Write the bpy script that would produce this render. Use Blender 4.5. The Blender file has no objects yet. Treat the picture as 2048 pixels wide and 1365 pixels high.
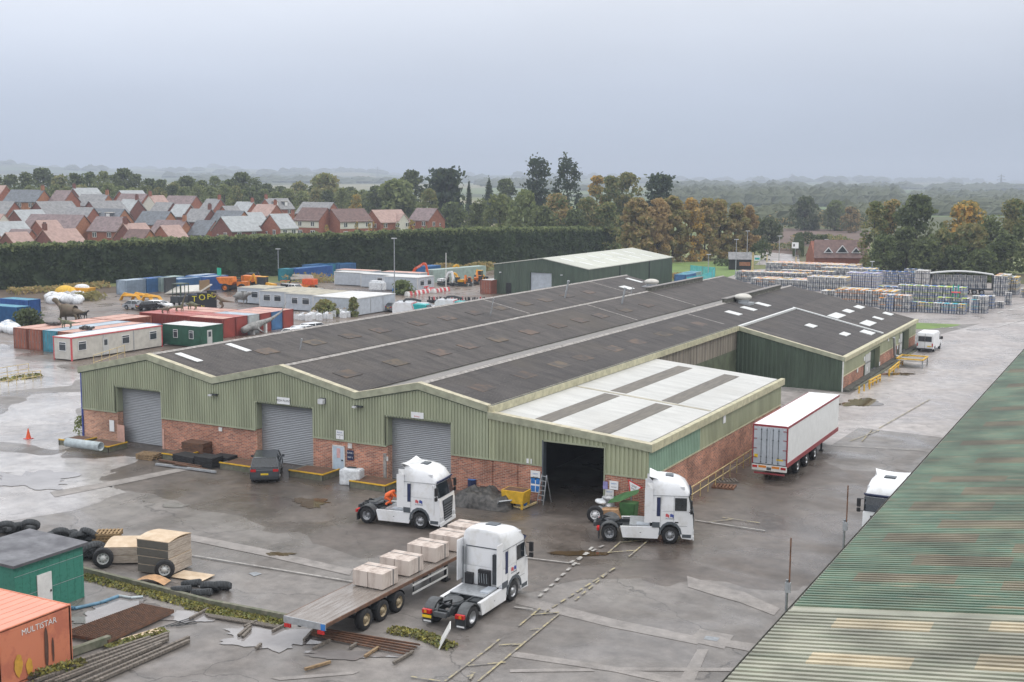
import bpy, bmesh, math, random
import numpy as np
from mathutils import Vector, Matrix, noise as mnoise
from mathutils.geometry import tessellate_polygon
sc = bpy.context.scene
R = math.radians
rnd = random.Random(7)

# camera
CAMH = 21.0
FPX, PITCH, ROLL, YAW = 2481.65, .129, .0064, -.4856     # fitted to the photograph (2048 px wide)
Fv = Vector((math.sin(YAW)*math.cos(PITCH), math.cos(YAW)*math.cos(PITCH), -math.sin(PITCH)))
R0 = Vector((math.cos(YAW), -math.sin(YAW), 0)); U0 = R0.cross(Fv)
Rv = R0*math.cos(ROLL)+U0*math.sin(ROLL); Uv = U0*math.cos(ROLL)-R0*math.sin(ROLL)
cam_data = bpy.data.cameras.new('camera'); cam = bpy.data.objects.new('camera', cam_data)
sc.collection.objects.link(cam)
cam_data.sensor_width = 36; cam_data.lens = FPX/2048*36
cam_data.clip_start = .5; cam_data.clip_end = 30000
M4 = Matrix((Rv, Uv, -Fv)).transposed().to_4x4(); M4.translation = (0, 0, CAMH)
cam.matrix_world = M4
sc.camera = cam
# world: overcast sky
SUN_EL, SUN_AZ = 50, 55           # azimuth clockwise from +Y
w = bpy.data.worlds.new('World'); sc.world = w; w.use_nodes = True
nt = w.node_tree; nt.nodes.clear()
def N(t, **k):
    n = nt.nodes.new(t)
    for a, b in k.items(): setattr(n, a, b)
    return n
out = N('ShaderNodeOutputWorld'); bg = N('ShaderNodeBackground'); bg.inputs[1].default_value = 1.0
sky = N('ShaderNodeTexSky', sky_type='NISHITA', sun_disc=False)
sky.sun_elevation = R(SUN_EL); sky.sun_rotation = R(SUN_AZ)
sk = N('ShaderNodeVectorMath', operation='SCALE'); sk.inputs['Scale'].default_value = .05
nt.links.new(sky.outputs[0], sk.inputs[0])
tc = N('ShaderNodeTexCoord'); sep = N('ShaderNodeSeparateXYZ'); nt.links.new(tc.outputs['Generated'], sep.inputs[0])
ramp = N('ShaderNodeValToRGB'); nt.links.new(sep.outputs['Z'], ramp.inputs[0])
cr = ramp.color_ramp; cr.elements[0].position = 0; cr.elements[0].color = (.33, .40, .54, 1)
cr.elements[1].position = 1; cr.elements[1].color = (1.5, 1.5, 1.52, 1)
for p_, c_ in ((.02, (.37, .43, .54, 1)), (.07, (.48, .53, .635, 1)), (.14, (.68, .715, .79, 1)), (.3, (.86, .88, .93, 1)), (.6, (1.28, 1.29, 1.31, 1))):
    e = cr.elements.new(p_); e.color = c_
dot = N('ShaderNodeVectorMath', operation='DOT_PRODUCT'); nt.links.new(tc.outputs['Generated'], dot.inputs[0])
dot.inputs[1].default_value = (-.885, -.466, 0)
mp = N('ShaderNodeMapping'); mp.inputs['Scale'].default_value = (1.6, 1.6, 7); nt.links.new(tc.outputs['Generated'], mp.inputs[0])
nz = N('ShaderNodeTexNoise'); nz.inputs['Scale'].default_value = 1.7; nz.inputs['Detail'].default_value = 3; nt.links.new(mp.outputs[0], nz.inputs[0])
ma = N('ShaderNodeMath', operation='MULTIPLY_ADD'); nt.links.new(dot.outputs['Value'], ma.inputs[0]); ma.inputs[1].default_value = .34; ma.inputs[2].default_value = 1.09
mb_ = N('ShaderNodeMath', operation='MULTIPLY_ADD'); nt.links.new(nz.outputs[0], mb_.inputs[0]); mb_.inputs[1].default_value = .34; nt.links.new(ma.outputs[0], mb_.inputs[2])
sc2 = N('ShaderNodeVectorMath', operation='SCALE'); nt.links.new(ramp.outputs[0], sc2.inputs[0]); nt.links.new(mb_.outputs[0], sc2.inputs['Scale'])
mix = N('ShaderNodeMix', data_type='RGBA'); mix.inputs[0].default_value = .12
nt.links.new(sc2.outputs[0], mix.inputs[6]); nt.links.new(sk.outputs[0], mix.inputs[7])
nt.links.new(mix.outputs[2], bg.inputs[0]); nt.links.new(bg.outputs[0], out.inputs[0])
sl = bpy.data.lights.new('sun', 'SUN'); sl.energy = 1.1; sl.angle = R(16); sl.color = (1, .97, .92)
so = bpy.data.objects.new('sun', sl); sc.collection.objects.link(so)
az, el = R(SUN_AZ), R(SUN_EL)
sd = Vector((math.sin(az)*math.cos(el), math.cos(az)*math.cos(el), math.sin(el)))
so.rotation_euler = sd.to_track_quat('Z', 'Y').to_euler(); so.location = (0, 0, 60)
sc.view_settings.view_transform = 'Standard'; sc.view_settings.look = 'None'
sc.view_settings.exposure = .12; sc.view_settings.gamma = 1
sc.cycles.max_bounces = 6; sc.cycles.volume_bounces = 0; sc.cycles.transparent_max_bounces = 8
sc.cycles.use_denoising = True

# photograph pixel > world
O3 = Vector((0, 0, CAMH))
def ray(u, v): return Fv+Rv*((u-1024)/FPX)-Uv*((v-682.5)/FPX)
def G(u, v, z=0.):
    d = ray(u, v); p = O3+d*((z-CAMH)/d.z); return Vector((p.x, p.y, z))
def GX(u, v, x): d = ray(u, v); return O3+d*(x/d.x)
def GY(u, v, y): d = ray(u, v); return O3+d*(y/d.y)
def GD(u, v, dist): d = ray(u, v); return O3+d*(dist/math.hypot(d.x, d.y))   # point at a horizontal distance

# materials
MATS = {}
def mk(name, col, rough=.6, metal=0., var=.12, scale=3., bump=0., bscale=20., spec=.5, stretch=(1, 1, 1), col2=None, edge=(.35, .65),
       objrand=0., rough2=None, coat=0., coords='Object'):
    m = bpy.data.materials.new(name); m.use_nodes = True
    t = m.node_tree; b = t.nodes['Principled BSDF']; L = t.links.new
    b.inputs['Roughness'].default_value = rough; b.inputs['Metallic'].default_value = metal
    b.inputs['Specular IOR Level'].default_value = spec
    if coat: b.inputs['Coat Weight'].default_value = coat; b.inputs['Coat Roughness'].default_value = .08
    c = col if len(col) == 4 else (*col, 1)
    tcn = t.nodes.new('ShaderNodeTexCoord'); mpn = t.nodes.new('ShaderNodeMapping'); mpn.inputs['Scale'].default_value = stretch
    L(tcn.outputs[coords], mpn.inputs[0])
    no = t.nodes.new('ShaderNodeTexNoise'); no.inputs['Scale'].default_value = scale; no.inputs['Detail'].default_value = 6; no.inputs['Roughness'].default_value = .6
    L(mpn.outputs[0], no.inputs[0])
    rp = t.nodes.new('ShaderNodeValToRGB'); L(no.outputs[0], rp.inputs[0])
    c2 = (*(x*(1-2.2*var) for x in c[:3]), 1) if col2 is None else (*col2, 1)
    c1 = (*(min(1, x*(1+var*.8)) for x in c[:3]), 1) if col2 is None else c
    rp.color_ramp.elements[0].position = edge[0]; rp.color_ramp.elements[0].color = c2
    rp.color_ramp.elements[1].position = edge[1]; rp.color_ramp.elements[1].color = c1
    src = rp.outputs[0]
    if objrand:
        oi = t.nodes.new('ShaderNodeObjectInfo'); hs = t.nodes.new('ShaderNodeHueSaturation')
        mr = t.nodes.new('ShaderNodeMapRange'); L(oi.outputs['Random'], mr.inputs[0]); mr.inputs[3].default_value = 1-objrand; mr.inputs[4].default_value = 1+objrand
        L(mr.outputs[0], hs.inputs['Value'])
        mm = t.nodes.new('ShaderNodeMath'); mm.operation = 'MULTIPLY'; L(oi.outputs['Random'], mm.inputs[0]); mm.inputs[1].default_value = 7.31
        fr = t.nodes.new('ShaderNodeMath'); fr.operation = 'FRACT'; L(mm.outputs[0], fr.inputs[0])
        m2 = t.nodes.new('ShaderNodeMapRange'); L(fr.outputs[0], m2.inputs[0]); m2.inputs[3].default_value = .5-objrand*.07; m2.inputs[4].default_value = .5+objrand*.07
        L(m2.outputs[0], hs.inputs['Hue']); L(src, hs.inputs['Color']); src = hs.outputs[0]
    L(src, b.inputs['Base Color'])
    if rough2 is not None:
        r2 = t.nodes.new('ShaderNodeMapRange'); L(no.outputs[0], r2.inputs[0]); r2.inputs[1].default_value = edge[0]; r2.inputs[2].default_value = edge[1]
        r2.inputs[3].default_value = rough2; r2.inputs[4].default_value = rough; L(r2.outputs[0], b.inputs['Roughness'])
    if bump:
        n2 = t.nodes.new('ShaderNodeTexNoise'); n2.inputs['Scale'].default_value = bscale; n2.inputs['Detail'].default_value = 4; L(mpn.outputs[0], n2.inputs[0])
        bp = t.nodes.new('ShaderNodeBump'); bp.inputs['Strength'].default_value = bump; bp.inputs['Distance'].default_value = .05
        L(n2.outputs[0], bp.inputs['Height']); L(bp.outputs[0], b.inputs['Normal'])
    MATS[name] = m; m['base'] = 1
    return m
def brick_mat(name, c1, c2, mortar, wide=.34, high=.112, size=1.0, stain=.3):
    m = bpy.data.materials.new(name); m.use_nodes = True
    t = m.node_tree; b = t.nodes['Principled BSDF']; L = t.links.new
    b.inputs['Roughness'].default_value = .85
    tcn = t.nodes.new('ShaderNodeTexCoord'); s = t.nodes.new('ShaderNodeSeparateXYZ'); L(tcn.outputs['Object'], s.inputs[0])
    ad = t.nodes.new('ShaderNodeMath'); ad.operation = 'ADD'; L(s.outputs['X'], ad.inputs[0]); L(s.outputs['Y'], ad.inputs[1])
    cx = t.nodes.new('ShaderNodeCombineXYZ'); L(ad.outputs[0], cx.inputs['X']); L(s.outputs['Z'], cx.inputs['Y'])
    br = t.nodes.new('ShaderNodeTexBrick'); L(cx.outputs[0], br.inputs[0])
    br.inputs['Color1'].default_value = (*c1, 1); br.inputs['Color2'].default_value = (*c2, 1); br.inputs['Mortar'].default_value = (*mortar, 1)
    br.inputs['Scale'].default_value = size; br.inputs['Mortar Size'].default_value = .014; br.inputs['Brick Width'].default_value = wide; br.inputs['Row Height'].default_value = high
    no = t.nodes.new('ShaderNodeTexNoise'); no.inputs['Scale'].default_value = .5; no.inputs['Detail'].default_value = 7; L(tcn.outputs['Object'], no.inputs[0])
    mr = t.nodes.new('ShaderNodeMapRange'); n5 = t.nodes.new('ShaderNodeTexNoise'); n5.inputs['Scale'].default_value = 3.5; n5.inputs['Detail'].default_value = 8; n5.inputs['Roughness'].default_value = .8; L(tcn.outputs['Object'], n5.inputs[0])
    av = t.nodes.new('ShaderNodeMath'); av.operation = 'MULTIPLY_ADD'; L(n5.outputs[0], av.inputs[0]); av.inputs[1].default_value = .8; L(no.outputs[0], av.inputs[2])
    L(av.outputs[0], mr.inputs[0]); mr.inputs[1].default_value = .68; mr.inputs[2].default_value = 1.08
    mr.inputs[3].default_value = 1-stain; mr.inputs[4].default_value = 1.3
    vm = t.nodes.new('ShaderNodeVectorMath'); vm.operation = 'SCALE'; L(br.outputs[0], vm.inputs[0]); L(mr.outputs[0], vm.inputs['Scale'])
    L(vm.outputs[0], b.inputs['Base Color']); MATS[name] = m
    return m

# mesh builder
class MB:
    def __init__(s): s.v = []; s.f = []; s.m = []; s.s = []; s.T = None
    def add(s, vs, fs, m, smooth=False):
        o = len(s.v)
        if s.T is None: s.v.extend(tuple(p) for p in vs)
        else: s.v.extend(tuple(s.T @ Vector(p)) for p in vs)
        for f in fs: s.f.append(tuple(i+o for i in f)); s.m.append(m); s.s.append(smooth)
        return s
    def box(s, x0, x1, y0, y1, z0, z1, m):
        v = [(x0, y0, z0), (x1, y0, z0), (x1, y1, z0), (x0, y1, z0), (x0, y0, z1), (x1, y0, z1), (x1, y1, z1), (x0, y1, z1)]
        return s.add(v, [(0, 3, 2, 1), (4, 5, 6, 7), (0, 1, 5, 4), (1, 2, 6, 5), (2, 3, 7, 6), (3, 0, 4, 7)], m)
    def bar(s, p, q, w, h, m):          # beam between two points
        p, q = Vector(p), Vector(q); d = q-p; L = d.length
        if L < 1e-6: return s
        d /= L; up = Vector((0, 0, 1)) if abs(d.z) < .95 else Vector((1, 0, 0))
        a = d.cross(up).normalized()*w/2; b = a.cross(d).normalized()*h/2
        v = [p-a-b, p+a-b, p+a+b, p-a+b, q-a-b, q+a-b, q+a+b, q-a+b]
        return s.add(v, [(0, 1, 2, 3), (7, 6, 5, 4), (1, 0, 4, 5), (2, 1, 5, 6), (3, 2, 6, 7), (0, 3, 7, 4)], m)
    def prism(s, poly, axis, a, b, m, capm=None):
        def P(u, v, t): return {'x': (t, u, v), 'y': (u, t, v), 'z': (u, v, t)}[axis]
        n = len(poly); vs = [P(u, v, a) for u, v in poly]+[P(u, v, b) for u, v in poly]
        s.add(vs, [(i, (i+1) % n, (i+1) % n+n, i+n) for i in range(n)], m)
        o = len(s.v)-2*n
        for f in (tuple(o+i for i in range(n))[::-1], tuple(o+n+i for i in range(n))):
            s.f.append(f); s.m.append(capm or m); s.s.append(False)
        return s
    def cyl(s, p, q, r, m, n=12, r2=None, caps=True, smooth=True, capm=None):
        p, q = Vector(p), Vector(q); d = (q-p).normalized(); r2 = r if r2 is None else r2
        up = Vector((0, 0, 1)) if abs(d.z) < .9 else Vector((1, 0, 0)); a = d.cross(up).normalized(); b = a.cross(d)
        vs = [p+(a*math.cos(2*math.pi*i/n)+b*math.sin(2*math.pi*i/n))*r for i in range(n)]+[q+(a*math.cos(2*math.pi*i/n)+b*math.sin(2*math.pi*i/n))*r2 for i in range(n)]
        s.add(vs, [(i, i+n, (i+1) % n+n, (i+1) % n) for i in range(n)], m, smooth)
        if caps: s.add(vs, [tuple(range(n)), tuple(range(2*n-1, n-1, -1))], capm or m)
        return s
    def tube(s, pts, r, m, n=6):
        for a, b in zip(pts, pts[1:]): s.cyl(a, b, r, m, n)
        return s
    def ell(s, c, r, m, nu=12, nv=8, zmin=-1.):   # ellipsoid
        vs = []; fs = []
        for j in range(nv+1):
            th = math.pi*j/nv
            for i in range(nu):
                ph = 2*math.pi*i/nu; z = max(zmin, math.cos(th))
                vs.append((c[0]+r[0]*math.sin(th)*math.cos(ph), c[1]+r[1]*math.sin(th)*math.sin(ph), c[2]+r[2]*z))
        for j in range(nv):
            for i in range(nu): fs.append((j*nu+i, (j+1)*nu+i, (j+1)*nu+(i+1) % nu, j*nu+(i+1) % nu))
        return s.add(vs, fs, m, True)
    def lathe(s, prof, m, n=20, axis='y', c=(0, 0, 0), smooth=True):   # prof [(radius, along)]
        vs = []; fs = []; k = len(prof)
        for r, t in prof:
            for i in range(n):
                a = 2*math.pi*i/n; x, z = r*math.cos(a), r*math.sin(a)
                vs.append({'y': (c[0]+x, c[1]+t, c[2]+z), 'z': (c[0]+x, c[1]+z, c[2]+t), 'x': (c[0]+t, c[1]+x, c[2]+z)}[axis])
        for j in range(k-1):
            for i in range(n): fs.append((j*n+i, j*n+(i+1) % n, (j+1)*n+(i+1) % n, (j+1)*n+i))
        return s.add(vs, fs, m, smooth)
    def poly(s, pts, m): return s.add(pts, [tuple(range(len(pts)))], m)
    def build(s, name, parent=None, loc=None, rz=0, bevel=0., seg=2, smooth=False):
        me = bpy.data.meshes.new(name)
        me.from_pydata(s.v, [], s.f)
        names = []
        for m in s.m:
            if m not in names: names.append(m)
        for m in names: me.materials.append(MATS[m])
        ix = {m: i for i, m in enumerate(names)}
        me.polygons.foreach_set('material_index', [ix[m] for m in s.m])
        me.polygons.foreach_set('use_smooth', [bool(x) or smooth for x in s.s])
        if bevel:
            bm = bmesh.new(); bm.from_mesh(me); bmesh.ops.remove_doubles(bm, verts=bm.verts, dist=1e-4)
            ed = [e for e in bm.edges if len(e.link_faces) == 2 and e.calc_face_angle(0) > R(25)]
            bmesh.ops.bevel(bm, geom=ed, offset=bevel, segments=seg, affect='EDGES', clamp_overlap=True)
            bm.to_mesh(me); bm.free()
        me.update()
        o = bpy.data.objects.new(name, me); sc.collection.objects.link(o)
        if parent: o.parent = parent
        if loc is not None: o.location = loc
        if rz: o.rotation_euler[2] = rz
        return o
def tag(o, label=None, cat=None, group=None, kind=None):
    if label: o['label'] = label
    if cat: o['category'] = cat
    if group: o['group'] = group
    if kind: o['kind'] = kind
    return o
def thing(name, loc=(0, 0, 0), rz=0, label=None, cat=None, group=None):
    o = bpy.data.objects.new(name, None); sc.collection.objects.link(o); o.empty_display_size = .3
    o.location = loc; o.rotation_euler[2] = rz
    return tag(o, label, cat, group)
def kids(o, table):
    return table.get(o.name, [])
def dup(root, loc, rz=None, label=None, group=None, scale=None):
    r = root.copy(); sc.collection.objects.link(r); r.location = loc
    if rz is not None: r.rotation_euler[2] = rz
    if scale is not None: r.scale = scale
    if label: r['label'] = label
    if group: r['group'] = group
    for ch in root.children:
        c = ch.copy(); sc.collection.objects.link(c); c.parent = r
        for g in ch.children:
            d = g.copy(); sc.collection.objects.link(d); d.parent = c
    return r
def structure(o): o['kind'] = 'structure'; return o
def text_mesh(body, size, mat, name, parent, mat4, depth=.004, align='CENTER'):
    cu = bpy.data.curves.new(name, 'FONT'); cu.body = body; cu.size = size; cu.extrude = depth; cu.align_x = align; cu.align_y = 'CENTER'
    cu.resolution_u = 2
    t = bpy.data.objects.new('tmp', cu); sc.collection.objects.link(t)
    dg = bpy.context.evaluated_depsgraph_get(); me = bpy.data.meshes.new_from_object(t.evaluated_get(dg))
    bpy.data.objects.remove(t); me.materials.clear(); me.materials.append(MATS[mat])
    o = bpy.data.objects.new(name, me); sc.collection.objects.link(o)
    if parent: o.parent = parent
    o.matrix_local = mat4
    return o
def face_front(x, y, z):  # text frame reading on a wall that faces -Y
    return Matrix.Translation((x, y, z)) @ Matrix.Rotation(R(90), 4, 'X')
# palette
mk('cladding', (.34, .365, .255), .55, var=.10, scale=.6, stretch=(1, 1, .25))
mk('cladding_warm', (.37, .39, .26), .55, var=.10, scale=.6, stretch=(1, 1, .25))
mk('cladding_teal', (.27, .40, .30), .5, var=.06, scale=.8)
mk('cladding_dark', (.070, .10, .070), .5, var=.12, scale=.8, stretch=(1, 1, .3))
mk('cladding_brown', (.24, .21, .17), .7, var=.2, scale=1.5, stretch=(1.5, 1.5, .1))
mk('cladding_moss', (.115, .135, .085), .6, var=.15, scale=1)
mk('fascia', (.36, .37, .27), .5, var=.12, scale=1.5)
mk('fascia_top', (.50, .46, .33), .6, var=.15, scale=2)
mk('fascia_pale', (.50, .47, .32), .6, var=.12, scale=2)
brick_mat('brick', (.50, .19, .11), (.23, .085, .06), (.46, .36, .29), stain=.42)
brick_mat('brick_pale', (.54, .27, .17), (.30, .13, .09), (.50, .40, .32), stain=.35)
mk('plinth', (.10, .10, .085), .8, var=.3, scale=2)
mk('pink_paint', (.60, .36, .29), .7, var=.08)
mk('shutter', (.30, .315, .335), .42, metal=.3, var=.05, scale=1, stretch=(1, 1, 6))
mk('door_blue', (.50, .60, .70), .45, var=.05)
mk('trim_white', (.72, .72, .70), .5, var=.06)
mk('white', (.80, .81, .82), .4, var=.03, scale=2)
mk('black', (.018, .018, .02), .5, var=.1)
mk('interior_shade', (.012, .012, .013), .9)
mk('rubber', (.022, .022, .024), .8, var=.2, bump=.2)
mk('rubber_grey', (.06, .065, .07), .8, var=.25)
mk('truck_white', (.80, .81, .83), .22, col2=(.66, .655, .64), scale=1.3, coat=.5, edge=(.28, .5))
mk('truck_grey', (.09, .105, .12), .45, var=.1)
mk('plastic_dark', (.035, .04, .045), .55, var=.15)
mk('mudguard', (.075, .08, .085), .55, var=.2)
mk('chrome', (.55, .56, .58), .25, metal=.9)
mk('rim', (.42, .43, .45), .4, metal=.6, var=.15, scale=8)
mk('rim_tan', (.42, .34, .22), .6, metal=.2, var=.25, scale=8)
mk('glass_dark', (.02, .025, .03), .06, spec=.8)
mk('glass_pane', (.05, .06, .07), .1, spec=.7)
mk('red_lamp', (.5, .02, .02), .25)
mk('amber', (.75, .25, .02), .3)
mk('lamp_clear', (.65, .66, .68), .15)
mk('plate_yellow', (.80, .55, .03), .4)
mk('yellow', (.72, .43, .03), .5, var=.12)
mk('yellow_rail', (.62, .49, .24), .55, var=.2, scale=6)
mk('machine_yellow', (.74, .38, .02), .4, var=.1)
mk('machine_orange', (.72, .20, .02), .42, var=.12)
mk('digger_orange', (.75, .10, .02), .4, var=.08)
mk('hivis', (.95, .16, .03), .6)
mk('skin', (.42, .24, .17), .6)
mk('hair', (.03, .02, .015), .7)
mk('navy', (.02, .03, .09), .5)
mk('blue_mark', (.05, .08, .32), .5)
mk('blue_sign', (.04, .20, .55), .4)
mk('red', (.60, .03, .03), .45)
mk('maroon', (.30, .045, .055), .45, var=.1)
mk('red_mark', (.62, .10, .11), .5)
mk('teal', (.02, .42, .42), .35)
mk('green_paint', (.02, .12, .06), .5, var=.2)
mk('green_bin', (.045, .13, .04), .5)
mk('green_sign', (.03, .45, .28), .5)
mk('road_white', (.62, .62, .60), .6, var=.15, scale=4)
mk('road_yellow', (.38, .325, .18), .6, col2=(.185, .17, .155), edge=(.42, .58), scale=3)
mk('road_white_worn', (.38, .365, .34), .6, col2=(.2, .185, .175), edge=(.38, .55), scale=3)
mk('steel', (.32, .34, .36), .4, metal=.6, var=.12)
mk('galv', (.42, .44, .46), .45, metal=.4, var=.1, scale=5)
mk('rust', (.17, .085, .05), .85, col2=(.09, .055, .04), scale=4, bump=.3)
mk('rust_light', (.21, .10, .055), .85, col2=(.10, .05, .03), scale=4)
mk('timber', (.32, .22, .12), .8, col2=(.16, .105, .06), scale=5, stretch=(1, 6, 1))
mk('timber_grey', (.19, .165, .14), .8, var=.3, scale=3, stretch=(8, .6, 1))
mk('deck_wood', (.27, .245, .225), .14, col2=(.16, .13, .11), scale=1.5, stretch=(.5, 5, 1), rough2=.4)
mk('pallet', (.34, .225, .11), .8, col2=(.17, .11, .05), scale=6)
mk('ply', (.62, .50, .37), .7, col2=(.46, .34, .22), scale=1.5)
mk('ply_edge', (.52, .46, .39), .8, col2=(.24, .19, .15), scale=2.5, stretch=(1, 1, 30), edge=(.4, .6))
mk('ply_edge_dark', (.13, .12, .105), .85, col2=(.075, .07, .06), scale=3, stretch=(1, 1, 25))
mk('cardboard', (.50, .30, .16), .8, var=.15)
mk('concrete_block', (.56, .49, .44), .8, col2=(.36, .29, .25), scale=2.2, stretch=(1, 1, .35), edge=(.36, .56))
mk('concrete', (.33, .31, .29), .8, var=.2, scale=3)
mk('concrete_mossy', (.19, .18, .14), .85, col2=(.10, .11, .07), scale=3)
mk('tarp', (.075, .07, .066), .5, col2=(.025, .024, .023), scale=3.5, edge=(.42, .56), bump=.8, bscale=4)
mk('bag_white', (.72, .74, .76), .6, var=.12, scale=4, bump=.4, bscale=5)
mk('bag_grey', (.55, .55, .55), .6, col2=(.2, .2, .22), scale=4)
mk('pipe_blue', (.42, .48, .50), .35)
mk('hose_blue', (.10, .22, .32), .3)
mk('dirt', (.15, .125, .10), .9, col2=(.085, .07, .055), scale=1.5, bump=.4, bscale=3)
mk('weed', (.13, .165, .05), .8, col2=(.20, .165, .07), scale=2.5)
mk('weed_yellow', (.28, .25, .05), .8, var=.3)
mk('mulch', (.10, .05, .03), .9, var=.3)
mk('suv_grey', (.045, .052, .06), .25, coat=.6, var=.03)
mk('car_silver', (.50, .52, .54), .25, coat=.5, metal=.3)
mk('car_black', (.015, .015, .018), .2, coat=.6)
mk('car_grey', (.20, .21, .21), .25, coat=.5)
mk('cont_rust', (.34, .115, .07), .6, col2=(.24, .085, .055), scale=1.2)
mk('cont_red', (.33, .055, .04), .55, col2=(.25, .05, .04), scale=1.2)
mk('cont_blue', (.06, .17, .36), .5, var=.12, scale=1.2)
mk('cont_teal', (.06, .27, .36), .5, var=.12, scale=1.2)
mk('cont_royal', (.035, .13, .42), .5, var=.10, scale=1.2)
mk('cont_deep', (.02, .13, .33), .5, var=.10, scale=1.2)
mk('cont_grey', (.46, .49, .49), .5, var=.10, scale=1.2)
mk('cont_greyblue', (.30, .38, .47), .5, var=.12, scale=1.2)
mk('cont_greygreen', (.33, .42, .39), .5, var=.12, scale=1.2)
mk('cont_green', (.022, .095, .06), .5, var=.14, scale=1.2)
mk('cont_sea', (.02, .21, .28), .5, var=.12, scale=1.2)
mk('cont_orange', (.58, .20, .11), .6, col2=(.47, .15, .09), scale=.8, edge=(.4, .5))
mk('orange_roof', (.68, .29, .20), .5, col2=(.60, .26, .18), scale=1)
mk('orange_patch', (.60, .33, .05), .6, var=.1)
mk('rust_stain', (.10, .05, .035), .8, var=.2)
mk('roof_pink', (.60, .36, .29), .5, var=.12, scale=1)
mk('roof_red', (.46, .13, .11), .45, var=.12, scale=1)
mk('roof_blue_pale', (.40, .48, .55), .45, var=.1, scale=1)
mk('roof_tan', (.40, .37, .29), .7, var=.15, scale=.8)
mk('cabin_grey', (.52, .53, .52), .5, var=.07, scale=1.5)
mk('cabin_cream', (.55, .53, .48), .5, var=.07, scale=1.5)
mk('cabin_blue', (.46, .50, .55), .5, var=.07, scale=1.5)
mk('cabin_roof', (.62, .62, .61), .5, var=.1, scale=1)
mk('statue_brown', (.17, .12, .085), .7, col2=(.10, .085, .05), scale=3)
mk('statue_green', (.16, .15, .09), .7, col2=(.10, .12, .07), scale=3)
mk('statue_grey', (.26, .26, .25), .6, var=.2)
mk('keg', (.44, .45, .46), .35, metal=.5, var=.15, scale=2)
mk('keg_light', (.60, .58, .56), .5, var=.2, scale=2)
mk('keg_cap', (.24, .25, .26), .6, var=.3, scale=9)
mk('k_yellow', (.74, .48, .05), .5)
mk('k_pink', (.70, .42, .42), .5)
mk('k_white', (.66, .65, .63), .5)
mk('k_blue', (.03, .16, .52), .5)
mk('k_navy', (.02, .05, .14), .5)
mk('k_lime', (.48, .60, .08), .5)
mk('k_cyan', (.05, .42, .55), .5)
mk('k_red', (.55, .06, .05), .5)
mk('k_orange', (.75, .28, .04), .5)
mk('k_violet', (.28, .26, .50), .5)
mk('slate', (.13, .145, .165), .6, var=.18, scale=1.2)
mk('slate_grey', (.22, .22, .225), .55, var=.15, scale=1.2)
mk('slate_pale', (.33, .35, .36), .5, var=.12, scale=1.2)
mk('tile_pink', (.36, .235, .20), .5, var=.12, scale=1.2)
mk('tile_mauve', (.20, .145, .145), .6, var=.18, scale=1.2)
mk('tile_brown', (.145, .085, .075), .65, var=.18, scale=1.2)
mk('h_brick', (.30, .115, .075), .85, var=.12, scale=2)
mk('h_brick_dark', (.19, .08, .065), .85, var=.12, scale=2)
mk('h_brick_orange', (.37, .165, .09), .85, var=.12, scale=2)
mk('h_render', (.62, .60, .54), .7, var=.05)
mk('bark', (.07, .055, .04), .9, var=.3, scale=6)
for nm, c, c2 in (('leaf_dark', (.11, .14, .06), (.07, .09, .045)), ('leaf_mid', (.20, .235, .095), (.135, .165, .07)),
                  ('leaf_light', (.29, .315, .13), (.20, .23, .095)), ('leaf_olive', (.35, .315, .13), (.24, .23, .10)),
                  ('leaf_autumn', (.47, .345, .16), (.35, .265, .125)), ('leaf_gold', (.72, .46, .12), (.55, .37, .11)),
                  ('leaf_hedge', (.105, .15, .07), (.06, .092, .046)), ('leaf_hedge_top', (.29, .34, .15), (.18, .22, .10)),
                  ('leaf_conifer', (.085, .115, .08), (.055, .08, .058)), ('leaf_far', (.19, .205, .12), (.14, .155, .095))):
    m_ = mk(nm, c, .75, col2=c2, scale=.7, objrand=.10, spec=.2, edge=(.3, .7)); t = m_.node_tree; b = t.nodes['Principled BSDF']
    tr = t.nodes.new('ShaderNodeBsdfTranslucent'); t.links.new(b.inputs['Base Color'].links[0].from_socket, tr.inputs[0])
    ms = t.nodes.new('ShaderNodeMixShader'); ms.inputs[0].default_value = .4; t.links.new(b.outputs[0], ms.inputs[1]); t.links.new(tr.outputs[0], ms.inputs[2]); t.links.new(ms.outputs[0], t.nodes['Material Output'].inputs[0])
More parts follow.
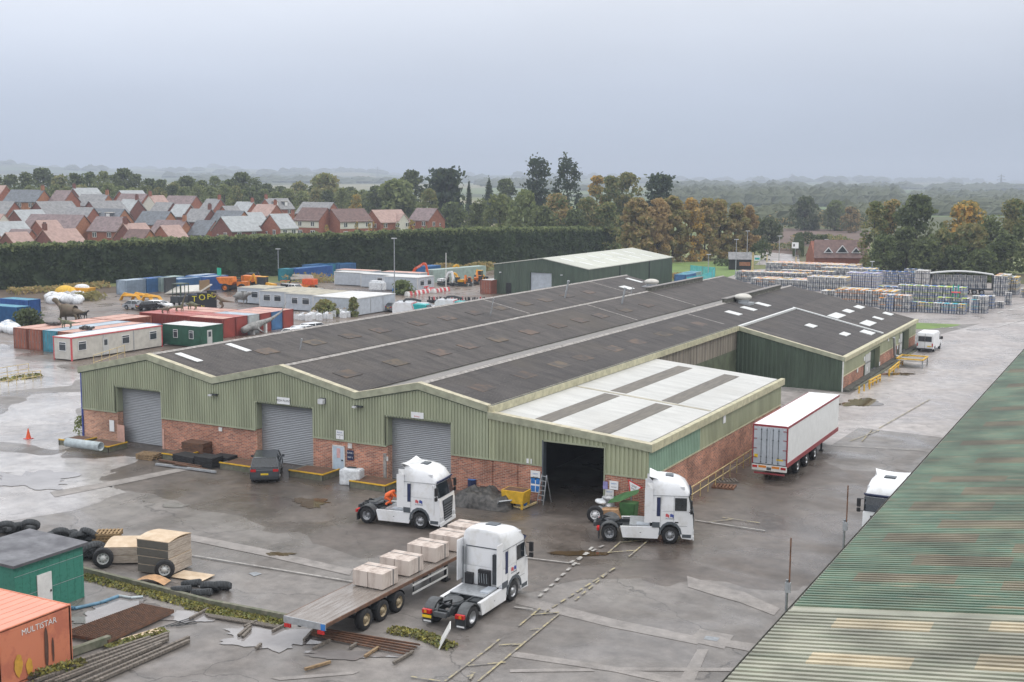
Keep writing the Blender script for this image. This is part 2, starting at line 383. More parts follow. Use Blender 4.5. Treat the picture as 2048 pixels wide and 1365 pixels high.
# terrain
HOUSES = [
 (11, 42, 465, 300, 'L', 'tile_pink', 'h_brick_dark', ''), (72, 108, 441, 330, 'L', 'tile_pink', 'h_brick', ''),
 (86, 144, 459, 300, 'L', 'tile_pink', 'h_brick_dark', 'c'), (44, 63, 459, 318, 'R', 'tile_mauve', 'h_brick', ''),
 (73, 168, 430, 345, 'R', 'tile_mauve', 'h_brick_orange', ''), (199, 252, 434, 340, 'R', 'tile_mauve', 'h_brick', 'w'),
 (247, 287, 447, 300, 'L', 'tile_pink', 'h_brick_dark', 'c'), (267, 300, 459, 292, 'R', 'tile_brown', 'h_brick_orange', ''),
 (28, 76, 420, 360, 'L', 'slate_pale', 'h_brick_dark', ''), (-30, 7, 428, 350, 'R', 'tile_pink', 'h_render', ''),
 (-20, 38, 444, 322, 'L', 'slate_pale', 'h_brick', ''), (-18, 29, 403, 375, 'R', 'slate_grey', 'h_brick', ''),
 (72, 135, 403, 372, 'L', 'slate_grey', 'h_brick_dark', ''), (143, 187, 415, 362, 'R', 'slate_grey', 'h_brick', ''),
 (31, 88, 380, 410, 'R', 'slate', 'h_brick_orange', 'cw'), (-24, 12, 371, 430, 'R', 'tile_pink', 'h_brick', 'w'),
 (125, 143, 381, 410, 'R', 'tile_mauve', 'h_brick', ''), (146, 189, 376, 445, 'L', 'slate_pale', 'h_brick_dark', 'c'),
 (168, 217, 389, 415, 'R', 'slate_grey', 'h_brick_orange', 'c'), (178, 234, 402, 385, 'L', 'slate_grey', 'h_brick_dark', ''),
 (190, 249, 418, 362, 'R', 'slate', 'h_brick_orange', 'd'), (239, 281, 381, 450, 'L', 'slate_pale', 'h_brick', ''),
 (247, 294, 388, 430, 'R', 'tile_mauve', 'h_brick', ''), (257, 276, 399, 405, 'R', 'slate_pale', 'h_brick_dark', 'c'),
 (298, 318, 391, 420, 'L', 'tile_pink', 'h_render', 'c'), (341, 393, 392, 450, 'R', 'tile_mauve', 'h_brick', ''),
 (315, 346, 405, 400, 'R', 'slate_grey', 'h_brick_dark', ''), (290, 341, 423, 362, 'R', 'slate', 'h_brick_orange', ''),
 (319, 372, 441, 330, 'R', 'tile_mauve', 'h_brick_orange', 'cg'), (321, 356, 451, 315, 'L', 'tile_pink', 'h_brick', 'w'),
 (361, 381, 409, 395, 'R', 'slate_pale', 'h_brick_dark', ''), (417, 441, 398, 430, 'R', 'slate_grey', 'h_brick', 'c'),
 (385, 422, 418, 370, 'R', 'slate_grey', 'h_brick_dark', 'cw'), (437, 488, 422, 365, 'R', 'slate', 'h_brick_orange', ''),
 (398, 430, 441, 330, 'R', 'slate', 'h_brick', 'w'), (442, 499, 433, 322, 'L', 'slate_pale', 'h_brick_dark', 'wg'),
 (476, 507, 404, 425, 'R', 'slate_pale', 'h_brick', 'c'), (492, 506, 425, 372, 'L', 'slate_pale', 'h_brick', ''),
 (540, 566, 428, 325, 'L', 'slate_pale', 'h_render', 'wg'), (530, 573, 397, 440, 'L', 'slate_grey', 'h_brick', 'cdw'),
 (516, 553, 409, 405, 'R', 'tile_pink', 'h_brick', 'c'), (606, 655, 416, 365, 'R', 'tile_brown', 'h_render', 'wb'),
 (662, 727, 418, 365, 'L', 'tile_brown', 'h_render', 'wb'), (607, 667, 405, 410, 'R', 'slate_grey', 'h_brick', ''),
 (744, 802, 420, 375, 'L', 'tile_pink', 'h_brick', 'wfg'), (834, 874, 417, 380, 'R', 'tile_mauve', 'h_brick', 'wg'),
 (445, 470, 412, 405, 'L', 'slate_grey', 'h_brick', ''), (220, 246, 409, 395, 'R', 'tile_mauve', 'h_brick', ''),
 (104, 128, 412, 385, 'R', 'tile_pink', 'h_brick', ''),
]
HCTRL = []
for h in HOUSES:
    p = GD((h[0]+h[1])/2, h[2], h[3]); HCTRL.append((p.x, p.y, p.z-8.3))
for u in range(-300, 1000, 60):      # foot of the hedge, and behind it, at yard level
    b = GD(u, 500, 285); HCTRL.append((b.x, b.y, -.2 if u > 200 else .5))
for u in range(0, 1300, 100):
    b = GD(u, 500, 620); HCTRL.append((b.x, b.y, 10-u*.008))
HC = np.array(HCTRL)
def hills(x, y):
    d = math.hypot(x, y); a = math.degrees(math.atan2(x, y)) # bearing, view centre is -27.8
    a = a+27.8
    if d < 1100: return 0.
    t = min(1, (d-1100)/1600); t = t*t*(3-2*t)
    lft = max(0, min(1, (8-a)/26))                       # 1 at the far left of the view, 0 right of centre
    h = t*(6+lft*10)*min(1, d/2600)
    t2 = max(0, min(1, (d-2800)/2600)); t2 = t2*t2*(3-2*t2)
    n = mnoise.fractal(Vector((a*.16, d*.00022, 3.1)), 1, 2, 5)
    h += t2*(20+lft*24+n*(14+lft*8))*min(1.3, d/5600)
    h += t*mnoise.fractal(Vector((x*.0011, y*.0011, 7)), 1, 2, 4)*3
    return h
def hgt(x, y):
    d = math.hypot(x, y)
    if d < 250: return 0.
    a = math.degrees(math.atan2(x, y))+27.8
    h = hills(x, y)
    if a < 6 and d < 1500:
        w_ = 1/((HC[:, 0]-x)**2+(HC[:, 1]-y)**2+150.)**1.5
        g = float((w_*HC[:, 2]).sum()/w_.sum())
        k = min(1, (d-250)/45)*max(0, min(1, (6-a)/8))*max(0, min(1, (1500-d)/700))
        h += g*k
    return h
def terrain():
    rr = [0, 60, 120, 180, 230]+list(range(250, 640, 14))+[int(640*1.045**i) for i in range(0, 62)]
    rr = [r for r in rr if r < 9500]
    angs = [-180, -140, -110, -90, -75]+[-66+i*.75 for i in range(0, 104)]+[20, 30, 50, 80, 110, 145]
    vs = []; fs = []
    n = len(angs)
    for r in rr:
        for a in angs:
            t = R(a); x, y = r*math.sin(t), r*math.cos(t)
            vs.append((x, y, -.02 if r < 250 else hgt(x, y)-.02 if r < 2500 else hgt(x, y)))
    for j in range(len(rr)-1):
        for i in range(n):
            k = (i+1) % n
            fs.append((j*n+i, j*n+k, (j+1)*n+k, (j+1)*n+i))
    m = MB(); m.add(vs, fs, 'terrain'); return m
def terrain_mat():
    m = bpy.data.materials.new('terrain'); m.use_nodes = True; t = m.node_tree; b = t.nodes['Principled BSDF']; L = t.links.new
    b.inputs['Roughness'].default_value = .9; b.inputs['Specular IOR Level'].default_value = .15
    g = t.nodes.new('ShaderNodeNewGeometry')
    vo = t.nodes.new('ShaderNodeTexVoronoi'); vo.inputs['Scale'].default_value = .0034; L(g.outputs['Position'], vo.inputs[0])
    rp = t.nodes.new('ShaderNodeValToRGB'); rp.color_ramp.interpolation = 'CONSTANT'
    s = t.nodes.new('ShaderNodeSeparateColor'); L(vo.outputs['Color'], s.inputs[0]); L(s.outputs[0], rp.inputs[0])
    cols = [(0, (.13, .17, .07)), (.2, (.20, .22, .10)), (.4, (.08, .095, .045)), (.58, (.27, .25, .15)), (.75, (.11, .12, .06)), (.88, (.17, .21, .09))]
    rp.color_ramp.elements[0].color = (*cols[0][1], 1); rp.color_ramp.elements[1].position = .9; rp.color_ramp.elements[1].color = (*cols[-1][1], 1)
    for p_, c_ in cols[1:-1]: rp.color_ramp.elements.new(p_).color = (*c_, 1)
    no = t.nodes.new('ShaderNodeTexNoise'); no.inputs['Scale'].default_value = .02; no.inputs['Detail'].default_value = 8; L(g.outputs['Position'], no.inputs[0])
    mx = t.nodes.new('ShaderNodeMix'); mx.data_type = 'RGBA'; mx.blend_type = 'MULTIPLY'; mx.inputs[0].default_value = .6
    r2 = t.nodes.new('ShaderNodeValToRGB'); L(no.outputs[0], r2.inputs[0]); r2.color_ramp.elements[0].position = .35; r2.color_ramp.elements[0].color = (.45, .45, .45, 1); r2.color_ramp.elements[1].position = .65
    L(rp.outputs[0], mx.inputs[6]); L(r2.outputs[0], mx.inputs[7]); L(mx.outputs[2], b.inputs['Base Color'])
    MATS['terrain'] = m
terrain_mat()
structure(terrain().build('ground', smooth=False))

# wet tarmac yard
def wet_mat(name, dry, wet, patch_scale=.12, r_dry=.55, r_wet=.12, seams=None, crack=.5, puddle=(.60, .66), base2=None):
    m = bpy.data.materials.new(name); m.use_nodes = True; t = m.node_tree; b = t.nodes['Principled BSDF']; L = t.links.new
    g = t.nodes.new('ShaderNodeNewGeometry')
    n1 = t.nodes.new('ShaderNodeTexNoise'); n1.inputs['Scale'].default_value = patch_scale; n1.inputs['Detail'].default_value = 6; n1.inputs['Roughness'].default_value = .62; n1.inputs['Distortion'].default_value = .6
    L(g.outputs['Position'], n1.inputs[0])
    n2 = t.nodes.new('ShaderNodeTexNoise'); n2.inputs['Scale'].default_value = 26; n2.inputs['Detail'].default_value = 3; L(g.outputs['Position'], n2.inputs[0])
    n3 = t.nodes.new('ShaderNodeTexNoise'); n3.inputs['Scale'].default_value = .9; n3.inputs['Detail'].default_value = 8; n3.inputs['Roughness'].default_value = .7; L(g.outputs['Position'], n3.inputs[0])
    r1 = t.nodes.new('ShaderNodeValToRGB'); L(n1.outputs[0], r1.inputs[0]); r1.color_ramp.elements[0].position = .34; r1.color_ramp.elements[1].position = .64
    r1.color_ramp.elements[0].color = (*dry, 1); r1.color_ramp.elements[1].color = (*wet, 1)
    if base2: e = r1.color_ramp.elements.new(.5); e.color = (*base2, 1)
    r3 = t.nodes.new('ShaderNodeMapRange'); L(n3.outputs[0], r3.inputs[0]); r3.inputs[1].default_value = .3; r3.inputs[2].default_value = .7; r3.inputs[3].default_value = .6; r3.inputs[4].default_value = 1.25
    r2 = t.nodes.new('ShaderNodeMapRange'); L(n2.outputs[0], r2.inputs[0]); r2.inputs[1].default_value = .3; r2.inputs[2].default_value = .7; r2.inputs[3].default_value = .82; r2.inputs[4].default_value = 1.16
    mu = t.nodes.new('ShaderNodeMath'); mu.operation = 'MULTIPLY'; L(r3.outputs[0], mu.inputs[0]); L(r2.outputs[0], mu.inputs[1])
    vm = t.nodes.new('ShaderNodeVectorMath'); vm.operation = 'SCALE'; L(r1.outputs[0], vm.inputs[0]); L(mu.outputs[0], vm.inputs['Scale'])
    src = vm.outputs[0]
    if crack:                                     # sparse cracks and old joints
        vo = t.nodes.new('ShaderNodeTexVoronoi'); vo.feature = 'DISTANCE_TO_EDGE'; vo.inputs['Scale'].default_value = .085
        wn = t.nodes.new('ShaderNodeTexNoise'); wn.inputs['Scale'].default_value = .5; wn.inputs['Detail'].default_value = 5; L(g.outputs['Position'], wn.inputs[0])
        vs_ = t.nodes.new('ShaderNodeVectorMath'); vs_.operation = 'SCALE'; L(wn.outputs['Color'], vs_.inputs[0]); vs_.inputs['Scale'].default_value = 2.6
        va = t.nodes.new('ShaderNodeVectorMath'); L(g.outputs['Position'], va.inputs[0]); L(vs_.outputs[0], va.inputs[1]); L(va.outputs[0], vo.inputs[0])
        mr = t.nodes.new('ShaderNodeMapRange'); L(vo.outputs['Distance'], mr.inputs[0]); mr.inputs[1].default_value = .0015; mr.inputs[2].default_value = .005; mr.inputs[3].default_value = 1-crack; mr.inputs[4].default_value = 1
        v2 = t.nodes.new('ShaderNodeVectorMath'); v2.operation = 'SCALE'; L(src, v2.inputs[0]); L(mr.outputs[0], v2.inputs['Scale']); src = v2.outputs[0]
    L(src, b.inputs['Base Color'])
    n4 = t.nodes.new('ShaderNodeTexNoise'); n4.inputs['Scale'].default_value = .17; n4.inputs['Detail'].default_value = 5; n4.inputs['Distortion'].default_value = 1.; 
    mp4 = t.nodes.new('ShaderNodeMapping'); mp4.inputs['Location'].default_value = (13, 5, 0); L(g.outputs['Position'], mp4.inputs[0]); L(mp4.outputs[0], n4.inputs[0])
    q = t.nodes.new('ShaderNodeMapRange'); L(n4.outputs[0], q.inputs[0]); q.inputs[1].default_value = puddle[0]-.22; q.inputs[2].default_value = puddle[1]; q.inputs[3].default_value = r_dry; q.inputs[4].default_value = r_wet
    L(q.outputs[0], b.inputs['Roughness'])
    bp = t.nodes.new('ShaderNodeBump'); bp.inputs['Strength'].default_value = .25; bp.inputs['Distance'].default_value = .02
    L(n2.outputs[0], bp.inputs['Height']); L(bp.outputs[0], b.inputs['Normal'])
    b.inputs['Specular IOR Level'].default_value = .55
    MATS[name] = m
wet_mat('tarmac', (.215, .195, .18), (.115, .10, .088), base2=(.175, .158, .146))
wet_mat('tarmac_brown', (.14, .118, .103), (.08, .066, .056), base2=(.11, .092, .08), crack=.3)
wet_mat('tarmac_lane', (.205, .19, .18), (.145, .132, .124), base2=(.175, .162, .153), crack=.3)
wet_mat('slab', (.42, .39, .375), (.30, .27, .26), patch_scale=.1, r_dry=.5, r_wet=.2, crack=.25)
wet_mat('slab_bright', (.44, .42, .41), (.27, .25, .24), patch_scale=.14, r_dry=.3, r_wet=.08, crack=.35)
wet_mat('patch', (.275, .25, .235), (.22, .20, .185), patch_scale=.5, r_dry=.6, r_wet=.35, crack=.0)
wet_mat('track', (.20, .16, .13), (.115, .085, .068), patch_scale=.08, r_dry=.6, r_wet=.2, crack=.0, puddle=(.56, .62))
wet_mat('grey_gravel', (.36, .33, .315), (.25, .22, .205), patch_scale=.09, r_dry=.6, r_wet=.2, crack=.2)
mk('grass', (.15, .23, .05), .85, col2=(.10, .155, .045), scale=.25, coords='Object', bump=.3, bscale=8)
mk('grass_dull', (.105, .115, .04), .85, col2=(.09, .075, .04), scale=.12)
mk('earth', (.105, .075, .05), .9, col2=(.075, .055, .038), scale=.2, bump=.3)
mk('plough', (.145, .095, .075), .9, col2=(.10, .068, .054), scale=.05, stretch=(1, .15, 1))
mk('field_green', (.115, .17, .06), .9, col2=(.085, .13, .05), scale=.01)
mk('field_tan', (.20, .19, .11), .9, var=.1, scale=.01)
mk('puddle', (.085, .058, .032), .04, spec=.6, var=.1, scale=.6)
mk('puddle_clear', (.27, .255, .25), .03, spec=1., col2=(.17, .155, .15), scale=.4)
SHN = [0]
def sheet(name, pts, z, m, soft=0.):
    SHN[0] += 1; z = .003+SHN[0]*.0009 if z < .1 else z
    if soft:
        q = []
        for a, c in zip(pts, list(pts[1:])+[pts[0]]):
            L = math.hypot(c[0]-a[0], c[1]-a[1]); k = max(1, min(60, int(L/.8)))
            for i in range(k):
                x, y = a[0]+(c[0]-a[0])*i/k, a[1]+(c[1]-a[1])*i/k; v = Vector((x*.22, y*.22, SHN[0])); w2 = v*3.1
                q.append((x+soft*(mnoise.noise(v)+.4*mnoise.noise(w2))*2, y+soft*(mnoise.noise(v+Vector((9, 9, 9)))+.4*mnoise.noise(w2+Vector((5, 5, 5))))*2))
        pts = q
    P3 = [Vector((p[0], p[1], z)) for p in pts]; b = MB(); b.add(P3, [tuple(f) for f in tessellate_polygon([P3])], m); return structure(b.build(name))
def psheet(name, px, z, m, soft=0.): return sheet(name, [G(u, v) for u, v in px], z, m, soft)
def blob(name, u, v, ru, rv, z, m, seed=0, n=64, amp=.36):
    pts = []
    for i in range(n):
        a = 2*math.pi*i/n; k = 1+amp*(mnoise.noise(Vector((math.cos(a)*1.3, math.sin(a)*1.3, seed*3.7)))*2+mnoise.noise(Vector((math.cos(a)*5, math.sin(a)*5, seed*3.7))))
        pts.append(G(u+ru*k*math.cos(a), v+rv*k*math.sin(a)))
    return sheet(name, pts, z, m)
sheet('yard', [(-260, 8), (60, 8), (60, 236), (-80, 244), (-120, 258), (-165, 236), (-196, 190), (-225, 150), (-260, 120)], 0, 'tarmac')
sheet('apron', [(-79, 67), (-72, 62), (-60, 60), (-48, 58), (-38, 56.5), (-30, 57), (-20, 60), (-14, 64), (-15, 90), (-26, 96), (-30, 80), (-50, 76), (-79, 76)], .004, 'tarmac_brown', 1.6)
psheet('concrete_road', [(1661, 892), (1717, 856), (1826, 868), (1965, 886), (2075, 790), (2090, 640), (1990, 640), (1870, 672), (1845, 690), (1700, 790), (1562, 770), (1530, 845), (1600, 868)], .004, 'slab')
psheet('concrete_pad', [(-60, 850), (60, 790), (172, 782), (172, 880), (120, 900), (0, 882)], .004, 'slab_bright', .8)
psheet('concrete_pad', [(-60, 1050), (-60, 905), (90, 905), (250, 915), (230, 960), (160, 1010), (60, 1040)], .008, 'slab_bright', 2.2)
psheet('rear_yard', [(-120, 700), (30, 690), (170, 735), (350, 705), (720, 655), (1040, 600), (990, 540), (880, 560), (700, 545), (560, 548), (430, 570), (170, 590), (-120, 610)], .004, 'track', 1.)
psheet('verge', [(-140, 622), (170, 592), (440, 566), (560, 551), (700, 547), (900, 541), (1000, 530), (1240, 506), (1235, 496), (900, 528), (520, 540), (200, 560), (-140, 574)], .012, 'earth')
psheet('wet_lane', [(-80, 745), (0, 690), (60, 715), (120, 735), (168, 742), (170, 760), (0, 790), (-80, 800)], .008, 'slab_bright', 1.5)
psheet('lawn', [(1300, 528), (1470, 522), (1500, 540), (1440, 562), (1420, 575), (1345, 560)], .004, 'grass')
lw = []
for i in range(40):
    a = 2*math.pi*i/40; lw.append(G(1835+95*math.cos(a)-6*math.sin(a), 645+14*math.sin(a)))
sheet('lawn', lw, .03, 'grass')
psheet('keg_yard', [(1440, 560), (1500, 540), (1700, 530), (1960, 545), (2100, 560), (2100, 640), (1930, 650), (1700, 640), (1460, 600)], .008, 'grey_gravel')
psheet('road', [(1500, 487), (1595, 487), (1600, 530), (1510, 530), (1530, 515)], .012, 'slab')
psheet('brown_field', [(1480, 458), (1500, 455), (1740, 462), (1740, 497), (1700, 520), (1480, 500)], .006, 'plough')
psheet('verge', [(1480, 500), (1500, 480), (1760, 512), (2100, 556), (2100, 575), (1700, 530), (1600, 523), (1595, 500), (1500, 489)], .01, 'grass_dull')
psheet('green_field', [(1430, 404), (1560, 406), (1725, 412), (1725, 418), (1560, 422), (1430, 418)], .3, 'field_green')
psheet('tan_field', [(1770, 376), (1900, 374), (2060, 380), (2060, 386), (1800, 383)], .5, 'field_tan')
psheet('green_field', [(1590, 427), (1735, 430), (1735, 436), (1600, 434)], .25, 'field_green')
psheet('concrete_strip', [(1032, 1195), (1060, 1197), (1230, 1240), (1400, 1275), (1395, 1290), (1220, 1255), (1030, 1208)], .006, 'patch')
psheet('concrete_strip', [(1376, 1283), (1400, 1259), (1468, 1272), (1448, 1299)], .010, 'patch')
psheet('concrete_strip', [(1395, 1300), (1417, 1300), (1385, 1372), (1352, 1372)], .006, 'patch')
psheet('concrete_strip', [(1448, 1280), (1520, 1290), (1510, 1306), (1440, 1292)], .006, 'patch')
psheet('concrete_strip', [(1024, 1304), (1070, 1310), (1240, 1336), (1420, 1368), (1350, 1372), (1230, 1345), (1020, 1314)], .006, 'patch')
psheet('concrete_strip', [(1374, 1153), (1490, 1186), (1520, 1200), (1560, 1218), (1548, 1232), (1480, 1206), (1430, 1192), (1376, 1175)], .006, 'patch')
psheet('concrete_strip', [(540, 1357), (720, 1344), (706, 1350), (560, 1362)], .006, 'patch')
psheet('concrete_strip', [(1020, 1340), (1180, 1338), (1190, 1344), (1020, 1346)], .007, 'patch')
psheet('concrete_strip', [(1230, 1336), (1480, 1337), (1470, 1344), (1235, 1343)], .0075, 'patch')
psheet('concrete_strip', [(380, 1070), (520, 1097), (705, 1140), (700, 1152), (515, 1110), (378, 1082)], .006, 'patch')
psheet('concrete_strip', [(100, 985), (240, 960), (470, 915), (476, 920), (250, 968), (110, 995)], .006, 'patch')
psheet('manhole_cover', [(1412, 1273), (1440, 1277), (1434, 1284), (1407, 1280)], .014, 'steel')
psheet('manhole_cover', [(497, 1148), (512, 1145), (524, 1149), (508, 1154)], .012, 'steel')
blob('rain_puddle', 1720, 807, 38, 9, .012, 'puddle', 3)
blob('rain_puddle', 620, 1006, 34, 8, .010, 'puddle', 5)
blob('rain_puddle', 345, 1012, 30, 4, .010, 'puddle_clear', 6)
blob('rain_puddle', 1797, 749, 30, 3, .012, 'puddle', 8)
blob('rain_puddle', 1165, 1107, 55, 5, .010, 'puddle', 9)
blob('rain_puddle', 560, 1110, 26, 4, .010, 'puddle', 10)
blob('rain_puddle', 250, 1210, 62, 14, .010, 'puddle_clear', 11)
blob('rain_puddle', 200, 1240, 60, 16, .010, 'puddle_clear', 12)
blob('rain_puddle', 545, 1275, 100, 24, .010, 'puddle_clear', 13)
blob('rain_puddle', 380, 1235, 55, 10, .0105, 'puddle_clear', 14)
blob('rain_puddle', 700, 1310, 90, 10, .010, 'puddle_clear', 15)
blob('rain_puddle', 60, 960, 90, 18, .014, 'puddle_clear', 16)
# painted markings
MZ = [.060]
def line_px(mb, a, b, w, m, z=.012):
    MZ[0] += .0004; z = MZ[0]
    p, q = G(*a), G(*b); d = (q-p).normalized(); n = Vector((-d.y, d.x, 0))*w/2
    mb.poly([(p.x-n.x, p.y-n.y, z), (q.x-n.x, q.y-n.y, z), (q.x+n.x, q.y+n.y, z), (p.x+n.x, p.y+n.y, z)], m)
def dash_px(mb, a, b, w, n, fill, m, z=.012):
    for i in range(n):
        t0, t1 = i/n, (i+fill)/n
        line_px(mb, (a[0]+(b[0]-a[0])*t0, a[1]+(b[1]-a[1])*t0), (a[0]+(b[0]-a[0])*t1, a[1]+(b[1]-a[1])*t1), w, m, z)
mk_ = MB()
for a, b in (((1296, 1083), (1258, 1115)), ((1242, 1085), (1216, 1108)), ((1240, 1087), (1292, 1082)), ((1216, 1107), (1270, 1103)),
             ((890, 1365), (981, 1296)), ((956, 1365), (1118, 1230)), ((981, 1296), (1000, 1280)), ((935, 1334), (1012, 1327)), ((998, 1293), (1034, 1290)),
             ((1037, 1255), (1080, 1219)), ((1062, 1232), (1118, 1227)), ((1060, 1262), (1078, 1260)), ((1024, 1293), (1046, 1290)),
             ((822, 1356), (880, 1365)), ((1700, 884), (1758, 862)), ((1758, 858), (1860, 800)), ((1724, 884), (1745, 860)),
             ((1410, 1047), (1464, 1041)), ((1445, 1037), (1520, 1048))):
    line_px(mk_, a, b, .10, 'road_yellow')
dash_px(mk_, (1088, 1228), (1235, 1135), .12, 9, .7, 'road_yellow'); dash_px(mk_, (1150, 1203), (1232, 1135), .1, 6, .6, 'road_yellow')
dash_px(mk_, (1078, 1196), (1190, 1092), .17, 10, .55, 'road_white_worn'); dash_px(mk_, (1140, 1128), (1213, 1090), .17, 5, .55, 'road_white_worn')
for a, b in (((1052, 1118), (1160, 1131)), ((1590, 888), (1850, 903)), ((352, 1108), (705, 1166)), ((1390, 1043), (1530, 1064)), ((1028, 1217), (1066, 1222))):
    line_px(mk_, a, b, .12, 'road_white_worn')
dash_px(mk_, (1880, 656), (1985, 661), .3, 6, .5, 'road_white'); dash_px(mk_, (1995, 627), (2060, 612), .3, 3, .5, 'road_white')
line_px(mk_, (1995, 655), (2050, 640), .12, 'road_white')
for a, b in (((946, 1352), (940, 1362)), ((934, 1357), (944, 1354)), ((950, 1350), (942, 1347))): line_px(mk_, a, b, .10, 'road_yellow')
structure(mk_.build('road_markings'))
# ribbed sheet walls and roofs
def ribwall(mb, p0, p1, zt, zb, m, pitch=.2, dep=.035, out_=None, skips=()):
    """trapezoid sheeting between p0 and p1 (xy); zt/zb give heights at distance t; skips are t-ranges left open (t0,t1,zfrom)"""
    p0, p1 = Vector((*p0, 0)), Vector((*p1, 0)); L = (p1-p0).length; d = (p1-p0)/L; n = Vector((d.y, -d.x, 0)) if out_ is None else Vector((*out_, 0))
    ts = []; k = 0
    while k*pitch < L:
        for a, b in ((0, 0), (.15, 1), (.55, 1), (.7, 0)):
            t = (k+a)*pitch
            if t < L: ts.append((t, b*dep))
        k += 1
    ts.append((L, 0))
    cuts = sorted({c for s in skips for c in s[:2]})
    for c in cuts: ts.append((c, dep*.5))
    ts.sort()
    for (t0, d0), (t1, d1) in zip(ts, ts[1:]):
        if t1-t0 < 1e-4: continue
        tm = (t0+t1)/2; lo0, lo1 = zb(tm), zb(tm)
        for s in skips:
            if s[0] <= tm <= s[1]: lo0 = lo1 = s[2]
        a, b = p0+d*t0+n*d0, p0+d*t1+n*d1
        if zt(t0) <= lo0: continue
        mb.add([(a.x, a.y, lo0), (b.x, b.y, lo1), (b.x, b.y, zt(t1)), (a.x, a.y, zt(t0))], [(0, 1, 2, 3)], m)
def interp(P):
    def f(x):
        for (a, b), (c, d) in zip(P, P[1:]):
            if x <= c: return b+(d-b)*(x-a)/(c-a)
        return P[-1][1]
    return f
def roofstrip(mb, A, B, y0, y1, m, th=.08):   # slope from A=(x,z) to B=(x,z) running along Y
    mb.prism([(A[0], A[1]), (B[0], B[1]), (B[0], B[1]-th), (A[0], A[1]-th)], 'y', y0, y1, m)
def on_slope(mb, A, B, x0, x1, y0, y1, m, up=.03):
    f = lambda x: A[1]+(B[1]-A[1])*(x-A[0])/(B[0]-A[0])
    mb.prism([(x0, f(x0)+up), (x1, f(x1)+up), (x1, f(x1)-.02), (x0, f(x0)-.02)], 'y', y0, y1, m)
def roof_mat(name, c1, c2, lap=2.2, joint=1.0, xs=1.0, speck=(.30, .29, .27), dirt=(.085, .072, .058), rough=.75):
    m = bpy.data.materials.new(name); m.use_nodes = True; t = m.node_tree; b = t.nodes['Principled BSDF']; L = t.links.new
    g = t.nodes.new('ShaderNodeTexCoord'); s = t.nodes.new('ShaderNodeSeparateXYZ'); L(g.outputs['Object'], s.inputs[0])
    n = t.nodes.new('ShaderNodeTexNoise'); n.inputs['Scale'].default_value = .6; n.inputs['Detail'].default_value = 9; n.inputs['Roughness'].default_value = .72; mpp = t.nodes.new('ShaderNodeMapping'); mpp.inputs['Scale'].default_value = (.45, 1.5, 1); L(g.outputs['Object'], mpp.inputs[0]); L(mpp.outputs[0], n.inputs[0])
    r = t.nodes.new('ShaderNodeValToRGB'); L(n.outputs[0], r.inputs[0]); r.color_ramp.elements[0].position = .35; r.color_ramp.elements[1].position = .66
    r.color_ramp.elements[0].color = (*c1, 1); r.color_ramp.elements[1].color = (*c2, 1)
    mp = t.nodes.new('ShaderNodeCombineXYZ'); L(s.outputs['Y'], mp.inputs[0]); L(s.outputs['X'], mp.inputs[1])
    br = t.nodes.new('ShaderNodeTexBrick'); L(mp.outputs[0], br.inputs[0]); br.offset = 0
    br.inputs['Color1'].default_value = (.93, .93, .93, 1); br.inputs['Color2'].default_value = (1.06, 1.06, 1.06, 1); br.inputs['Mortar'].default_value = (.5, .5, .5, 1)
    br.inputs['Scale'].default_value = 1; br.inputs['Brick Width'].default_value = joint*6.1; br.inputs['Row Height'].default_value = lap; br.inputs['Mortar Size'].default_value = .022; br.inputs['Mortar Smooth'].default_value = 0
    mx = t.nodes.new('ShaderNodeVectorMath'); mx.operation = 'MULTIPLY'; L(r.outputs[0], mx.inputs[0]); L(br.outputs[0], mx.inputs[1])
    n2 = t.nodes.new('ShaderNodeTexNoise'); n2.inputs['Scale'].default_value = 6; n2.inputs['Detail'].default_value = 6; n2.inputs['Roughness'].default_value = .75; L(g.outputs['Object'], n2.inputs[0])
    q = t.nodes.new('ShaderNodeMapRange'); L(n2.outputs[0], q.inputs[0]); q.inputs[1].default_value = .58; q.inputs[2].default_value = .72; q.inputs[4].default_value = .8
    m2 = t.nodes.new('ShaderNodeMix'); m2.data_type = 'RGBA'; L(q.outputs[0], m2.inputs[0]); L(mx.outputs[0], m2.inputs[6]); m2.inputs[7].default_value = (*speck, 1)
    n3 = t.nodes.new('ShaderNodeTexNoise'); n3.inputs['Scale'].default_value = .12; n3.inputs['Detail'].default_value = 5; L(g.outputs['Object'], n3.inputs[0])
    q3 = t.nodes.new('ShaderNodeMapRange'); L(n3.outputs[0], q3.inputs[0]); q3.inputs[1].default_value = .55; q3.inputs[2].default_value = .75; q3.inputs[4].default_value = .7
    m3 = t.nodes.new('ShaderNodeMix'); m3.data_type = 'RGBA'; L(q3.outputs[0], m3.inputs[0]); L(m2.outputs[2], m3.inputs[6]); m3.inputs[7].default_value = (*dirt, 1)
    L(m3.outputs[2], b.inputs['Base Color']); b.inputs['Roughness'].default_value = rough; b.inputs['Specular IOR Level'].default_value = .3
    w_ = t.nodes.new('ShaderNodeMath'); w_.operation = 'MULTIPLY'; L(s.outputs['Y'], w_.inputs[0]); w_.inputs[1].default_value = 2*math.pi/.28
    sn = t.nodes.new('ShaderNodeMath'); sn.operation = 'SINE'; L(w_.outputs[0], sn.inputs[0])
    ad = t.nodes.new('ShaderNodeMath'); ad.operation = 'MULTIPLY_ADD'; L(n2.outputs[0], ad.inputs[0]); ad.inputs[1].default_value = 1.2; L(sn.outputs[0], ad.inputs[2])
    bp = t.nodes.new('ShaderNodeBump'); bp.inputs['Strength'].default_value = .5; bp.inputs['Distance'].default_value = .02; L(ad.outputs[0], bp.inputs['Height']); L(bp.outputs[0], b.inputs['Normal'])
    MATS[name] = m
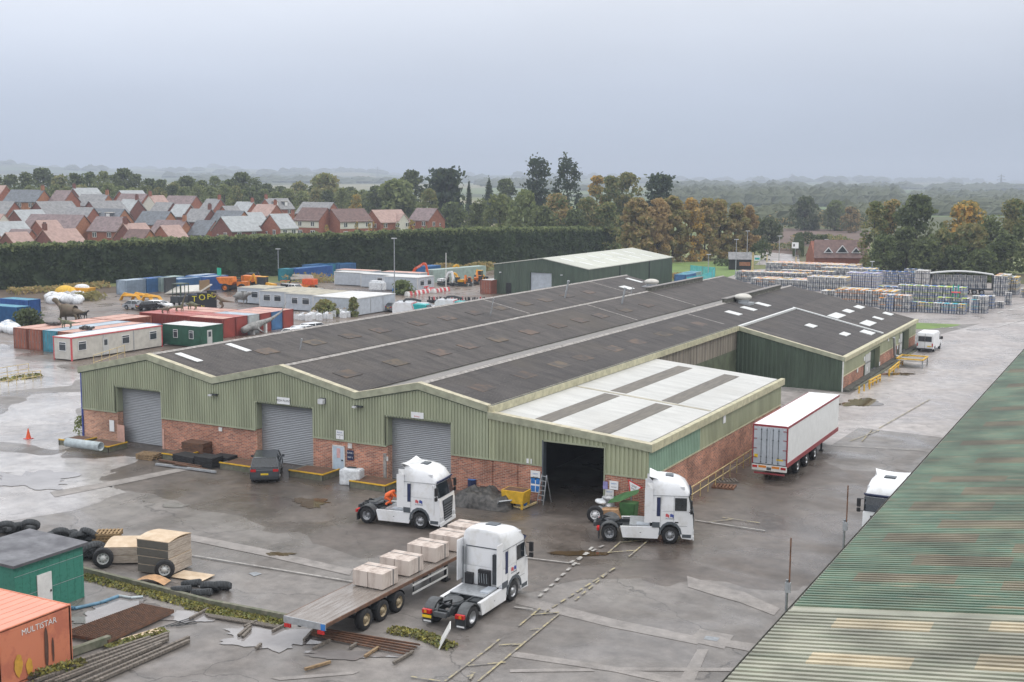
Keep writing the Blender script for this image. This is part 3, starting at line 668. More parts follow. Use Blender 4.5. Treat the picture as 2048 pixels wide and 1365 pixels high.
roof_mat('roof_dark', (.042, .038, .037), (.095, .084, .078), speck=(.24, .22, .19))
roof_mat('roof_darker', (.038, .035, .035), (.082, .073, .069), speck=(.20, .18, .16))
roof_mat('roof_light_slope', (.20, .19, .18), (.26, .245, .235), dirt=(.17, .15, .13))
roof_mat('roof_pale', (.46, .46, .44), (.60, .60, .575), lap=20, joint=2, speck=(.42, .40, .34), dirt=(.40, .39, .36), rough=.45)
roof_mat('roof_shed', (.44, .45, .40), (.52, .53, .47), lap=20, joint=2, speck=(.5, .5, .45), dirt=(.36, .37, .32))
mk('rooflight_dirty', (.105, .075, .052), .75, col2=(.052, .045, .042), scale=1.1, edge=(.42, .6), objrand=.2)
mk('rooflight_band', (.135, .118, .092), .5, var=.18, scale=2, stretch=(3, .3, 1))
mk('rooflight_white', (.66, .67, .66), .35, var=.05)
mk('moss_wall', (.16, .155, .135), .9, col2=(.05, .05, .035), scale=3)
mk('pale_rail', (.58, .50, .34), .6, var=.15)

Y0 = 71.4
PROF = [(-77.0, 5.75), (-69.8, 7.35), (-63.2, 6.0), (-56.8, 7.44), (-50.1, 5.98), (-44.9, 7.12), (-39.4, 6.02)]
AN0, AN1 = (-39.4, 5.62), (-27.93, 4.64)
prof = interp(PROF); XM0, XM1, XA = -77.0, -39.4, -27.93
BT = 2.42
wh = thing('warehouse', (0, 0, 0), 0, 'long three-bay warehouse with dark corrugated roof, green ribbed gables over a brick base', 'warehouse')
doors = [(-73.25, -68.5, 4.5), (-59.18, -53.91, 4.53), (-47.56, -42.29, 4.56)]
m = MB()
ribwall(m, (XM0, Y0), (XM1, Y0), lambda t: prof(XM0+t)-.25, lambda t: BT, 'cladding', pitch=.24, dep=.07, skips=[(a-XM0, b-XM0, c) for a, b, c in doors])
m.build('front_cladding', wh)
m = MB()
edges = [XM0+.06]+[v for a, b, c in doors for v in (a, b)]+[XM1]
for i in range(0, len(edges), 2):
    m = MB(); m.box(edges[i], edges[i+1], Y0+.02, Y0+.36, -.1, BT, 'brick_pale' if i == 0 else 'brick'); m.build('brick_wall', wh)
for i in range(0, len(edges), 2):
    if edges[i+1]-edges[i] > .2: q = MB(); q.box(edges[i], edges[i+1], Y0-.10, Y0+.019, BT-.03, BT+.07, 'cladding'); q.build('drip_rail', wh)
m = MB()
ribwall(m, (XM0, 168), (XM0, Y0), lambda t: 5.7, lambda t: BT, 'cladding', pitch=.6, dep=.04)
m.box(XM0+.02, XM0+.3, Y0+.37, 168, -.1, BT, 'brick')
ribwall(m, (XM1, 101.3), (XM1, 125), lambda t: 5.95, lambda t: 3.55, 'cladding_brown', pitch=.8, dep=.05)
ribwall(m, (XM1, 101.3), (XM1, 125), lambda t: 3.55, lambda t: 0, 'cladding_moss', pitch=.4, dep=.04)
ribwall(m, (XM1, Y0+.4), (XM1, 101.3), lambda t: 5.95, lambda t: 0, 'cladding', pitch=1, dep=.04)
for (a, b, c) in ((-77, -63.2, 168), (-63.2, -50.1, 173), (-50.1, -39.4, 165.6)):
    ribwall(m, (b, c), (a, c), (lambda b_: lambda t: prof(b_-t)-.1)(b), lambda t: 0, 'cladding', pitch=.8)
m.box(-63.25, -63.15, 168, 173, 0, 5.9, 'cladding'); m.box(-50.15, -50.05, 165.6, 173, 0, 5.9, 'cladding')
m.build('side_cladding', wh)
for i, (a, b, c) in enumerate(doors):
    m = MB(); y = Y0+.62; n = 34
    for k in range(n):
        z0, z1 = c*k/n, c*(k+1)/n; zm = (z0+z1)/2
        m.add([(a, y, z0), (b, y, z0), (b, y-.03, zm), (a, y-.03, zm), (b, y, z1), (a, y, z1)], [(0, 1, 2, 3), (3, 2, 4, 5)], 'shutter')
    s = m.build('roller_shutter', wh)
    g = MB()
    g.box(a, a+.08, Y0+.01, Y0+.60, BT+.05, c, 'cladding'); g.box(b-.08, b, Y0+.01, Y0+.60, BT+.05, c, 'cladding')
    g.box(a+.08, b-.08, Y0+.01, Y0+.60, c-.06, c, 'cladding_dark')
    g.box(a-.12, a, Y0-.07, Y0-.0, BT+.07, c+.1, 'cladding'); g.box(b, b+.12, Y0-.07, Y0, BT+.07, c+.1, 'cladding'); g.box(a, b, Y0-.07, Y0, c, c+.1, 'cladding')
    g.box(a, a+.06, Y0+.03, Y0+.60, 0, BT, 'brick_pale'); g.box(b-.06, b, Y0+.03, Y0+.60, 0, BT, 'brick_pale')
    if i == 0:
        g.box(a-.02, a+.75, Y0-.02, Y0+.015, 0, 1.45, 'pink_paint'); g.box(b, b+.2, Y0-.02, Y0+.015, 0, 1.6, 'pink_paint')
    if i == 2: g.box(a-.28, a-.02, Y0-.03, Y0+.01, .1, 1.9, 'concrete')
    g.build('door_surround', wh)
ends = [168, 168, 173, 173, 165.6, 165.6]
for i in range(6):
    m = MB(); A, B = PROF[i], PROF[i+1]
    roofstrip(m, (A[0]+(.15 if i in (2, 4) else 0), A[1]-.03), (B[0]-(.25 if i in (1, 3) else 0), B[1]-.02), Y0+.25, ends[i], 'roof_light_slope' if i in (2, 4) else 'roof_dark' if i != 5 else 'roof_darker')  # left slopes paler, grazing sky sheen painted into their colour
    rf = m.build('roof', wh)
    if i in (1, 3, 5):
        x0, x1 = (A[0]+B[0])/2-.55+1.1*0, (A[0]+B[0])/2+.75
        ys = {1: [81.7, 88.3, 93.7, 98.7, 105.5, 111.2, 117, 123, 129, 134.4, 140.5, 147], 3: [74.9, 81.5, 88.1, 93, 98.3, 104.6, 110.8, 116.1, 121.3, 128, 134.6], 5: [75.2, 81.7, 87.8, 92.2, 98.7, 104, 110.6, 115.2, 120.7]}[i]
        for y in ys:
            q = MB(); on_slope(q, (A[0], A[1]-.03), (B[0], B[1]-.02), x0, x1, y-1.05, y+1.05, 'rooflight_dirty', .012); q.build('rooflight', wh)
        for y in ([124.6, 154.5] if i == 1 else [124.8, 143.5] if i == 3 else [124.3]):
            g = MB(); on_slope(g, (A[0], A[1]-.03), (B[0]-.3, B[1]-.02), A[0]+.1, B[0]-.35, y-.1, y+.1, 'concrete', .05); g.build('roof_joint', wh)
def light_rect(parent, A, B, x0, x1, y0, y1, up=.03):
    q = MB(); on_slope(q, A, B, x0, x1, y0, y1, 'rooflight_white', up); return q.build('rooflight', parent)
for x0, x1, y in ((-69.0, -66.7, 73.9), (-69.2, -67.0, 80.1)): light_rect(wh, PROF[1], PROF[2], x0, x1, y-.35, y+.35)
light_rect(wh, PROF[1], PROF[2], -68.6, -66.2, 164.7, 165.7); light_rect(wh, PROF[1], PROF[2], -66.2, -64.6, 156.6, 158.6)
for y in (132.3, 137.9, 143.5): light_rect(wh, PROF[5], PROF[6], -42.9, -41.3, y-.8, y+.8)
m = MB()
for x, z, y1 in ((-69.8, 7.36, 168), (-56.8, 7.45, 173), (-44.9, 7.13, 165.6)):
    m.prism([(x-.28, z-.07), (x, z+.05), (x+.28, z-.07), (x, z-.02)], 'y', Y0+.1, y1, 'concrete')
for x, z, y1 in ((-63.2, 6.0, 168), (-50.1, 5.98, 173)):
    m.prism([(x-.3, z-.02), (x-.3, z-.12), (x+.3, z-.12), (x+.3, z-.02), (x+.26, z-.02), (x+.26, z-.08), (x-.26, z-.08), (x-.26, z-.02)], 'y', Y0+.1, y1, 'plinth')
m.box(XM1-.05, XM1+.32, Y0-.12, 124.9, 5.55, 6.06, 'fascia_pale'); m.box(XM1+.02, XM1+.26, Y0+.1, 124.9, 6.06, 6.075, 'plinth')
m.box(XM0-.25, XM0+.02, Y0-.1, 168, 5.5, 5.74, 'fascia')
m.build('gutter', wh)
m = MB()    # barge boards along the gables
for (a, b) in zip(PROF, PROF[1:]):
    x0, x1 = a[0]-(.25 if a is PROF[0] else 0), b[0]
    z0, z1 = prof(a[0]), b[1]
    m.prism([(x0, z0-.40), (x1, z1-.40), (x1, z1+.06), (x0, z0+.06)], 'y', Y0-.18, Y0-.10, 'fascia')
    m.prism([(x0, z0+.061), (x1, z1+.061), (x1, z1+.09), (x0, z0+.09)], 'y', Y0-.18, Y0+.34, 'fascia_top')
    m.prism([(x0, z0-.47), (x1, z1-.47), (x1, z1-.405), (x0, z0-.405)], 'y', Y0-.11, Y0-.04, 'cladding_dark')
m.build('barge_board', wh)
for x, y0, y1, z in ((-56.8, 143.5, 163.5, 7.44), (-44.9, 124.5+13, 160, 7.12)):   # raised upstands on the ridges
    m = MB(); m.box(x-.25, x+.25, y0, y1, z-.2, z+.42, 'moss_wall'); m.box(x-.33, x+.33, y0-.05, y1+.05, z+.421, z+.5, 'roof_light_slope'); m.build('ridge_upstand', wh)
for x, y, z in ((-43.8, 141, 6.9), (-63.9, 163, 6.3)):     # mushroom roof fans
    q = MB(); q.box(x-1.1, x+1.1, y-1.0, y+1.0, z-.4, z+.05, 'galv'); q.cyl((x, y, z+.05), (x, y, z+.4), .75, 'galv', 16)
    q.ell((x, y, z+.65), (1.05, 1.05, .42), 'cabin_cream', 18, 8); q.build('roof_fan', wh)
for x, y, z, h in ((-55, 131, 7.0, 1.7), (-62.6+.9, 150, 6.2, .9), (-65.5, 85, 6.4, .8), (-65, 118, 6.4, 1.6), (-66, 139, 6.6, 1.9)):
    q = MB(); q.cyl((x, y, z-.3), (x+.25*h, y, z+h), .11 if h > 1.65 else .05, 'galv', 8); q.cyl((x+.25*h, y, z+h), (x+.25*h+.05, y, z+h+.18), .18 if h > 1.65 else .07, 'galv', 8); q.build('vent_pipe', wh)
for x, z in ((-70+7.0, 4.75), (-49.8, 5.05)):
    q = MB(); q.box(x-.3, x+.35, Y0-.35, Y0-.1, z, z+.1, 'plastic_dark'); q.box(x-.35, x-.05, Y0-.5, Y0-.3, z-.05, z+.08, 'lamp_clear'); q.build('wall_lamp', wh)
q = MB(); q.box(-53.2, -52.75, Y0-.4, Y0-.1, 5.0, 5.35, 'lamp_clear'); q.box(-53.25, -52.7, Y0-.1, Y0-.02, 4.98, 5.4, 'plastic_dark'); q.build('wall_lamp', wh)
m = MB(); m.box(-52.15, -51.2, Y0-.05, Y0+.02, 0, 1.98, 'door_blue'); m.box(-52.22, -52.15, Y0-.06, Y0+.02, 0, 2.05, 'trim_white'); m.box(-51.2, -51.13, Y0-.06, Y0+.02, 0, 2.05, 'trim_white'); m.box(-52.22, -51.13, Y0-.06, Y0+.02, 1.98, 2.06, 'trim_white')
dr = m.build('door', wh)
q = MB(); q.box(-51.4, -51.28, Y0-.12, Y0-.05, .98, 1.05, 'black'); q.build('handle', dr)
q = MB(); q.box(-51.82, -51.52, Y0-.058, Y0-.05, 1.15, 1.85, 'k_pink'); q.build('poster', dr)
q = MB(); q.box(XM0-.08, XM0+.04, Y0-.09, Y0+.02, .1, 5.5, 'blue_mark'); q.build('downpipe', wh)

# pale roofed annex
ax = thing('warehouse_annex', (0, 0, 0), 0, 'lean-to annex with pale corrugated roof, brown rooflight bands and a wide open doorway', 'annex')
anf = lambda x: AN0[1]+(AN1[1]-AN0[1])*(x-AN0[0])/(AN1[0]-AN0[0])
OD = (-35.38, -30.89, 4.16)
m = MB()
ribwall(m, (XM1+.02, Y0), (XA, Y0), lambda t: anf(XM1+t)-.25, lambda t: BT, 'cladding_warm', pitch=.3, dep=.08, skips=[(OD[0]-XM1, OD[1]-XM1, OD[2])])
m.build('front_cladding', ax)
m = MB()
ribwall(m, (XA, Y0+.02), (XA, 80.9), lambda t: 4.45, lambda t: BT, 'cladding_teal', pitch=.3, dep=.05)
ribwall(m, (XA, 80.9), (XA, 101.3), lambda t: 4.45, lambda t: BT, 'cladding_warm', pitch=.3, dep=.05)
ribwall(m, (XA, 101.3), (XM1, 101.3), lambda t: anf(XA-t)-.1, lambda t: 0, 'cladding', pitch=.5, dep=.05)
m.build('side_cladding', ax)
m = MB(); m.box(XM1+.003, OD[0], Y0+.02, Y0+.36, -.1, BT, 'brick'); m.box(OD[1], XA-.02, Y0+.02, Y0+.36, -.1, BT, 'brick')
m.box(XA-.36, XA-.01, Y0+.37, 101.2, -.1, BT, 'brick')
m.box(-37.6, -37.2, Y0-.06, Y0+.015, 0, BT-.1, 'brick'); m.box(-39.5, -39.1, Y0-.05, Y0+.012, 0, BT-.1, 'brick')
m.build('brick_wall', ax)
m = MB(); m.box(OD[0], OD[0]+.1, Y0-.06, Y0+.4, 0, OD[2], 'truck_grey'); m.box(OD[1]-.08, OD[1], Y0-.06, Y0+.4, 0, OD[2], 'cladding'); m.box(OD[0]+.1, OD[1]-.08, Y0-.06, Y0+.4, OD[2]-.08, OD[2]+.05, 'cladding')
m.build('door_frame', ax)
m = MB(); m.box(XM1+.4, XM1+.5, Y0+.5, 101, 0, 5, 'interior_shade'); m.box(XM1+.5, XA-.5, 97, 97.2, 0, 4.4, 'interior_shade'); m.box(XA-.5, XA-.4, Y0+.5, 97, 0, 4.2, 'interior_shade'); m.build('inner_lining', ax)  # inner walls near-black, darkness behind the doorway painted into their colour
m = MB(); roofstrip(m, (AN0[0]+.3, AN0[1]-.1), (AN1[0]-.35, AN1[1]-.05), Y0+.3, 101.3, 'roof_pale'); m.build('roof', ax)
AA, AB = (AN0[0]+.3, AN0[1]-.1), (AN1[0]-.35, AN1[1]-.05)
for x0, x1, y0, y1 in ((-36.42, -35.2, 72.4, 83.9), (-32.3, -31.0, 72.35, 83.7), (-36.5, -35.2, 85.1, 99.7), (-32.3, -31.0, 84.9, 99.5)):
    q = MB(); on_slope(q, AA, AB, x0, x1, y0, y1, 'rooflight_band', .02); q.build('rooflight', ax)
q = MB(); on_slope(q, AA, AB, AA[0]+.1, AB[0]-.1, 84.3, 84.65, 'roof_tan', .025); q.build('roof_joint', ax)
m = MB()
m.prism([(XM1, AN0[1]-.40), (XA+.25, AN1[1]-.44), (XA+.25, AN1[1]+.02), (XM1, AN0[1]+.04)], 'y', Y0-.2, Y0-.12, 'fascia')
m.prism([(XM1, AN0[1]+.041), (XA+.25, AN1[1]+.021), (XA+.25, AN1[1]+.05), (XM1, AN0[1]+.07)], 'y', Y0-.2, Y0+.34, 'fascia_top')
m.box(XA+.12, XA+.25, Y0-.11, 101.5, 4.15, 4.66, 'fascia_pale'); m.box(XA-.33, XA-.1, Y0+.35, 101.3, 4.45, 4.52, 'plinth'); m.box(XA-.1, XA+.12, Y0-.1, 101.5, 4.5, 4.67, 'fascia_pale')
m.box(XA-.02, XA+.06, Y0-.0, 101.3, BT-.03, BT+.08, 'fascia_pale'); m.box(XM1+.0, OD[0], Y0-.07, Y0+.0, BT-.03, BT+.07, 'cladding'); m.box(OD[1], XA, Y0-.07, Y0+.0, BT-.03, BT+.07, 'cladding')
m.build('fascia', ax)
for px, sz in (((1448, 841), .35),):
    p = GX(*px, XA+.07); q = MB(); q.box(p.x, p.x+.05, p.y-.25, p.y+.25, p.z-.2, p.z+.35, 'white'); q.build('sign_plate', ax)
# lower side warehouse (catslide)
sw = thing('side_warehouse', (0, 0, 0), 0, 'low warehouse wing with sloping dark roof, dark green end wall and brick loading side', 'warehouse')
CA, CB = (XM1+.4, 5.85), (-28.3, 3.45)
csf = lambda x: CA[1]+(CB[1]-CA[1])*(x-CA[0])/(CB[0]-CA[0])
m = MB(); ribwall(m, (XM1+.05, 125.0), (-28.3, 125.0), lambda t: csf(XM1+t)-.12, lambda t: -.1, 'cladding_dark', pitch=.45, dep=.06); m.build('end_cladding', sw)
m = MB(); roofstrip(m, (XM1+.4, 5.85), (-28.3, 3.45), 125.1, 146.9, 'roof_darker'); m.build('roof', sw)
m = MB(); roofstrip(m, (XM1-.0, 6.0), (-28.3, 3.47), 147.0, 165.6, 'roof_dark'); m.build('roof', sw)
DD = [(138.0, 143.3, 2.6), (156.2, 160.9, 2.75)]
m = MB(); ribwall(m, (-28.3, 125.02), (-28.3, 165.6), lambda t: 3.2, lambda t: 1.5, 'cladding_warm', pitch=.45, dep=.05, skips=[(a-125.02, b-125.02, c) for a, b, c in DD]); m.build('side_cladding', sw)
m = MB()
for a, b in ((125.06, 138.0), (143.3, 156.2), (160.9, 165.5)): m.box(-28.62, -28.28, a, b, -.4, 1.5, 'brick'); m.box(-28.28, -28.2, a, b, 1.47, 1.56, 'pale_rail')
m.build('brick_wall', sw)
for a, b, c in DD:
    m = MB(); m.box(-28.9, -28.8, a, b, .1, c, 'cladding_dark'); m.box(-28.8, -28.25, a, a+.12, .1, c, 'concrete'); m.box(-28.8, -28.25, b-.12, b, .1, c, 'cladding'); m.box(-28.24, -28.2, a-2.6 if a < 140 else a-1.5, a, .1, c-.1, 'cabin_grey'); m.build('loading_door', sw)
for y, w_ in ((135.0, .9), (153.3, .9)):
    q = MB(); q.box(-28.27, -28.22, y, y+w_, .1, 1.45, 'cladding_dark'); q.build('door', sw)
m = MB(); m.box(-28.28, -27.5, 125.0, 165.6, -.3, .25, 'plinth'); m.box(-27.5, -27.2, 127, 165.6, -.3, .1, 'concrete_mossy'); m.build('plinth', sw)
m = MB()
m.prism([(XM1+.32, csf(XM1+.32)-.30), (-28.0, 3.1), (-28.0, 3.5), (XM1+.32, csf(XM1+.32)+.1)], 'y', 124.82, 124.92, 'fascia')
m.prism([(XM1+.32, csf(XM1+.32)+.101), (-28.0, 3.501), (-28.0, 3.53), (XM1+.32, csf(XM1+.32)+.13)], 'y', 124.82, 125.3, 'fascia_top')
m.box(-28.2, -28.0, 124.93, 165.8, 3.08, 3.47, 'fascia_pale'); m.box(-28.6, -28.0, 125.3, 165.8, 3.471, 3.5, 'fascia_pale')
m.build('fascia', sw)
m = MB(); on_slope(m, (XM1+.3, 5.93), (-28.3, 3.47), XM1-.0, -28.7, 146.75, 147.15, 'rooflight_white', .1); m.box(XM1+.05, XM1+.4, 125, 146.9, 5.7, 6.05, 'rooflight_white'); m.build('roof_flashing', sw)
q = MB(); q.cyl((-28.15, 124.7, 0), (-28.15, 124.7, 3.1), .07, 'trim_white', 8); q.build('downpipe', sw)
q = MB(); q.cyl((-27.9, 150.3, .6), (-27.9, 149.2, 2.9), .16, 'galv', 10); q.cyl((-27.9, 150.3, .6), (-27.3, 151.2, .35), .16, 'galv', 10); q.build('extract_duct', sw)
for px in ((1729, 718), (1734, 739), (1715, 741), (1777, 679), (1788, 688), (1798, 682), (1759, 728), (1795, 695)):
    p = GX(*px, -28.2); q = MB(); q.box(-28.22, -28.18, p.y-.25, p.y+.25, p.z-.22, p.z+.22, 'white'); q.build('sign_plate', sw)
# dark green shed behind
sh = thing('dark_shed', (0, 0, 0), 0, 'dark green steel shed with pale roof and one closed white shutter', 'shed')
SP = interp([(-110.9, 5.45), (-100.74, 6.85), (-91.6, 5.2)])
m = MB(); ribwall(m, (-110.9, 202.8), (-91.6, 202.8), lambda t: SP(-110.9+t), lambda t: 0, 'cladding_dark', pitch=.5, dep=.05, skips=[(7.62, 11.95, 4.23)])
ribwall(m, (-91.6, 202.8), (-91.6, 245.2), lambda t: 5.15, lambda t: 0, 'cladding_dark', pitch=.5, dep=.05); ribwall(m, (-110.9, 245.2), (-110.9, 202.8), lambda t: 5.4, lambda t: 0, 'cladding_dark', pitch=.8)
ribwall(m, (-91.6, 245.2), (-110.9, 245.2), lambda t: SP(-91.6-t), lambda t: 0, 'cladding_dark', pitch=.8); m.build('cladding', sh)
for a, b in (((-110.9, 5.45), (-100.74, 6.85)), ((-100.74, 6.85), (-91.6, 5.2))):
    m = MB(); roofstrip(m, (a[0]-(.1 if a[0] < -105 else 0), a[1]+.08), (b[0]+(.15 if b[0] > -95 else 0), b[1]+.08), 202.6, 245.4, 'roof_shed', .14); m.build('roof', sh)
for k in range(6):
    y = 207+k*5.9
    for x0, x1 in ((-99.3, -96.6), (-96.0, -93.4)):
        q = MB(); on_slope(q, (-100.74, 6.93), (-91.6, 5.28), x0, x1, y+(1.2 if x0 > -97 else 0), y+.7+(1.2 if x0 > -97 else 0), 'rooflight_white', .03); q.build('rooflight', sh)
m = MB(); m.box(-103.28, -98.95, 203.0, 203.1, 0, 4.23, 'cabin_blue')
for k in range(9): m.box(-103.28, -98.95, 202.97, 203.0, .3+k*.45, .32+k*.45, 'cabin_grey')
m.build('roller_shutter', sh)
m = MB(); m.box(-108.3, -107.2, 202.7, 202.78, 0, 2.1, 'black'); m.build('door', sh)
for x in (-109.6, -97.0): q = MB(); q.box(x, x+.3, 202.4, 202.75, 3.9, 4.1, 'lamp_clear'); q.build('wall_lamp', sh)
for y in (217, 232): q = MB(); q.cyl((-91.5, y, 0), (-91.5, y, 5.1), .09, 'black', 6); q.build('downpipe', sh)
# near corrugated roof at the right
nr = thing('corrugated_roof_shed', (0, 0, 0), 0, 'weathered green corrugated metal roof filling the lower right', 'shed')
def strip_mat(name, cols, rough=.45, sx=.25, sy=2.2, metal=.1):
    m = bpy.data.materials.new(name); m.use_nodes = True; t = m.node_tree; b = t.nodes['Principled BSDF']; L = t.links.new
    g = t.nodes.new('ShaderNodeTexCoord'); mp = t.nodes.new('ShaderNodeMapping'); mp.inputs['Scale'].default_value = (sx, sy, .3); L(g.outputs['Object'], mp.inputs[0])
    n = t.nodes.new('ShaderNodeTexNoise'); n.inputs['Scale'].default_value = 1.2; n.inputs['Detail'].default_value = 5; n.inputs['Roughness'].default_value = .6; L(mp.outputs[0], n.inputs[0])
    r = t.nodes.new('ShaderNodeValToRGB'); L(n.outputs[0], r.inputs[0]); r.color_ramp.elements[0].position = .3; r.color_ramp.elements[0].color = (*cols[0], 1)
    r.color_ramp.elements[1].position = .7; r.color_ramp.elements[1].color = (*cols[-1], 1)
    for i, c in enumerate(cols[1:-1]): r.color_ramp.elements.new(.3+.4*(i+1)/(len(cols)-1)).color = (*c, 1)
    n2 = t.nodes.new('ShaderNodeTexNoise'); n2.inputs['Scale'].default_value = .35; n2.inputs['Detail'].default_value = 4; L(g.outputs['Object'], n2.inputs[0])
    q = t.nodes.new('ShaderNodeMapRange'); L(n2.outputs[0], q.inputs[0]); q.inputs[1].default_value = .35; q.inputs[2].default_value = .65; q.inputs[3].default_value = .6; q.inputs[4].default_value = 1.2
    v = t.nodes.new('ShaderNodeVectorMath'); v.operation = 'SCALE'; L(r.outputs[0], v.inputs[0]); L(q.outputs[0], v.inputs['Scale']); L(v.outputs[0], b.inputs['Base Color'])
    b.inputs['Roughness'].default_value = rough; b.inputs['Metallic'].default_value = metal; MATS[name] = m
strip_mat('sheet_green', [(.07, .135, .09), (.155, .19, .125), (.105, .185, .13), (.29, .235, .15)])
strip_mat('sheet_green_pale', [(.20, .215, .16), (.32, .315, .25), (.26, .285, .21)])
strip_mat('sheet_brown', [(.13, .115, .075), (.19, .165, .11), (.15, .155, .095)])
strip_mat('sheet_sand', [(.36, .31, .21), (.46, .40, .28), (.38, .31, .20)], metal=0)
EX, EZ, SL, RX = -11.25, 5.5, .13, 22.
def near_rz(x): return EZ+SL*(x-EX)
def rib_section(mb, y0, y1, pitch, dep, base, patches):
    cutx = sorted({EX, RX}|{p[k] for p in patches for k in (0, 1)})
    nrib = int((y1-y0)/pitch)
    prof_ = [(0, 0), (.24, 0), (.32, 1), (.80, 1), (.90, 0)]
    for k in range(nrib):
        yy = y0+k*pitch
        pp = [(yy+a*pitch, b*dep) for a, b in prof_]+[(yy+pitch, 0)]
        for xa, xb in zip(cutx, cutx[1:]):
            ym = yy+pitch/2; mt = base
            for p in patches:
                if p[0] <= (xa+xb)/2 <= p[1] and p[2] <= ym <= p[3]: mt = p[4]
            for (ya, ha), (yb, hb) in zip(pp, pp[1:]):
                mb.add([(xa, ya, near_rz(xa)+ha), (xb, ya, near_rz(xb)+ha), (xb, yb, near_rz(xb)+hb), (xa, yb, near_rz(xa)+hb)], [(0, 1, 2, 3)], mt)
def px_patch(corners, mt, A=(EX, EZ), B=(RX, EZ+SL*(RX-EX))):
    pts = []
    for u, v in corners:
        d = ray(u, v); n = Vector((-(B[1]-A[1]), 0, B[0]-A[0])); t = (Vector((A[0], 0, A[1]))-O3).dot(n)/d.dot(n); pts.append(O3+d*t)
    xs = [p.x for p in pts]; ys = [p.y for p in pts]; return (min(xs), max(xs), min(ys), max(ys), mt)
def pt(u0, v0, v1, u1, mt):
    a, b, c = px_patch(((u0, v0),), mt), px_patch(((u0, v1),), mt), px_patch(((u1, (v0+v1)/2),), mt); return (max(a[0], EX+.3), c[0], b[2], a[2], mt)
low = [pt(*c, 'sheet_sand') for c in ((1675, 1246, 1266, 1868), (1628, 1313, 1341, 1830), (1985, 1250, 1272, 2100), (1960, 1320, 1348, 2100))]
up = [pt(*c, 'sheet_brown') for c in ((1718, 1152, 1170, 1916), (1834, 1118, 1138, 2026), (1776, 1074, 1092, 1956), (1884, 1047, 1063, 2070), (1828, 1012, 1029, 1986), (2008, 1170, 1192, 2100),
      (1930, 982, 996, 2090), (1866, 959, 972, 2012), (1956, 921, 933, 2090), (1926, 887, 897, 2085), (1972, 849, 858, 2100), (2030, 1096, 1114, 2100), (1985, 819, 827, 2090), (2018, 772, 780, 2090), (1990, 745, 751, 2090))]
m = MB(); rib_section(m, 26, 43.0, .36, .2, 'sheet_green_pale', low); m.build('roof_sheeting', nr)
m = MB(); rib_section(m, 43.5, 150, .30, .17, 'sheet_green', up); m.build('roof_sheeting', nr)
m = MB(); m.prism([(EX-.02, EZ+.11), (RX, near_rz(RX)+.11), (RX, near_rz(RX)+.02), (EX-.02, EZ+.02)], 'y', 42.95, 43.55, 'sheet_green_pale'); m.build('roof_flashing', nr)
m = MB(); m.prism([(EX-.16, EZ+.06), (EX-.17, EZ+.06), (EX-.17, EZ-.15), (EX+.02, EZ-.15), (EX+.02, EZ-.14), (EX-.16, EZ-.14)], 'y', 26, 150, 'plinth'); m.prism([(EX-.155, EZ-.02), (EX-.16, EZ-.14), (EX+.02, EZ-.14), (EX+.02, EZ-.02), (EX-.02, EZ-.03), (EX-.02, EZ-.1), (EX-.12, EZ-.1), (EX-.12, EZ-.02)], 'y', 26, 150, 'concrete')
m.build('gutter', nr)
m = MB(); ribwall(m, (EX+.15, 150), (EX+.15, 26), lambda t: EZ-.05, lambda t: 0, 'cladding', pitch=.6); m.box(EX+.2, RX, 149.8, 149.95, 0, EZ, 'cladding'); m.build('wall', nr)

for c in (((1706, 614), (1717, 611), (1730, 616), (1718, 618)), ((1683, 622), (1696, 619), (1709, 624), (1695, 626)), ((1655, 632), (1671, 625), (1690, 631), (1676, 639)), ((1763, 627), (1770, 624), (1788, 630), (1782, 632)),
          ((1743, 635), (1748, 633), (1770, 639), (1763, 641)), ((1717, 647), (1731, 641), (1753, 646), (1740, 654)), ((1608, 651), (1618, 648), (1637, 653), (1627, 657)), ((1717, 664), (1727, 660), (1753, 667), (1742, 670)), ((1677, 669), (1687, 664), (1703, 669), (1692, 673))):
    q = px_patch(c, '', (XM1+.3, 5.93), (-28.3, 3.47)); a_, b_ = (q[0]+q[1])/2, (q[2]+q[3])/2; sx_, sy_ = (q[1]-q[0])*.44, (q[3]-q[2])*.46
    light_rect(sw, (XM1+.3, 5.93), (-28.3, 3.47), a_-sx_, a_+sx_, b_-sy_, b_+sy_, .05)
# foliage
rs = np.random.RandomState(11)
def leaf_object(name, P, size, mats, mi=None, parent=None, flat=0., aspect=.75):
    """quads with random orientation at points P; mats list, mi index per point"""
    n = len(P); P = np.asarray(P, dtype=np.float64)
    a = rs.normal(size=(n, 3)); a[:, 2] *= (1-flat); a /= np.linalg.norm(a, axis=1)[:, None]+1e-9
    b = rs.normal(size=(n, 3)); b -= (b*a).sum(1)[:, None]*a; b /= np.linalg.norm(b, axis=1)[:, None]+1e-9
    s = size*rs.uniform(.6, 1.35, n)[:, None]*.5
    V = np.stack([P-a*s-b*s*aspect, P+a*s*1.1-b*s*aspect*.6, P+a*s*.9+b*s*aspect, P-a*s*.8+b*s*aspect*.8], 1).reshape(-1, 3)
    me = bpy.data.meshes.new(name); me.vertices.add(4*n); me.vertices.foreach_set('co', V.astype(np.float32).ravel())
    me.loops.add(4*n); me.loops.foreach_set('vertex_index', np.arange(4*n, dtype=np.int32))
    me.polygons.add(n); me.polygons.foreach_set('loop_start', np.arange(0, 4*n, 4, dtype=np.int32))
    for m in mats: me.materials.append(MATS[m])
    if mi is not None: me.polygons.foreach_set('material_index', np.asarray(mi, dtype=np.int32))
    me.update(calc_edges=True)
    o = bpy.data.objects.new(name, me); sc.collection.objects.link(o)
    if parent: o.parent = parent
    return o
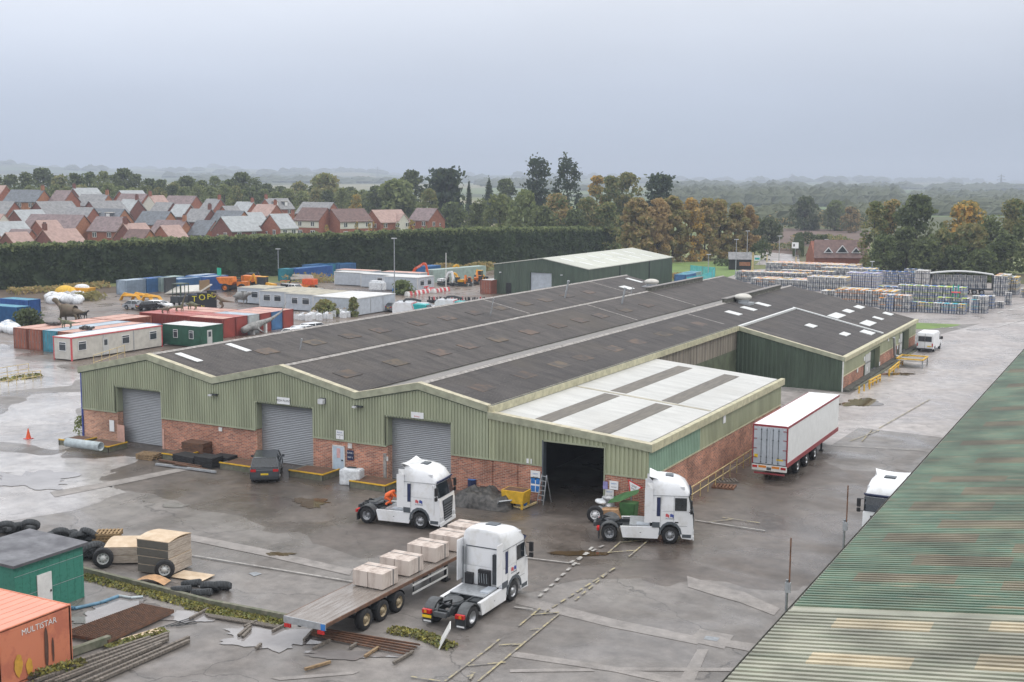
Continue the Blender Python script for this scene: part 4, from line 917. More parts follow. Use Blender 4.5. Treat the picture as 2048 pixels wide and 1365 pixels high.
def crown_points(w, h, z0, kind, n, seed):
    """points of an unit tree: crown w wide, from z0 to h"""
    r = np.random.RandomState(seed); pts = []; idx = []
    if kind == 'round' or kind == 'tall' or kind == 'column':
        nc = {'round': 60, 'tall': 85, 'column': 30}[kind]
        for k in range(nc):
            th = r.uniform(0, 2*math.pi); t = r.uniform(0, 1)**.8
            zc = z0+(h-z0)*t
            prof_ = math.sin(math.pi*min(1, .18+.82*t)**.75)**.6 if kind == 'round' else (1-t**3)**.6 if kind == 'tall' else (1-t)**.35*.9+.1
            rr = w/2*prof_*r.uniform(.35, .95)
            cs = w*r.uniform(.11, .2)*(1.1 if kind == 'round' else .9)
            m_ = n//nc
            d = r.normal(size=(m_, 3)); d /= np.linalg.norm(d, axis=1)[:, None]; d *= (r.uniform(.55, 1.05, m_)**.6)[:, None]
            d[:, 2] = d[:, 2]*.75
            c = np.array([rr*math.cos(th), rr*math.sin(th), min(zc, h-cs*.7)])
            q = c+d*cs; pts.append(q); idx.append(np.where(r.uniform(size=m_) < (.75 if k % 3 == 0 else .25), 1, 0))
    elif kind == 'conifer':
        nc = 60
        for k in range(nc):
            t = (k+r.uniform(0, 1))/nc; zc = z0+(h-z0)*t; rad = w/2*(1-t)**.8*r.uniform(.5, 1.05); th = k*2.4+r.uniform(-.4, .4); m_ = n//nc
            d = r.normal(size=(m_, 3))*np.array([.16*w*(1-t)+.25, .16*w*(1-t)+.25, .05*h])
            pts.append(np.array([rad*math.cos(th), rad*math.sin(th), zc])+d); idx.append((r.uniform(size=m_) < .3).astype(int))
    elif kind == 'cypress':
        nc = 70
        for k in range(nc):
            t = r.uniform(0, 1); zc = z0+(h-z0)*t; rad = w/2*min(1, (1-t)*3+.28)*min(1, .55+t*1.5)*r.uniform(.7, 1.); th = r.uniform(0, 6.28); m_ = n//nc
            d = r.normal(size=(m_, 3))*np.array([.07*w, .07*w, .04*h]); pts.append(np.array([rad*math.cos(th), rad*math.sin(th), zc])+d); idx.append((r.uniform(size=m_) < .3).astype(int))
    elif kind == 'cedar':       # layered plates with gaps
        nl = 9
        for k in range(nl):
            t = k/(nl-1); zc = z0+(h-z0)*t; rad = w/2*(1-.45*t)*(.75+.25*(k % 2))
            for j in range(9):
                th = r.uniform(0, 6.28); rr = rad*r.uniform(.25, .95); m_ = n//(nl*9)
                d = r.normal(size=(m_, 3))*np.array([.11*w, .11*w, .03*h]); pts.append(np.array([rr*math.cos(th), rr*math.sin(th), zc+r.uniform(-.03, .03)*h])+d); idx.append((r.uniform(size=m_) < .3).astype(int))
    return np.concatenate(pts), np.concatenate(idx)
TREES = {}
def tree(u, vtop, wpx, dist, kind, leaf, label=None, group=None, n=2600, z0=.18, name='tree', cat='tree', hmin=3, alt=None, foot=None):
    p = GD(u, vtop, dist); gz = hgt(p.x, p.y) if foot is None else foot; h = max(hmin, p.z-gz); w_ = wpx*dist/FPX
    key = (kind, leaf, alt, round(math.log(max(.2, h/w_))*3), rnd.randrange(3)); 
    if key not in TREES:
        asp = math.exp(key[3]/3)
        uw, uh = 10., 10.*asp
        P, I = crown_points(uw, uh, uh*z0, kind, n, hash(str(key)) % 9999 if 0 else sum(ord(c) for c in str(key)))
        root = thing(name, (p.x, p.y, gz))
        tr = MB(); tr.cyl((0, 0, -.5), (0, 0, uh*.45), uw*.035, 'bark', 7, uw*.022); tr.cyl((0, 0, uh*.45), (uw*.04, 0, uh*.85), uw*.022, 'bark', 6, uw*.008)
        for k in range(5):
            a = k*1.3; tr.cyl((0, 0, uh*(.25+.1*k)), (math.cos(a)*uw*.3, math.sin(a)*uw*.3, uh*(.4+.11*k)), uw*.014, 'bark', 5, uw*.005)
        tr.build('trunk', root)
        leaf_object('crown', P, uw*(.085 if kind in ('cedar', 'conifer', 'cypress') else .078), [leaf, alt or leaf], I, root)
        TREES[key] = (root, uw, uh); r = root
    else:
        src, uw, uh = TREES[key]; r = dup(src, (p.x, p.y, gz)); r.name = name
    r.scale = (w_/uw, w_/uw, h/uh); r.rotation_euler[2] = rnd.uniform(0, 6.28)
    for k in ('label', 'group', 'category'):
        if k in r.keys(): del r[k]
    tag(r, label, cat, group); return r
BELT = 'mixed trees in the belt behind the housing estate'
bl = [(-12, 347, 44), (22, 350, 42), (52, 345, 46), (85, 337, 60), (122, 350, 44), (150, 347, 44), (178, 345, 46), (205, 342, 44), (228, 350, 36), (248, 338, 50), (272, 349, 40), (298, 358, 44), (322, 360, 40), (346, 365, 36),
      (374, 353, 58), (404, 362, 44), (430, 352, 40), (458, 360, 46), (484, 346, 54), (512, 355, 42), (535, 368, 40), (560, 373, 40), (598, 364, 52), (627, 372, 40), (700, 375, 44), (728, 380, 38)]
LV = ['leaf_mid', 'leaf_light', 'leaf_mid', 'leaf_olive', 'leaf_dark', 'leaf_mid']
wd = {'leaf_mid': 'mid green', 'leaf_light': 'light green', 'leaf_olive': 'olive tinged', 'leaf_dark': 'dark green'}
for i, (u, v, w_) in enumerate(bl):
    L = LV[(i*5+i//3) % 6]
    tree(u, v, w_, 520+(i*37) % 60, 'round', L, wd[L]+' broadleaf tree in the belt behind the brick houses', BELT, z0=.05, alt='leaf_mid' if L != 'leaf_mid' else 'leaf_dark', n=1900)
for i in range(30):     # lower, nearer infill of the belt
    u = -20+i*26; L = LV[(i*7+2) % 6]
    tree(u, 368+(i*13) % 9+(8 if u > 500 else 0), 40, 500-(i*11) % 25, 'round', L, wd[L]+' lower tree filling the belt behind the brick houses', BELT, z0=.02, alt='leaf_mid' if L != 'leaf_mid' else 'leaf_light', n=1500)
BIG = 'large trees between the estate and the shed'
for a in ((648, 348, 78, 520, 'round', 'leaf_light', 'broad light green tree rising behind the white-banded houses', 'leaf_olive'),
          (712, 388, 30, 440, 'round', 'leaf_olive', 'small yellowing tree behind the brown-roofed semi-detached house', 'leaf_gold'),
          (752, 372, 50, 470, 'round', 'leaf_dark', 'dark green tree left of the big rounded tree above the pink-roofed house', 'leaf_mid'),
          (795, 361, 98, 450, 'round', 'leaf_mid', 'large rounded green tree above the pink-roofed house', 'leaf_light'),
          (820, 341, 66, 520, 'round', 'leaf_dark', 'tall dark treetop just above the largest rounded green tree', 'leaf_mid'),
          (858, 378, 44, 430, 'tall', 'leaf_light', 'pale pointed tree behind the last brick house on the right', 'leaf_olive'),
          (890, 347, 92, 440, 'cedar', 'leaf_conifer', 'spreading dark cedar right of the last brick house', 'leaf_dark'),
          (905, 405, 66, 400, 'round', 'leaf_dark', 'dark bushy tree under the spreading cedar', 'leaf_mid'),
          (938, 369, 24, 440, 'conifer', 'leaf_conifer', 'small dark spire-shaped fir right of the cedar', 'leaf_dark'),
          (978, 366, 34, 500, 'conifer', 'leaf_conifer', 'dark ragged fir left of the tall pine', 'leaf_dark'),
          (1012, 358, 54, 520, 'round', 'leaf_dark', 'dark tree top left of the tall pine', 'leaf_mid'),
          (1075, 328, 58, 420, 'cedar', 'leaf_conifer', 'tall dark pine with gappy tiers on the skyline', 'leaf_dark'),
          (1137, 317, 52, 415, 'cypress', 'leaf_conifer', 'tallest dark column-shaped conifer on the skyline', 'leaf_dark'),
          (1195, 352, 56, 410, 'round', 'leaf_olive', 'yellow green tree right of the tallest conifer', 'leaf_gold'),
          (1222, 352, 56, 400, 'round', 'leaf_mid', 'green tree between the two yellowing skyline trees', 'leaf_olive'),
          (1255, 347, 68, 405, 'round', 'leaf_olive', 'broad olive tree on the skyline left of the flat-topped pine', 'leaf_mid'),
          (1320, 360, 72, 400, 'cedar', 'leaf_conifer', 'flat-topped dark pine leaning over the autumn trees', 'leaf_dark'),
          (960, 398, 60, 380, 'round', 'leaf_mid', 'green bushy tree behind the hedge below the small fir', 'leaf_dark'),
          (1000, 388, 76, 372, 'round', 'leaf_mid', 'large soft green tree left of the pine above the hedge', 'leaf_light'),
          (1050, 380, 78, 365, 'round', 'leaf_light', 'light green tree in front of the tall pine', 'leaf_mid'),
          (1112, 388, 70, 360, 'round', 'leaf_autumn', 'grey brown tree in front of the tallest conifer', 'leaf_mid'),
          (1085, 414, 70, 350, 'round', 'leaf_mid', 'low green tree above the hedge behind the shed', 'leaf_dark'),
          (1178, 395, 64, 352, 'round', 'leaf_olive', 'olive tree beside the autumn row above the hedge', 'leaf_mid'),
          (1150, 420, 60, 345, 'round', 'leaf_dark', 'dark low tree above the hedge right of the low green tree', 'leaf_mid'),
          (1215, 405, 60, 350, 'round', 'leaf_mid', 'grey green bushy tree touching the autumn row', 'leaf_olive')):
    tree(*a[:6], a[6], BIG, alt=a[7], z0=.03, n=3400, foot=0)
AUT = 'autumn trees in a row behind the green shed'
for k, (u, v, w_, L, al, t) in enumerate(((1276, 396, 74, 'leaf_autumn', 'leaf_olive', 'russet autumn tree at the left end of the row behind the shed'), (1316, 398, 64, 'leaf_autumn', 'leaf_autumn', 'orange brown autumn tree, second from the left in the row'),
    (1348, 393, 70, 'leaf_olive', 'leaf_autumn', 'greener tree in the middle of the autumn row'), (1384, 397, 58, 'leaf_autumn', 'leaf_gold', 'orange-topped autumn tree right of the greener one'), (1412, 398, 54, 'leaf_olive', 'leaf_autumn', 'narrow olive tree with a dark edge in the autumn row'),
    (1442, 400, 56, 'leaf_autumn', 'leaf_olive', 'brown autumn tree above the grey lamp post'), (1472, 407, 56, 'leaf_autumn', 'leaf_olive', 'brown autumn tree near the right end of the row'), (1500, 411, 44, 'leaf_autumn', 'leaf_autumn', 'dull brown autumn tree at the right end of the row'))):
    tree(u, v, w_, 322+k*4, 'tall', L, t, AUT, alt=al, z0=.0, n=5200)
RG = 'trees along the lane beyond the keg yard'
for u, v, w_, L, al, t, d in ((1752, 403, 56, 'leaf_olive', 'leaf_mid', 'tall olive tree at the left end of the lane trees', 315), (1786, 400, 54, 'leaf_autumn', 'leaf_mid', 'brownish tall tree left of the big dark one', 318),
    (1836, 391, 90, 'leaf_dark', 'leaf_mid', 'big dark rounded tree beyond the keg stacks', 312), (1816, 455, 66, 'leaf_mid', 'leaf_dark', 'green lower tree under the big dark rounded tree', 305), (1882, 458, 60, 'leaf_olive', 'leaf_mid', 'olive bushy tree left of the golden tree', 300),
    (1936, 404, 88, 'leaf_gold', 'leaf_olive', 'golden orange autumn tree', 322), (1940, 450, 84, 'leaf_olive', 'leaf_mid', 'olive green tree in front of the golden tree', 300), (1985, 430, 66, 'leaf_mid', 'leaf_dark', 'green tree right of the golden tree', 305),
    (2028, 398, 62, 'leaf_olive', 'leaf_mid', 'tall greenish brown tree by the right edge', 330), (2062, 408, 60, 'leaf_mid', 'leaf_dark', 'green tree cut by the right edge', 310), (2012, 470, 70, 'leaf_dark', 'leaf_mid', 'dark low tree near the right edge', 290),
    (1770, 470, 60, 'leaf_mid', 'leaf_dark', 'green low tree behind the blue keg stacks', 300), (1855, 480, 70, 'leaf_dark', 'leaf_mid', 'dark low tree left of the guard shelter', 292), (1910, 492, 60, 'leaf_dark', 'leaf_mid', 'dark bush behind the guard shelter', 290), (1965, 500, 70, 'leaf_dark', 'leaf_mid', 'dark bush right of the guard shelter', 285)):
    tree(u, v, w_, d, 'round', L, t, RG, alt=al, z0=.0, n=3800)
FT = 'trees standing in the distant fields'
for u, v, w_, L, t, d in ((1611, 394, 56, 'leaf_dark', 'dark round field tree above the gatehouse, the larger of two', 560), (1672, 402, 50, 'leaf_mid', 'green field tree right of the dark round one', 560), (1703, 414, 38, 'leaf_autumn', 'brown field tree left of the lane trees', 540),
    (1537, 437, 60, 'leaf_dark', 'dark bushy tree at the edge of the ploughed field', 400), (1512, 430, 40, 'leaf_dark', 'dark tree behind the right end of the autumn row', 430), (1648, 470, 30, 'leaf_dark', 'small dark tree standing behind the gatehouse', 380)):
    tree(u, v, w_, d, 'round', L, t, FT, alt='leaf_far', z0=.02, n=2600)
GC = 'yellow green columnar trees in front of the houses'
for u, v, w_ in ((653, 450, 14), (713, 444, 12), (739, 440, 13), (747, 444, 9), (769, 445, 11), (796, 446, 14), (823, 440, 18), (854, 450, 12), (469, 457, 9), (86, 456, 8)):
    tree(u, v, w_, 335, 'column', 'leaf_olive' if u > 500 else 'leaf_dark', 'small '+('yellow green' if u > 500 else 'dark')+' columnar tree poking above the hedge by the houses', GC if u > 500 else 'dark columnar trees by the houses', alt='leaf_gold' if u > 600 and u % 2 else 'leaf_mid', z0=.02, n=900)
# tall clipped hedge
hp = [(-260, 598, 505), (-120, 588, 498), (0, 580, 492), (100, 574, 490), (200, 569, 486), (350, 562, 478), (500, 554, 474), (700, 547, 467), (900, 541, 460), (1000, 534, 458), (1100, 524, 457), (1240, 510, 456)]
path = []
for u, v, vt in hp:
    p = G(u, v); path.append((p.x, p.y, GD(u, vt, math.hypot(p.x, p.y)).z))
P = []; I = []
hb = MB()
for (x0, y0, h0), (x1, y1, h1) in zip(path, path[1:]):
    L = math.hypot(x1-x0, y1-y0); nx, ny = (y1-y0)/L, -(x1-x0)/L     # towards the yard
    if nx < 0: nx, ny = -nx, -ny
    hb.add([(x0, y0, 0), (x1, y1, 0), (x1, y1, h1-.5), (x0, y0, h0-.5), (x0-nx*3.4, y0-ny*3.4, 0), (x1-nx*3.4, y1-ny*3.4, 0), (x1-nx*3.4, y1-ny*3.4, h1-.5), (x0-nx*3.4, y0-ny*3.4, h0-.5)],
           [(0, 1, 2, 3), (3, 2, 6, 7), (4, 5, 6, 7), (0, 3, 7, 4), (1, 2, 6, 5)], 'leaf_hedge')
    n = int(L*190); t = rs.uniform(0, 1, n); z = rs.uniform(0, 1, n)**.9; hh = h0+(h1-h0)*t
    s = L*t+x0*.0; bulge = np.array([mnoise.noise(Vector(((x0+(x1-x0)*a)*.35, (y0+(y1-y0)*a)*.35, b*3)))*.9+mnoise.noise(Vector(((x0+(x1-x0)*a)*1.1, (y0+(y1-y0)*a)*1.1, b*9)))*.45 for a, b in zip(t, z)])
    off = bulge+.25+rs.uniform(-.3, .25, n)
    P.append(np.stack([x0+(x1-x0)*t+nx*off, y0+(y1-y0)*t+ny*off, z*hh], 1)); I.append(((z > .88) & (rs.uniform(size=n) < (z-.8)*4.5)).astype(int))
    n = int(L*75); t = rs.uniform(0, 1, n); d = rs.uniform(-3.8, .4, n); hh = h0+(h1-h0)*t
    top = np.array([mnoise.noise(Vector(((x0+(x1-x0)*a)*.5, (y0+(y1-y0)*a)*.5, b*.6)))*.7 for a, b in zip(t, d)])
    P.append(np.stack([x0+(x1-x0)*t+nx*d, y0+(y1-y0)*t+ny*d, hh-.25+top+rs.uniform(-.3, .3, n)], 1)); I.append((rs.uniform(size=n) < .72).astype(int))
hd = thing('hedge', (0, 0, 0), 0, 'very tall clipped evergreen hedge running behind the whole yard', 'hedge')
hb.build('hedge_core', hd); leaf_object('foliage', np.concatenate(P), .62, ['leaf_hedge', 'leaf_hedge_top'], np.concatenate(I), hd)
def low_hedge(px, h, w_, leafm, label, cat='hedge', dens=40, size=.5, alt=None, name='hedge', stuff=False, hv=.5):
    pp = [G(*a) for a in px]; P = []
    for a, b in zip(pp, pp[1:]):
        L = (b-a).length; n = int(L*dens); t = rs.uniform(0, 1, n); th = rs.uniform(0, math.pi, n); d = (b-a).normalized(); nx, ny = d.y, -d.x
        rr = rs.uniform(.7, 1, n); hh = np.array([h*(1+hv*mnoise.noise(Vector((a.x+(b.x-a.x)*q, a.y+(b.y-a.y)*q, 1))*(.12))) for q in t])
        P.append(np.stack([a.x+(b.x-a.x)*t+nx*np.cos(th)*w_/2*rr, a.y+(b.y-a.y)*t+ny*np.cos(th)*w_/2*rr, np.sin(th)**.6*hh*rr], 1))
    P = np.concatenate(P); o = leaf_object(name, P, size, [leafm, alt or leafm], (rs.uniform(size=len(P)) < .35).astype(int))
    return tag(o, label, cat, kind='stuff' if stuff else None)
low_hedge([(1596, 516), (1598, 488), (1635, 490)], 3.6, 3.0, 'leaf_dark', 'dark clipped hedge left of the gatehouse roof', dens=60)
low_hedge([(1508, 522), (1532, 520)], 4.2, 3.5, 'leaf_dark', 'dark block of clipped hedge by the entrance gate posts', dens=90)
low_hedge([(1434, 531), (1462, 533)], 1.8, 3.5, 'leaf_dark', 'low dark hedge left of the black timber hut', dens=60)
low_hedge([(1588, 489), (1640, 486), (1724, 500)], 3.2, 4, 'leaf_mid', 'hedge crossing the ploughed field behind the gatehouse', alt='leaf_autumn')
low_hedge([(1480, 498), (1596, 503)], 2.4, 3, 'leaf_mid', 'straggly hedge along the lane beyond the entrance', alt='leaf_autumn')
low_hedge([(1540, 458), (1640, 458), (1740, 464)], 6, 6, 'leaf_dark', 'thick hedge line along the top of the ploughed field', alt='leaf_autumn', dens=24, size=.9)
low_hedge([(1500, 446), (1600, 450), (1700, 452), (1745, 455)], 7, 8, 'leaf_far', 'second thick hedge line beyond the ploughed field', alt='leaf_autumn', dens=24, size=1.1)
low_hedge([(1520, 436), (1640, 440), (1740, 444)], 6, 7, 'leaf_far', 'third hedge line below the green fields', dens=18, size=1.2)
# distant woods (one mass)
def lumps(name, spots, m, label):
    mb = MB()
    for x, y, z, w_, h in spots:
        j = rnd.uniform(0, 9); vs = []; fs = []; nu = 7
        rings = [(1., -.1), (1.06, .35), (.72, .78), (0.25, 1.)]
        for k, (r_, zz) in enumerate(rings):
            for i in range(nu):
                a = 2*math.pi*i/nu+k*.4; q = 1+.3*mnoise.noise(Vector((i*1.7+j, k*2.1, j)))
                vs.append((x+math.cos(a)*w_*r_*q, y+math.sin(a)*w_*r_*q, z+h*zz*(.85+.3*mnoise.noise(Vector((j, i, k))))))
        for k in range(3):
            for i in range(nu): fs.append((k*nu+i, k*nu+(i+1) % nu, (k+1)*nu+(i+1) % nu, (k+1)*nu+i))
        fs.append(tuple(3*nu+i for i in range(nu)))
        mb.add(vs, fs, m)
    o = mb.build(name); return tag(o, label, 'wood', kind='stuff')
spots = []
for k in range(5200):
    a = rnd.uniform(-27.8-31, -27.8+31); d = 1250*math.exp(rnd.uniform(0, 1.95)); t = R(a); x, y = d*math.sin(t), d*math.cos(t)
    dens_ = mnoise.noise(Vector((x*.0023, y*.0023, 2)))+.35*mnoise.noise(Vector((x*.008, y*.008, 5)))
    if dens_ > (.3 if d > 4500 else .42): s = d/1400; spots.append((x, y, hgt(x, y)-1, 9*s**.9, (9+5*rnd.random())*min(1.9, s**.5)))
lumps('far_woods', spots, 'leaf_far', 'hazy woods and hedgerows spread over the distant hills')
spots = []
for u0, u1, v0, v1, n, h in ((1330, 1560, 384, 404, 190, 15), (1540, 1800, 380, 405, 200, 16), (1330, 1600, 372, 382, 90, 14), (1800, 2090, 402, 422, 90, 12), (1860, 2090, 376, 380, 30, 12), (1980, 2090, 390, 396, 20, 12), (1430, 1600, 425, 440, 60, 10), (1690, 1800, 420, 440, 40, 11), (380, 900, 366, 369, 60, 12)):
    for k in range(n):
        u, v = rnd.uniform(u0, u1), rnd.uniform(v0, v1); p = G(u, v+10); s = max(1, math.hypot(p.x, p.y)/1000)
        if math.hypot(p.x, p.y) < 6000: spots.append((p.x, p.y, max(0, hgt(p.x, p.y))-1, 9*s, h*rnd.uniform(.7, 1.1)*s**.3))
lumps('field_woods', spots, 'leaf_far', 'dense belt of woodland between the green fields at right')
# pylons
def pylon(u, vt, vb, label):
    H = 48.; d = H*FPX/(vb-vt)*.95; p = GD(u, vt, d); z = p.z-H
    m = MB(); L = lambda a, b: m.bar(a, b, .55, .55, 'steel')
    for sx in (-1, 1):
        for sy in (-1, 1):
            L((sx*3.6, sy*3.6, 0), (sx*1.3, sy*1.3, H*.62)); L((sx*1.3, sy*1.3, H*.62), (0, 0, H))
    for k in range(8):
        a0, a1 = 3.6-2.3*k/8, 3.6-2.3*(k+1)/8; z0, z1 = H*.62*k/8, H*.62*(k+1)/8
        L((-a0, -a0, z0), (a1, -a1, z1)); L((a0, -a0, z0), (-a1, -a1, z1)); L((-a0, a0, z0), (a1, a1, z1))
    for zz, w_ in ((.62, 8), (.75, 9.5), (.88, 7)): L((-w_, 0, H*zz), (w_, 0, H*zz)); L((-w_, 0, H*zz), (0, 0, H*zz+3)); L((w_, 0, H*zz), (0, 0, H*zz+3))
    o = m.build('pylon', None, (p.x, p.y, z), -YAW*0+.5); return tag(o, label, 'pylon', 'electricity pylons on the horizon')
pylon(755, 333, 364, 'lattice pylon on the skyline above the housing estate'); pylon(1584, 347, 378, 'lattice pylon against the wooded hill right of centre'); pylon(2003, 348, 392, 'lattice pylon near the right edge of the skyline')
# houses
HG = 'brick houses of the estate behind the hedge'
rown = {'tile_pink': 'pink tiled roof', 'tile_mauve': 'mauve tiled roof', 'tile_brown': 'brown tiled roof', 'slate': 'dark slate roof', 'slate_grey': 'grey slate roof', 'slate_pale': 'pale slate roof'}
waln = {'h_brick': 'red brick', 'h_brick_dark': 'dark brick', 'h_brick_orange': 'orange brick', 'h_render': 'cream rendered'}
def ordinal(n): return {1: 'first', 2: 'second', 3: 'third'}.get(n, str(n)+'th')
rows = {'front': [], 'middle': [], 'back': []}
for h in HOUSES: rows['front' if h[3] < 352 else 'middle' if h[3] < 412 else 'back'].append(h)
for k in rows: rows[k].sort(key=lambda h: h[0]+h[1])
def house(h):
    u0, u1, v, d, side, roof, wall, opt = h
    row = [k for k in rows if h in rows[k]][0]; i = rows[row].index(h)+1
    th = R(36); near = GD(u0 if side == 'L' else u1, v, d)
    f = Vector((near.x, near.y, 0)).normalized(); rt = Vector((f.y, -f.x, 0))
    L = max(5.5, (u1-u0)*d/FPX/math.cos(th)); W = 8.4
    r = rt*math.cos(th)+f*math.sin(th)*(1 if side == 'L' else -1)     # image-right along the ridge
    c = near+r*L/2*(1 if side == 'L' else -1); rz = math.atan2(r.y, r.x)
    H, E = 8.3, 4.9; base = near.z-H
    t = thing('house', (c.x, c.y, base), rz, None, 'house', HG)
    t['label'] = '%s house with %s, %s from the left in the %s row' % (waln[wall], rown[roof], ordinal(i), row)
    hw = W/2; m = MB()
    wb = 'h_brick' if wall == 'h_render' else wall
    lo = 2.6 if 'b' in opt else 0
    m.prism([(-hw, -3), (hw, -3), (hw, E), (0, H-.05), (-hw, E)], 'x', -L/2+.05, L/2-.05, wb)
    if wall == 'h_render': m.box(-L/2+.1, L/2-.1, -hw-.06, -hw, lo, E-.02, 'h_render')
    if wall == 'h_render' and 'b' not in opt and 'w' not in opt: m.prism([(-hw+.1, 0), (hw-.1, 0), (hw-.1, E), (0, H-.15), (-hw+.1, E)], 'x', (-L/2-.02) if side == 'L' else L/2-.05, (-L/2+.05) if side == 'L' else L/2+.02, 'h_render')
    m.build('wall', t)
    m = MB(); ov = .35
    for s in (-1, 1):
        y1, z1 = s*(hw+ov), E-ov*(H-E)/hw
        m.add([(-L/2-.15, 0, H), (L/2+.15, 0, H), (L/2+.15, y1, z1), (-L/2-.15, y1, z1), (-L/2-.15, 0, H-.2), (L/2+.15, 0, H-.2), (L/2+.15, y1, z1-.2), (-L/2-.15, y1, z1-.2)],
              [(0, 1, 2, 3), (4, 5, 6, 7), (0, 3, 7, 4), (1, 2, 6, 5), (3, 2, 6, 7)], roof)
    rf = m.build('roof', t); e = -1 if side == 'L' else 1
    if 'c' in opt: q = MB(); q.box(e*L/2-(.9 if e > 0 else -.0), e*L/2+(0 if e > 0 else .9), -.35, .35, H-1.2, H+1.25, wb); q.box(e*L/2-(.75 if e > 0 else -.15), e*L/2-(.15 if e > 0 else -.75), -.2, .2, H+1.25, H+1.6, 'tile_brown'); q.build('chimney', rf)
    if 'd' in opt:
        for x in (-L*.22, L*.2):
            q = MB(); q.box(x-.8, x+.8, -hw*.75, -hw*.2, E+.7, E+2.3, 'slate'); q.box(x-.6, x+.6, -hw*.75-.04, -hw*.75, E+.85, E+2.1, 'white'); q.box(x-.95, x+.95, -hw*.8, -hw*.1, E+2.3, E+2.42, 'h_render'); q.build('dormer', rf)
    if 'f' in opt:
        q = MB(); q.prism([(L*.05, -1), (L*.05+3.6, -1), (L*.05+3.6, 5.0), (L*.05+1.8, 7.0), (L*.05, 5.0)], 'y', -hw-1.2, -hw+.5, 'h_render'); q.add([(L*.05-.2, -hw-1.4, 4.9), (L*.05+1.8, -hw-1.4, 7.15), (L*.05+1.8, -.8, 7.15), (L*.05-.2, -hw+.5, 4.9)], [(0, 1, 2, 3)], roof)
        q.add([(L*.05+3.8, -hw-1.4, 4.9), (L*.05+1.8, -hw-1.4, 7.15), (L*.05+1.8, -.8, 7.15), (L*.05+3.8, -hw+.5, 4.9)], [(0, 1, 2, 3)], roof); q.build('front_gable', t)
    def win(x, y, z, w_, hh, ax):
        q = MB()
        if ax == 'y': q.box(x-w_/2, x+w_/2, y-.1, y-.02, z, z+hh, 'white')
        else: q.box(x-.04, x+.04, y-w_/2, y+w_/2, z, z+hh, 'white')
        f_ = q.build('window', t); q = MB()
        for s in (-1, 1):
            if ax == 'y': q.box(x+s*w_*.25-w_*.19, x+s*w_*.25+w_*.19, y-.115, y-.101, z+.1, z+hh-.1, 'glass_pane')
            else: q.box(x-.055, x+.055, y+s*w_*.25-w_*.19, y+s*w_*.25+w_*.19, z+.1, z+hh-.1, 'glass_pane')
        q.build('pane', f_)
    yf = -hw-.06
    if 'w' in opt:
        n = max(2, int(L/3.6))
        for k in range(n):
            x = -L/2+L*(k+.5)/n
            if 'f' in opt and L*.05-.6 < x < L*.05+4.2:
                win(x, yf-1.14, 3.2, 1.3, 1.3, 'y'); continue
            win(x, yf, 3.0, 1.25, 1.35, 'y'); win(x, yf, .4, 1.5, 1.5, 'y')
    if 'g' in opt: win(e*L/2, -1.6, 2.9, 1.3, 1.35, 'x'); win(e*L/2, 1.6, 2.9, .7, .9, 'x')
for h in HOUSES: house(h)
# skin helper for people and statues
def skin(name, nodes, edges, mat, parent=None, sub=1, loc=(0, 0, 0), rz=0, scale=1):
    keys = list(nodes); me = bpy.data.meshes.new(name)
    me.from_pydata([nodes[k][:3] for k in keys], [(keys.index(a), keys.index(b)) for a, b in edges], [])
    o = bpy.data.objects.new(name, me); sc.collection.objects.link(o)
    sm = o.modifiers.new('s', 'SKIN'); sm.use_smooth_shade = True
    if sub: ss = o.modifiers.new('u', 'SUBSURF'); ss.levels = sub; ss.render_levels = sub
    sv = me.skin_vertices[0].data
    for i, k in enumerate(keys):
        r = nodes[k][3]; r = r if isinstance(r, tuple) else (r, r); sv[i].radius = r
        sv[i].use_root = (i == 0)
    dg = bpy.context.evaluated_depsgraph_get(); nm = bpy.data.meshes.new_from_object(o.evaluated_get(dg))
    o.modifiers.clear(); o.data = nm; nm.materials.clear(); nm.materials.append(MATS[mat])
    for p in nm.polygons: p.use_smooth = True
    if parent: o.parent = parent
    o.location = loc; o.rotation_euler[2] = rz; o.scale = (scale,)*3
    return o
def chain(*ks): return list(zip(ks, ks[1:]))
# wheels
def wheel(parent, x, y, r=.5, w_=.3, side=1, rim='rim', name='wheel', twin=False, z=None):
    """side = +1 the outer face points to +y"""
    z = r if z is None else z
    t = thing(name, (x, y, z)); t.parent = parent
    m = MB(); h = w_/2
    m.lathe([(r*.58, -h), (r*.90, -h), (r, -h*.7), (r, h*.7), (r*.90, h), (r*.58, h), (r*.58, -h)], 'rubber', 20)
    m.build('tyre', t)
    m = MB(); s = side; f = h*.55 if not twin else -h*.1
    m.lathe([(r*.585, s*h*.9), (r*.53, s*h*.8), (r*.50, s*(f-.06)), (r*.28, s*(f+.02)), (r*.25, s*(f+.08)), (r*.10, s*(f+.1)), (.001, s*(f+.1))], rim, 18)
    for k in range(8):
        a = k*math.pi/4; m.cyl((math.cos(a)*r*.38, s*(f-.05), math.sin(a)*r*.38), (math.cos(a)*r*.38, s*(f+.0), math.sin(a)*r*.38), r*.055, 'black', 6)
    m.build('rim', t); return t
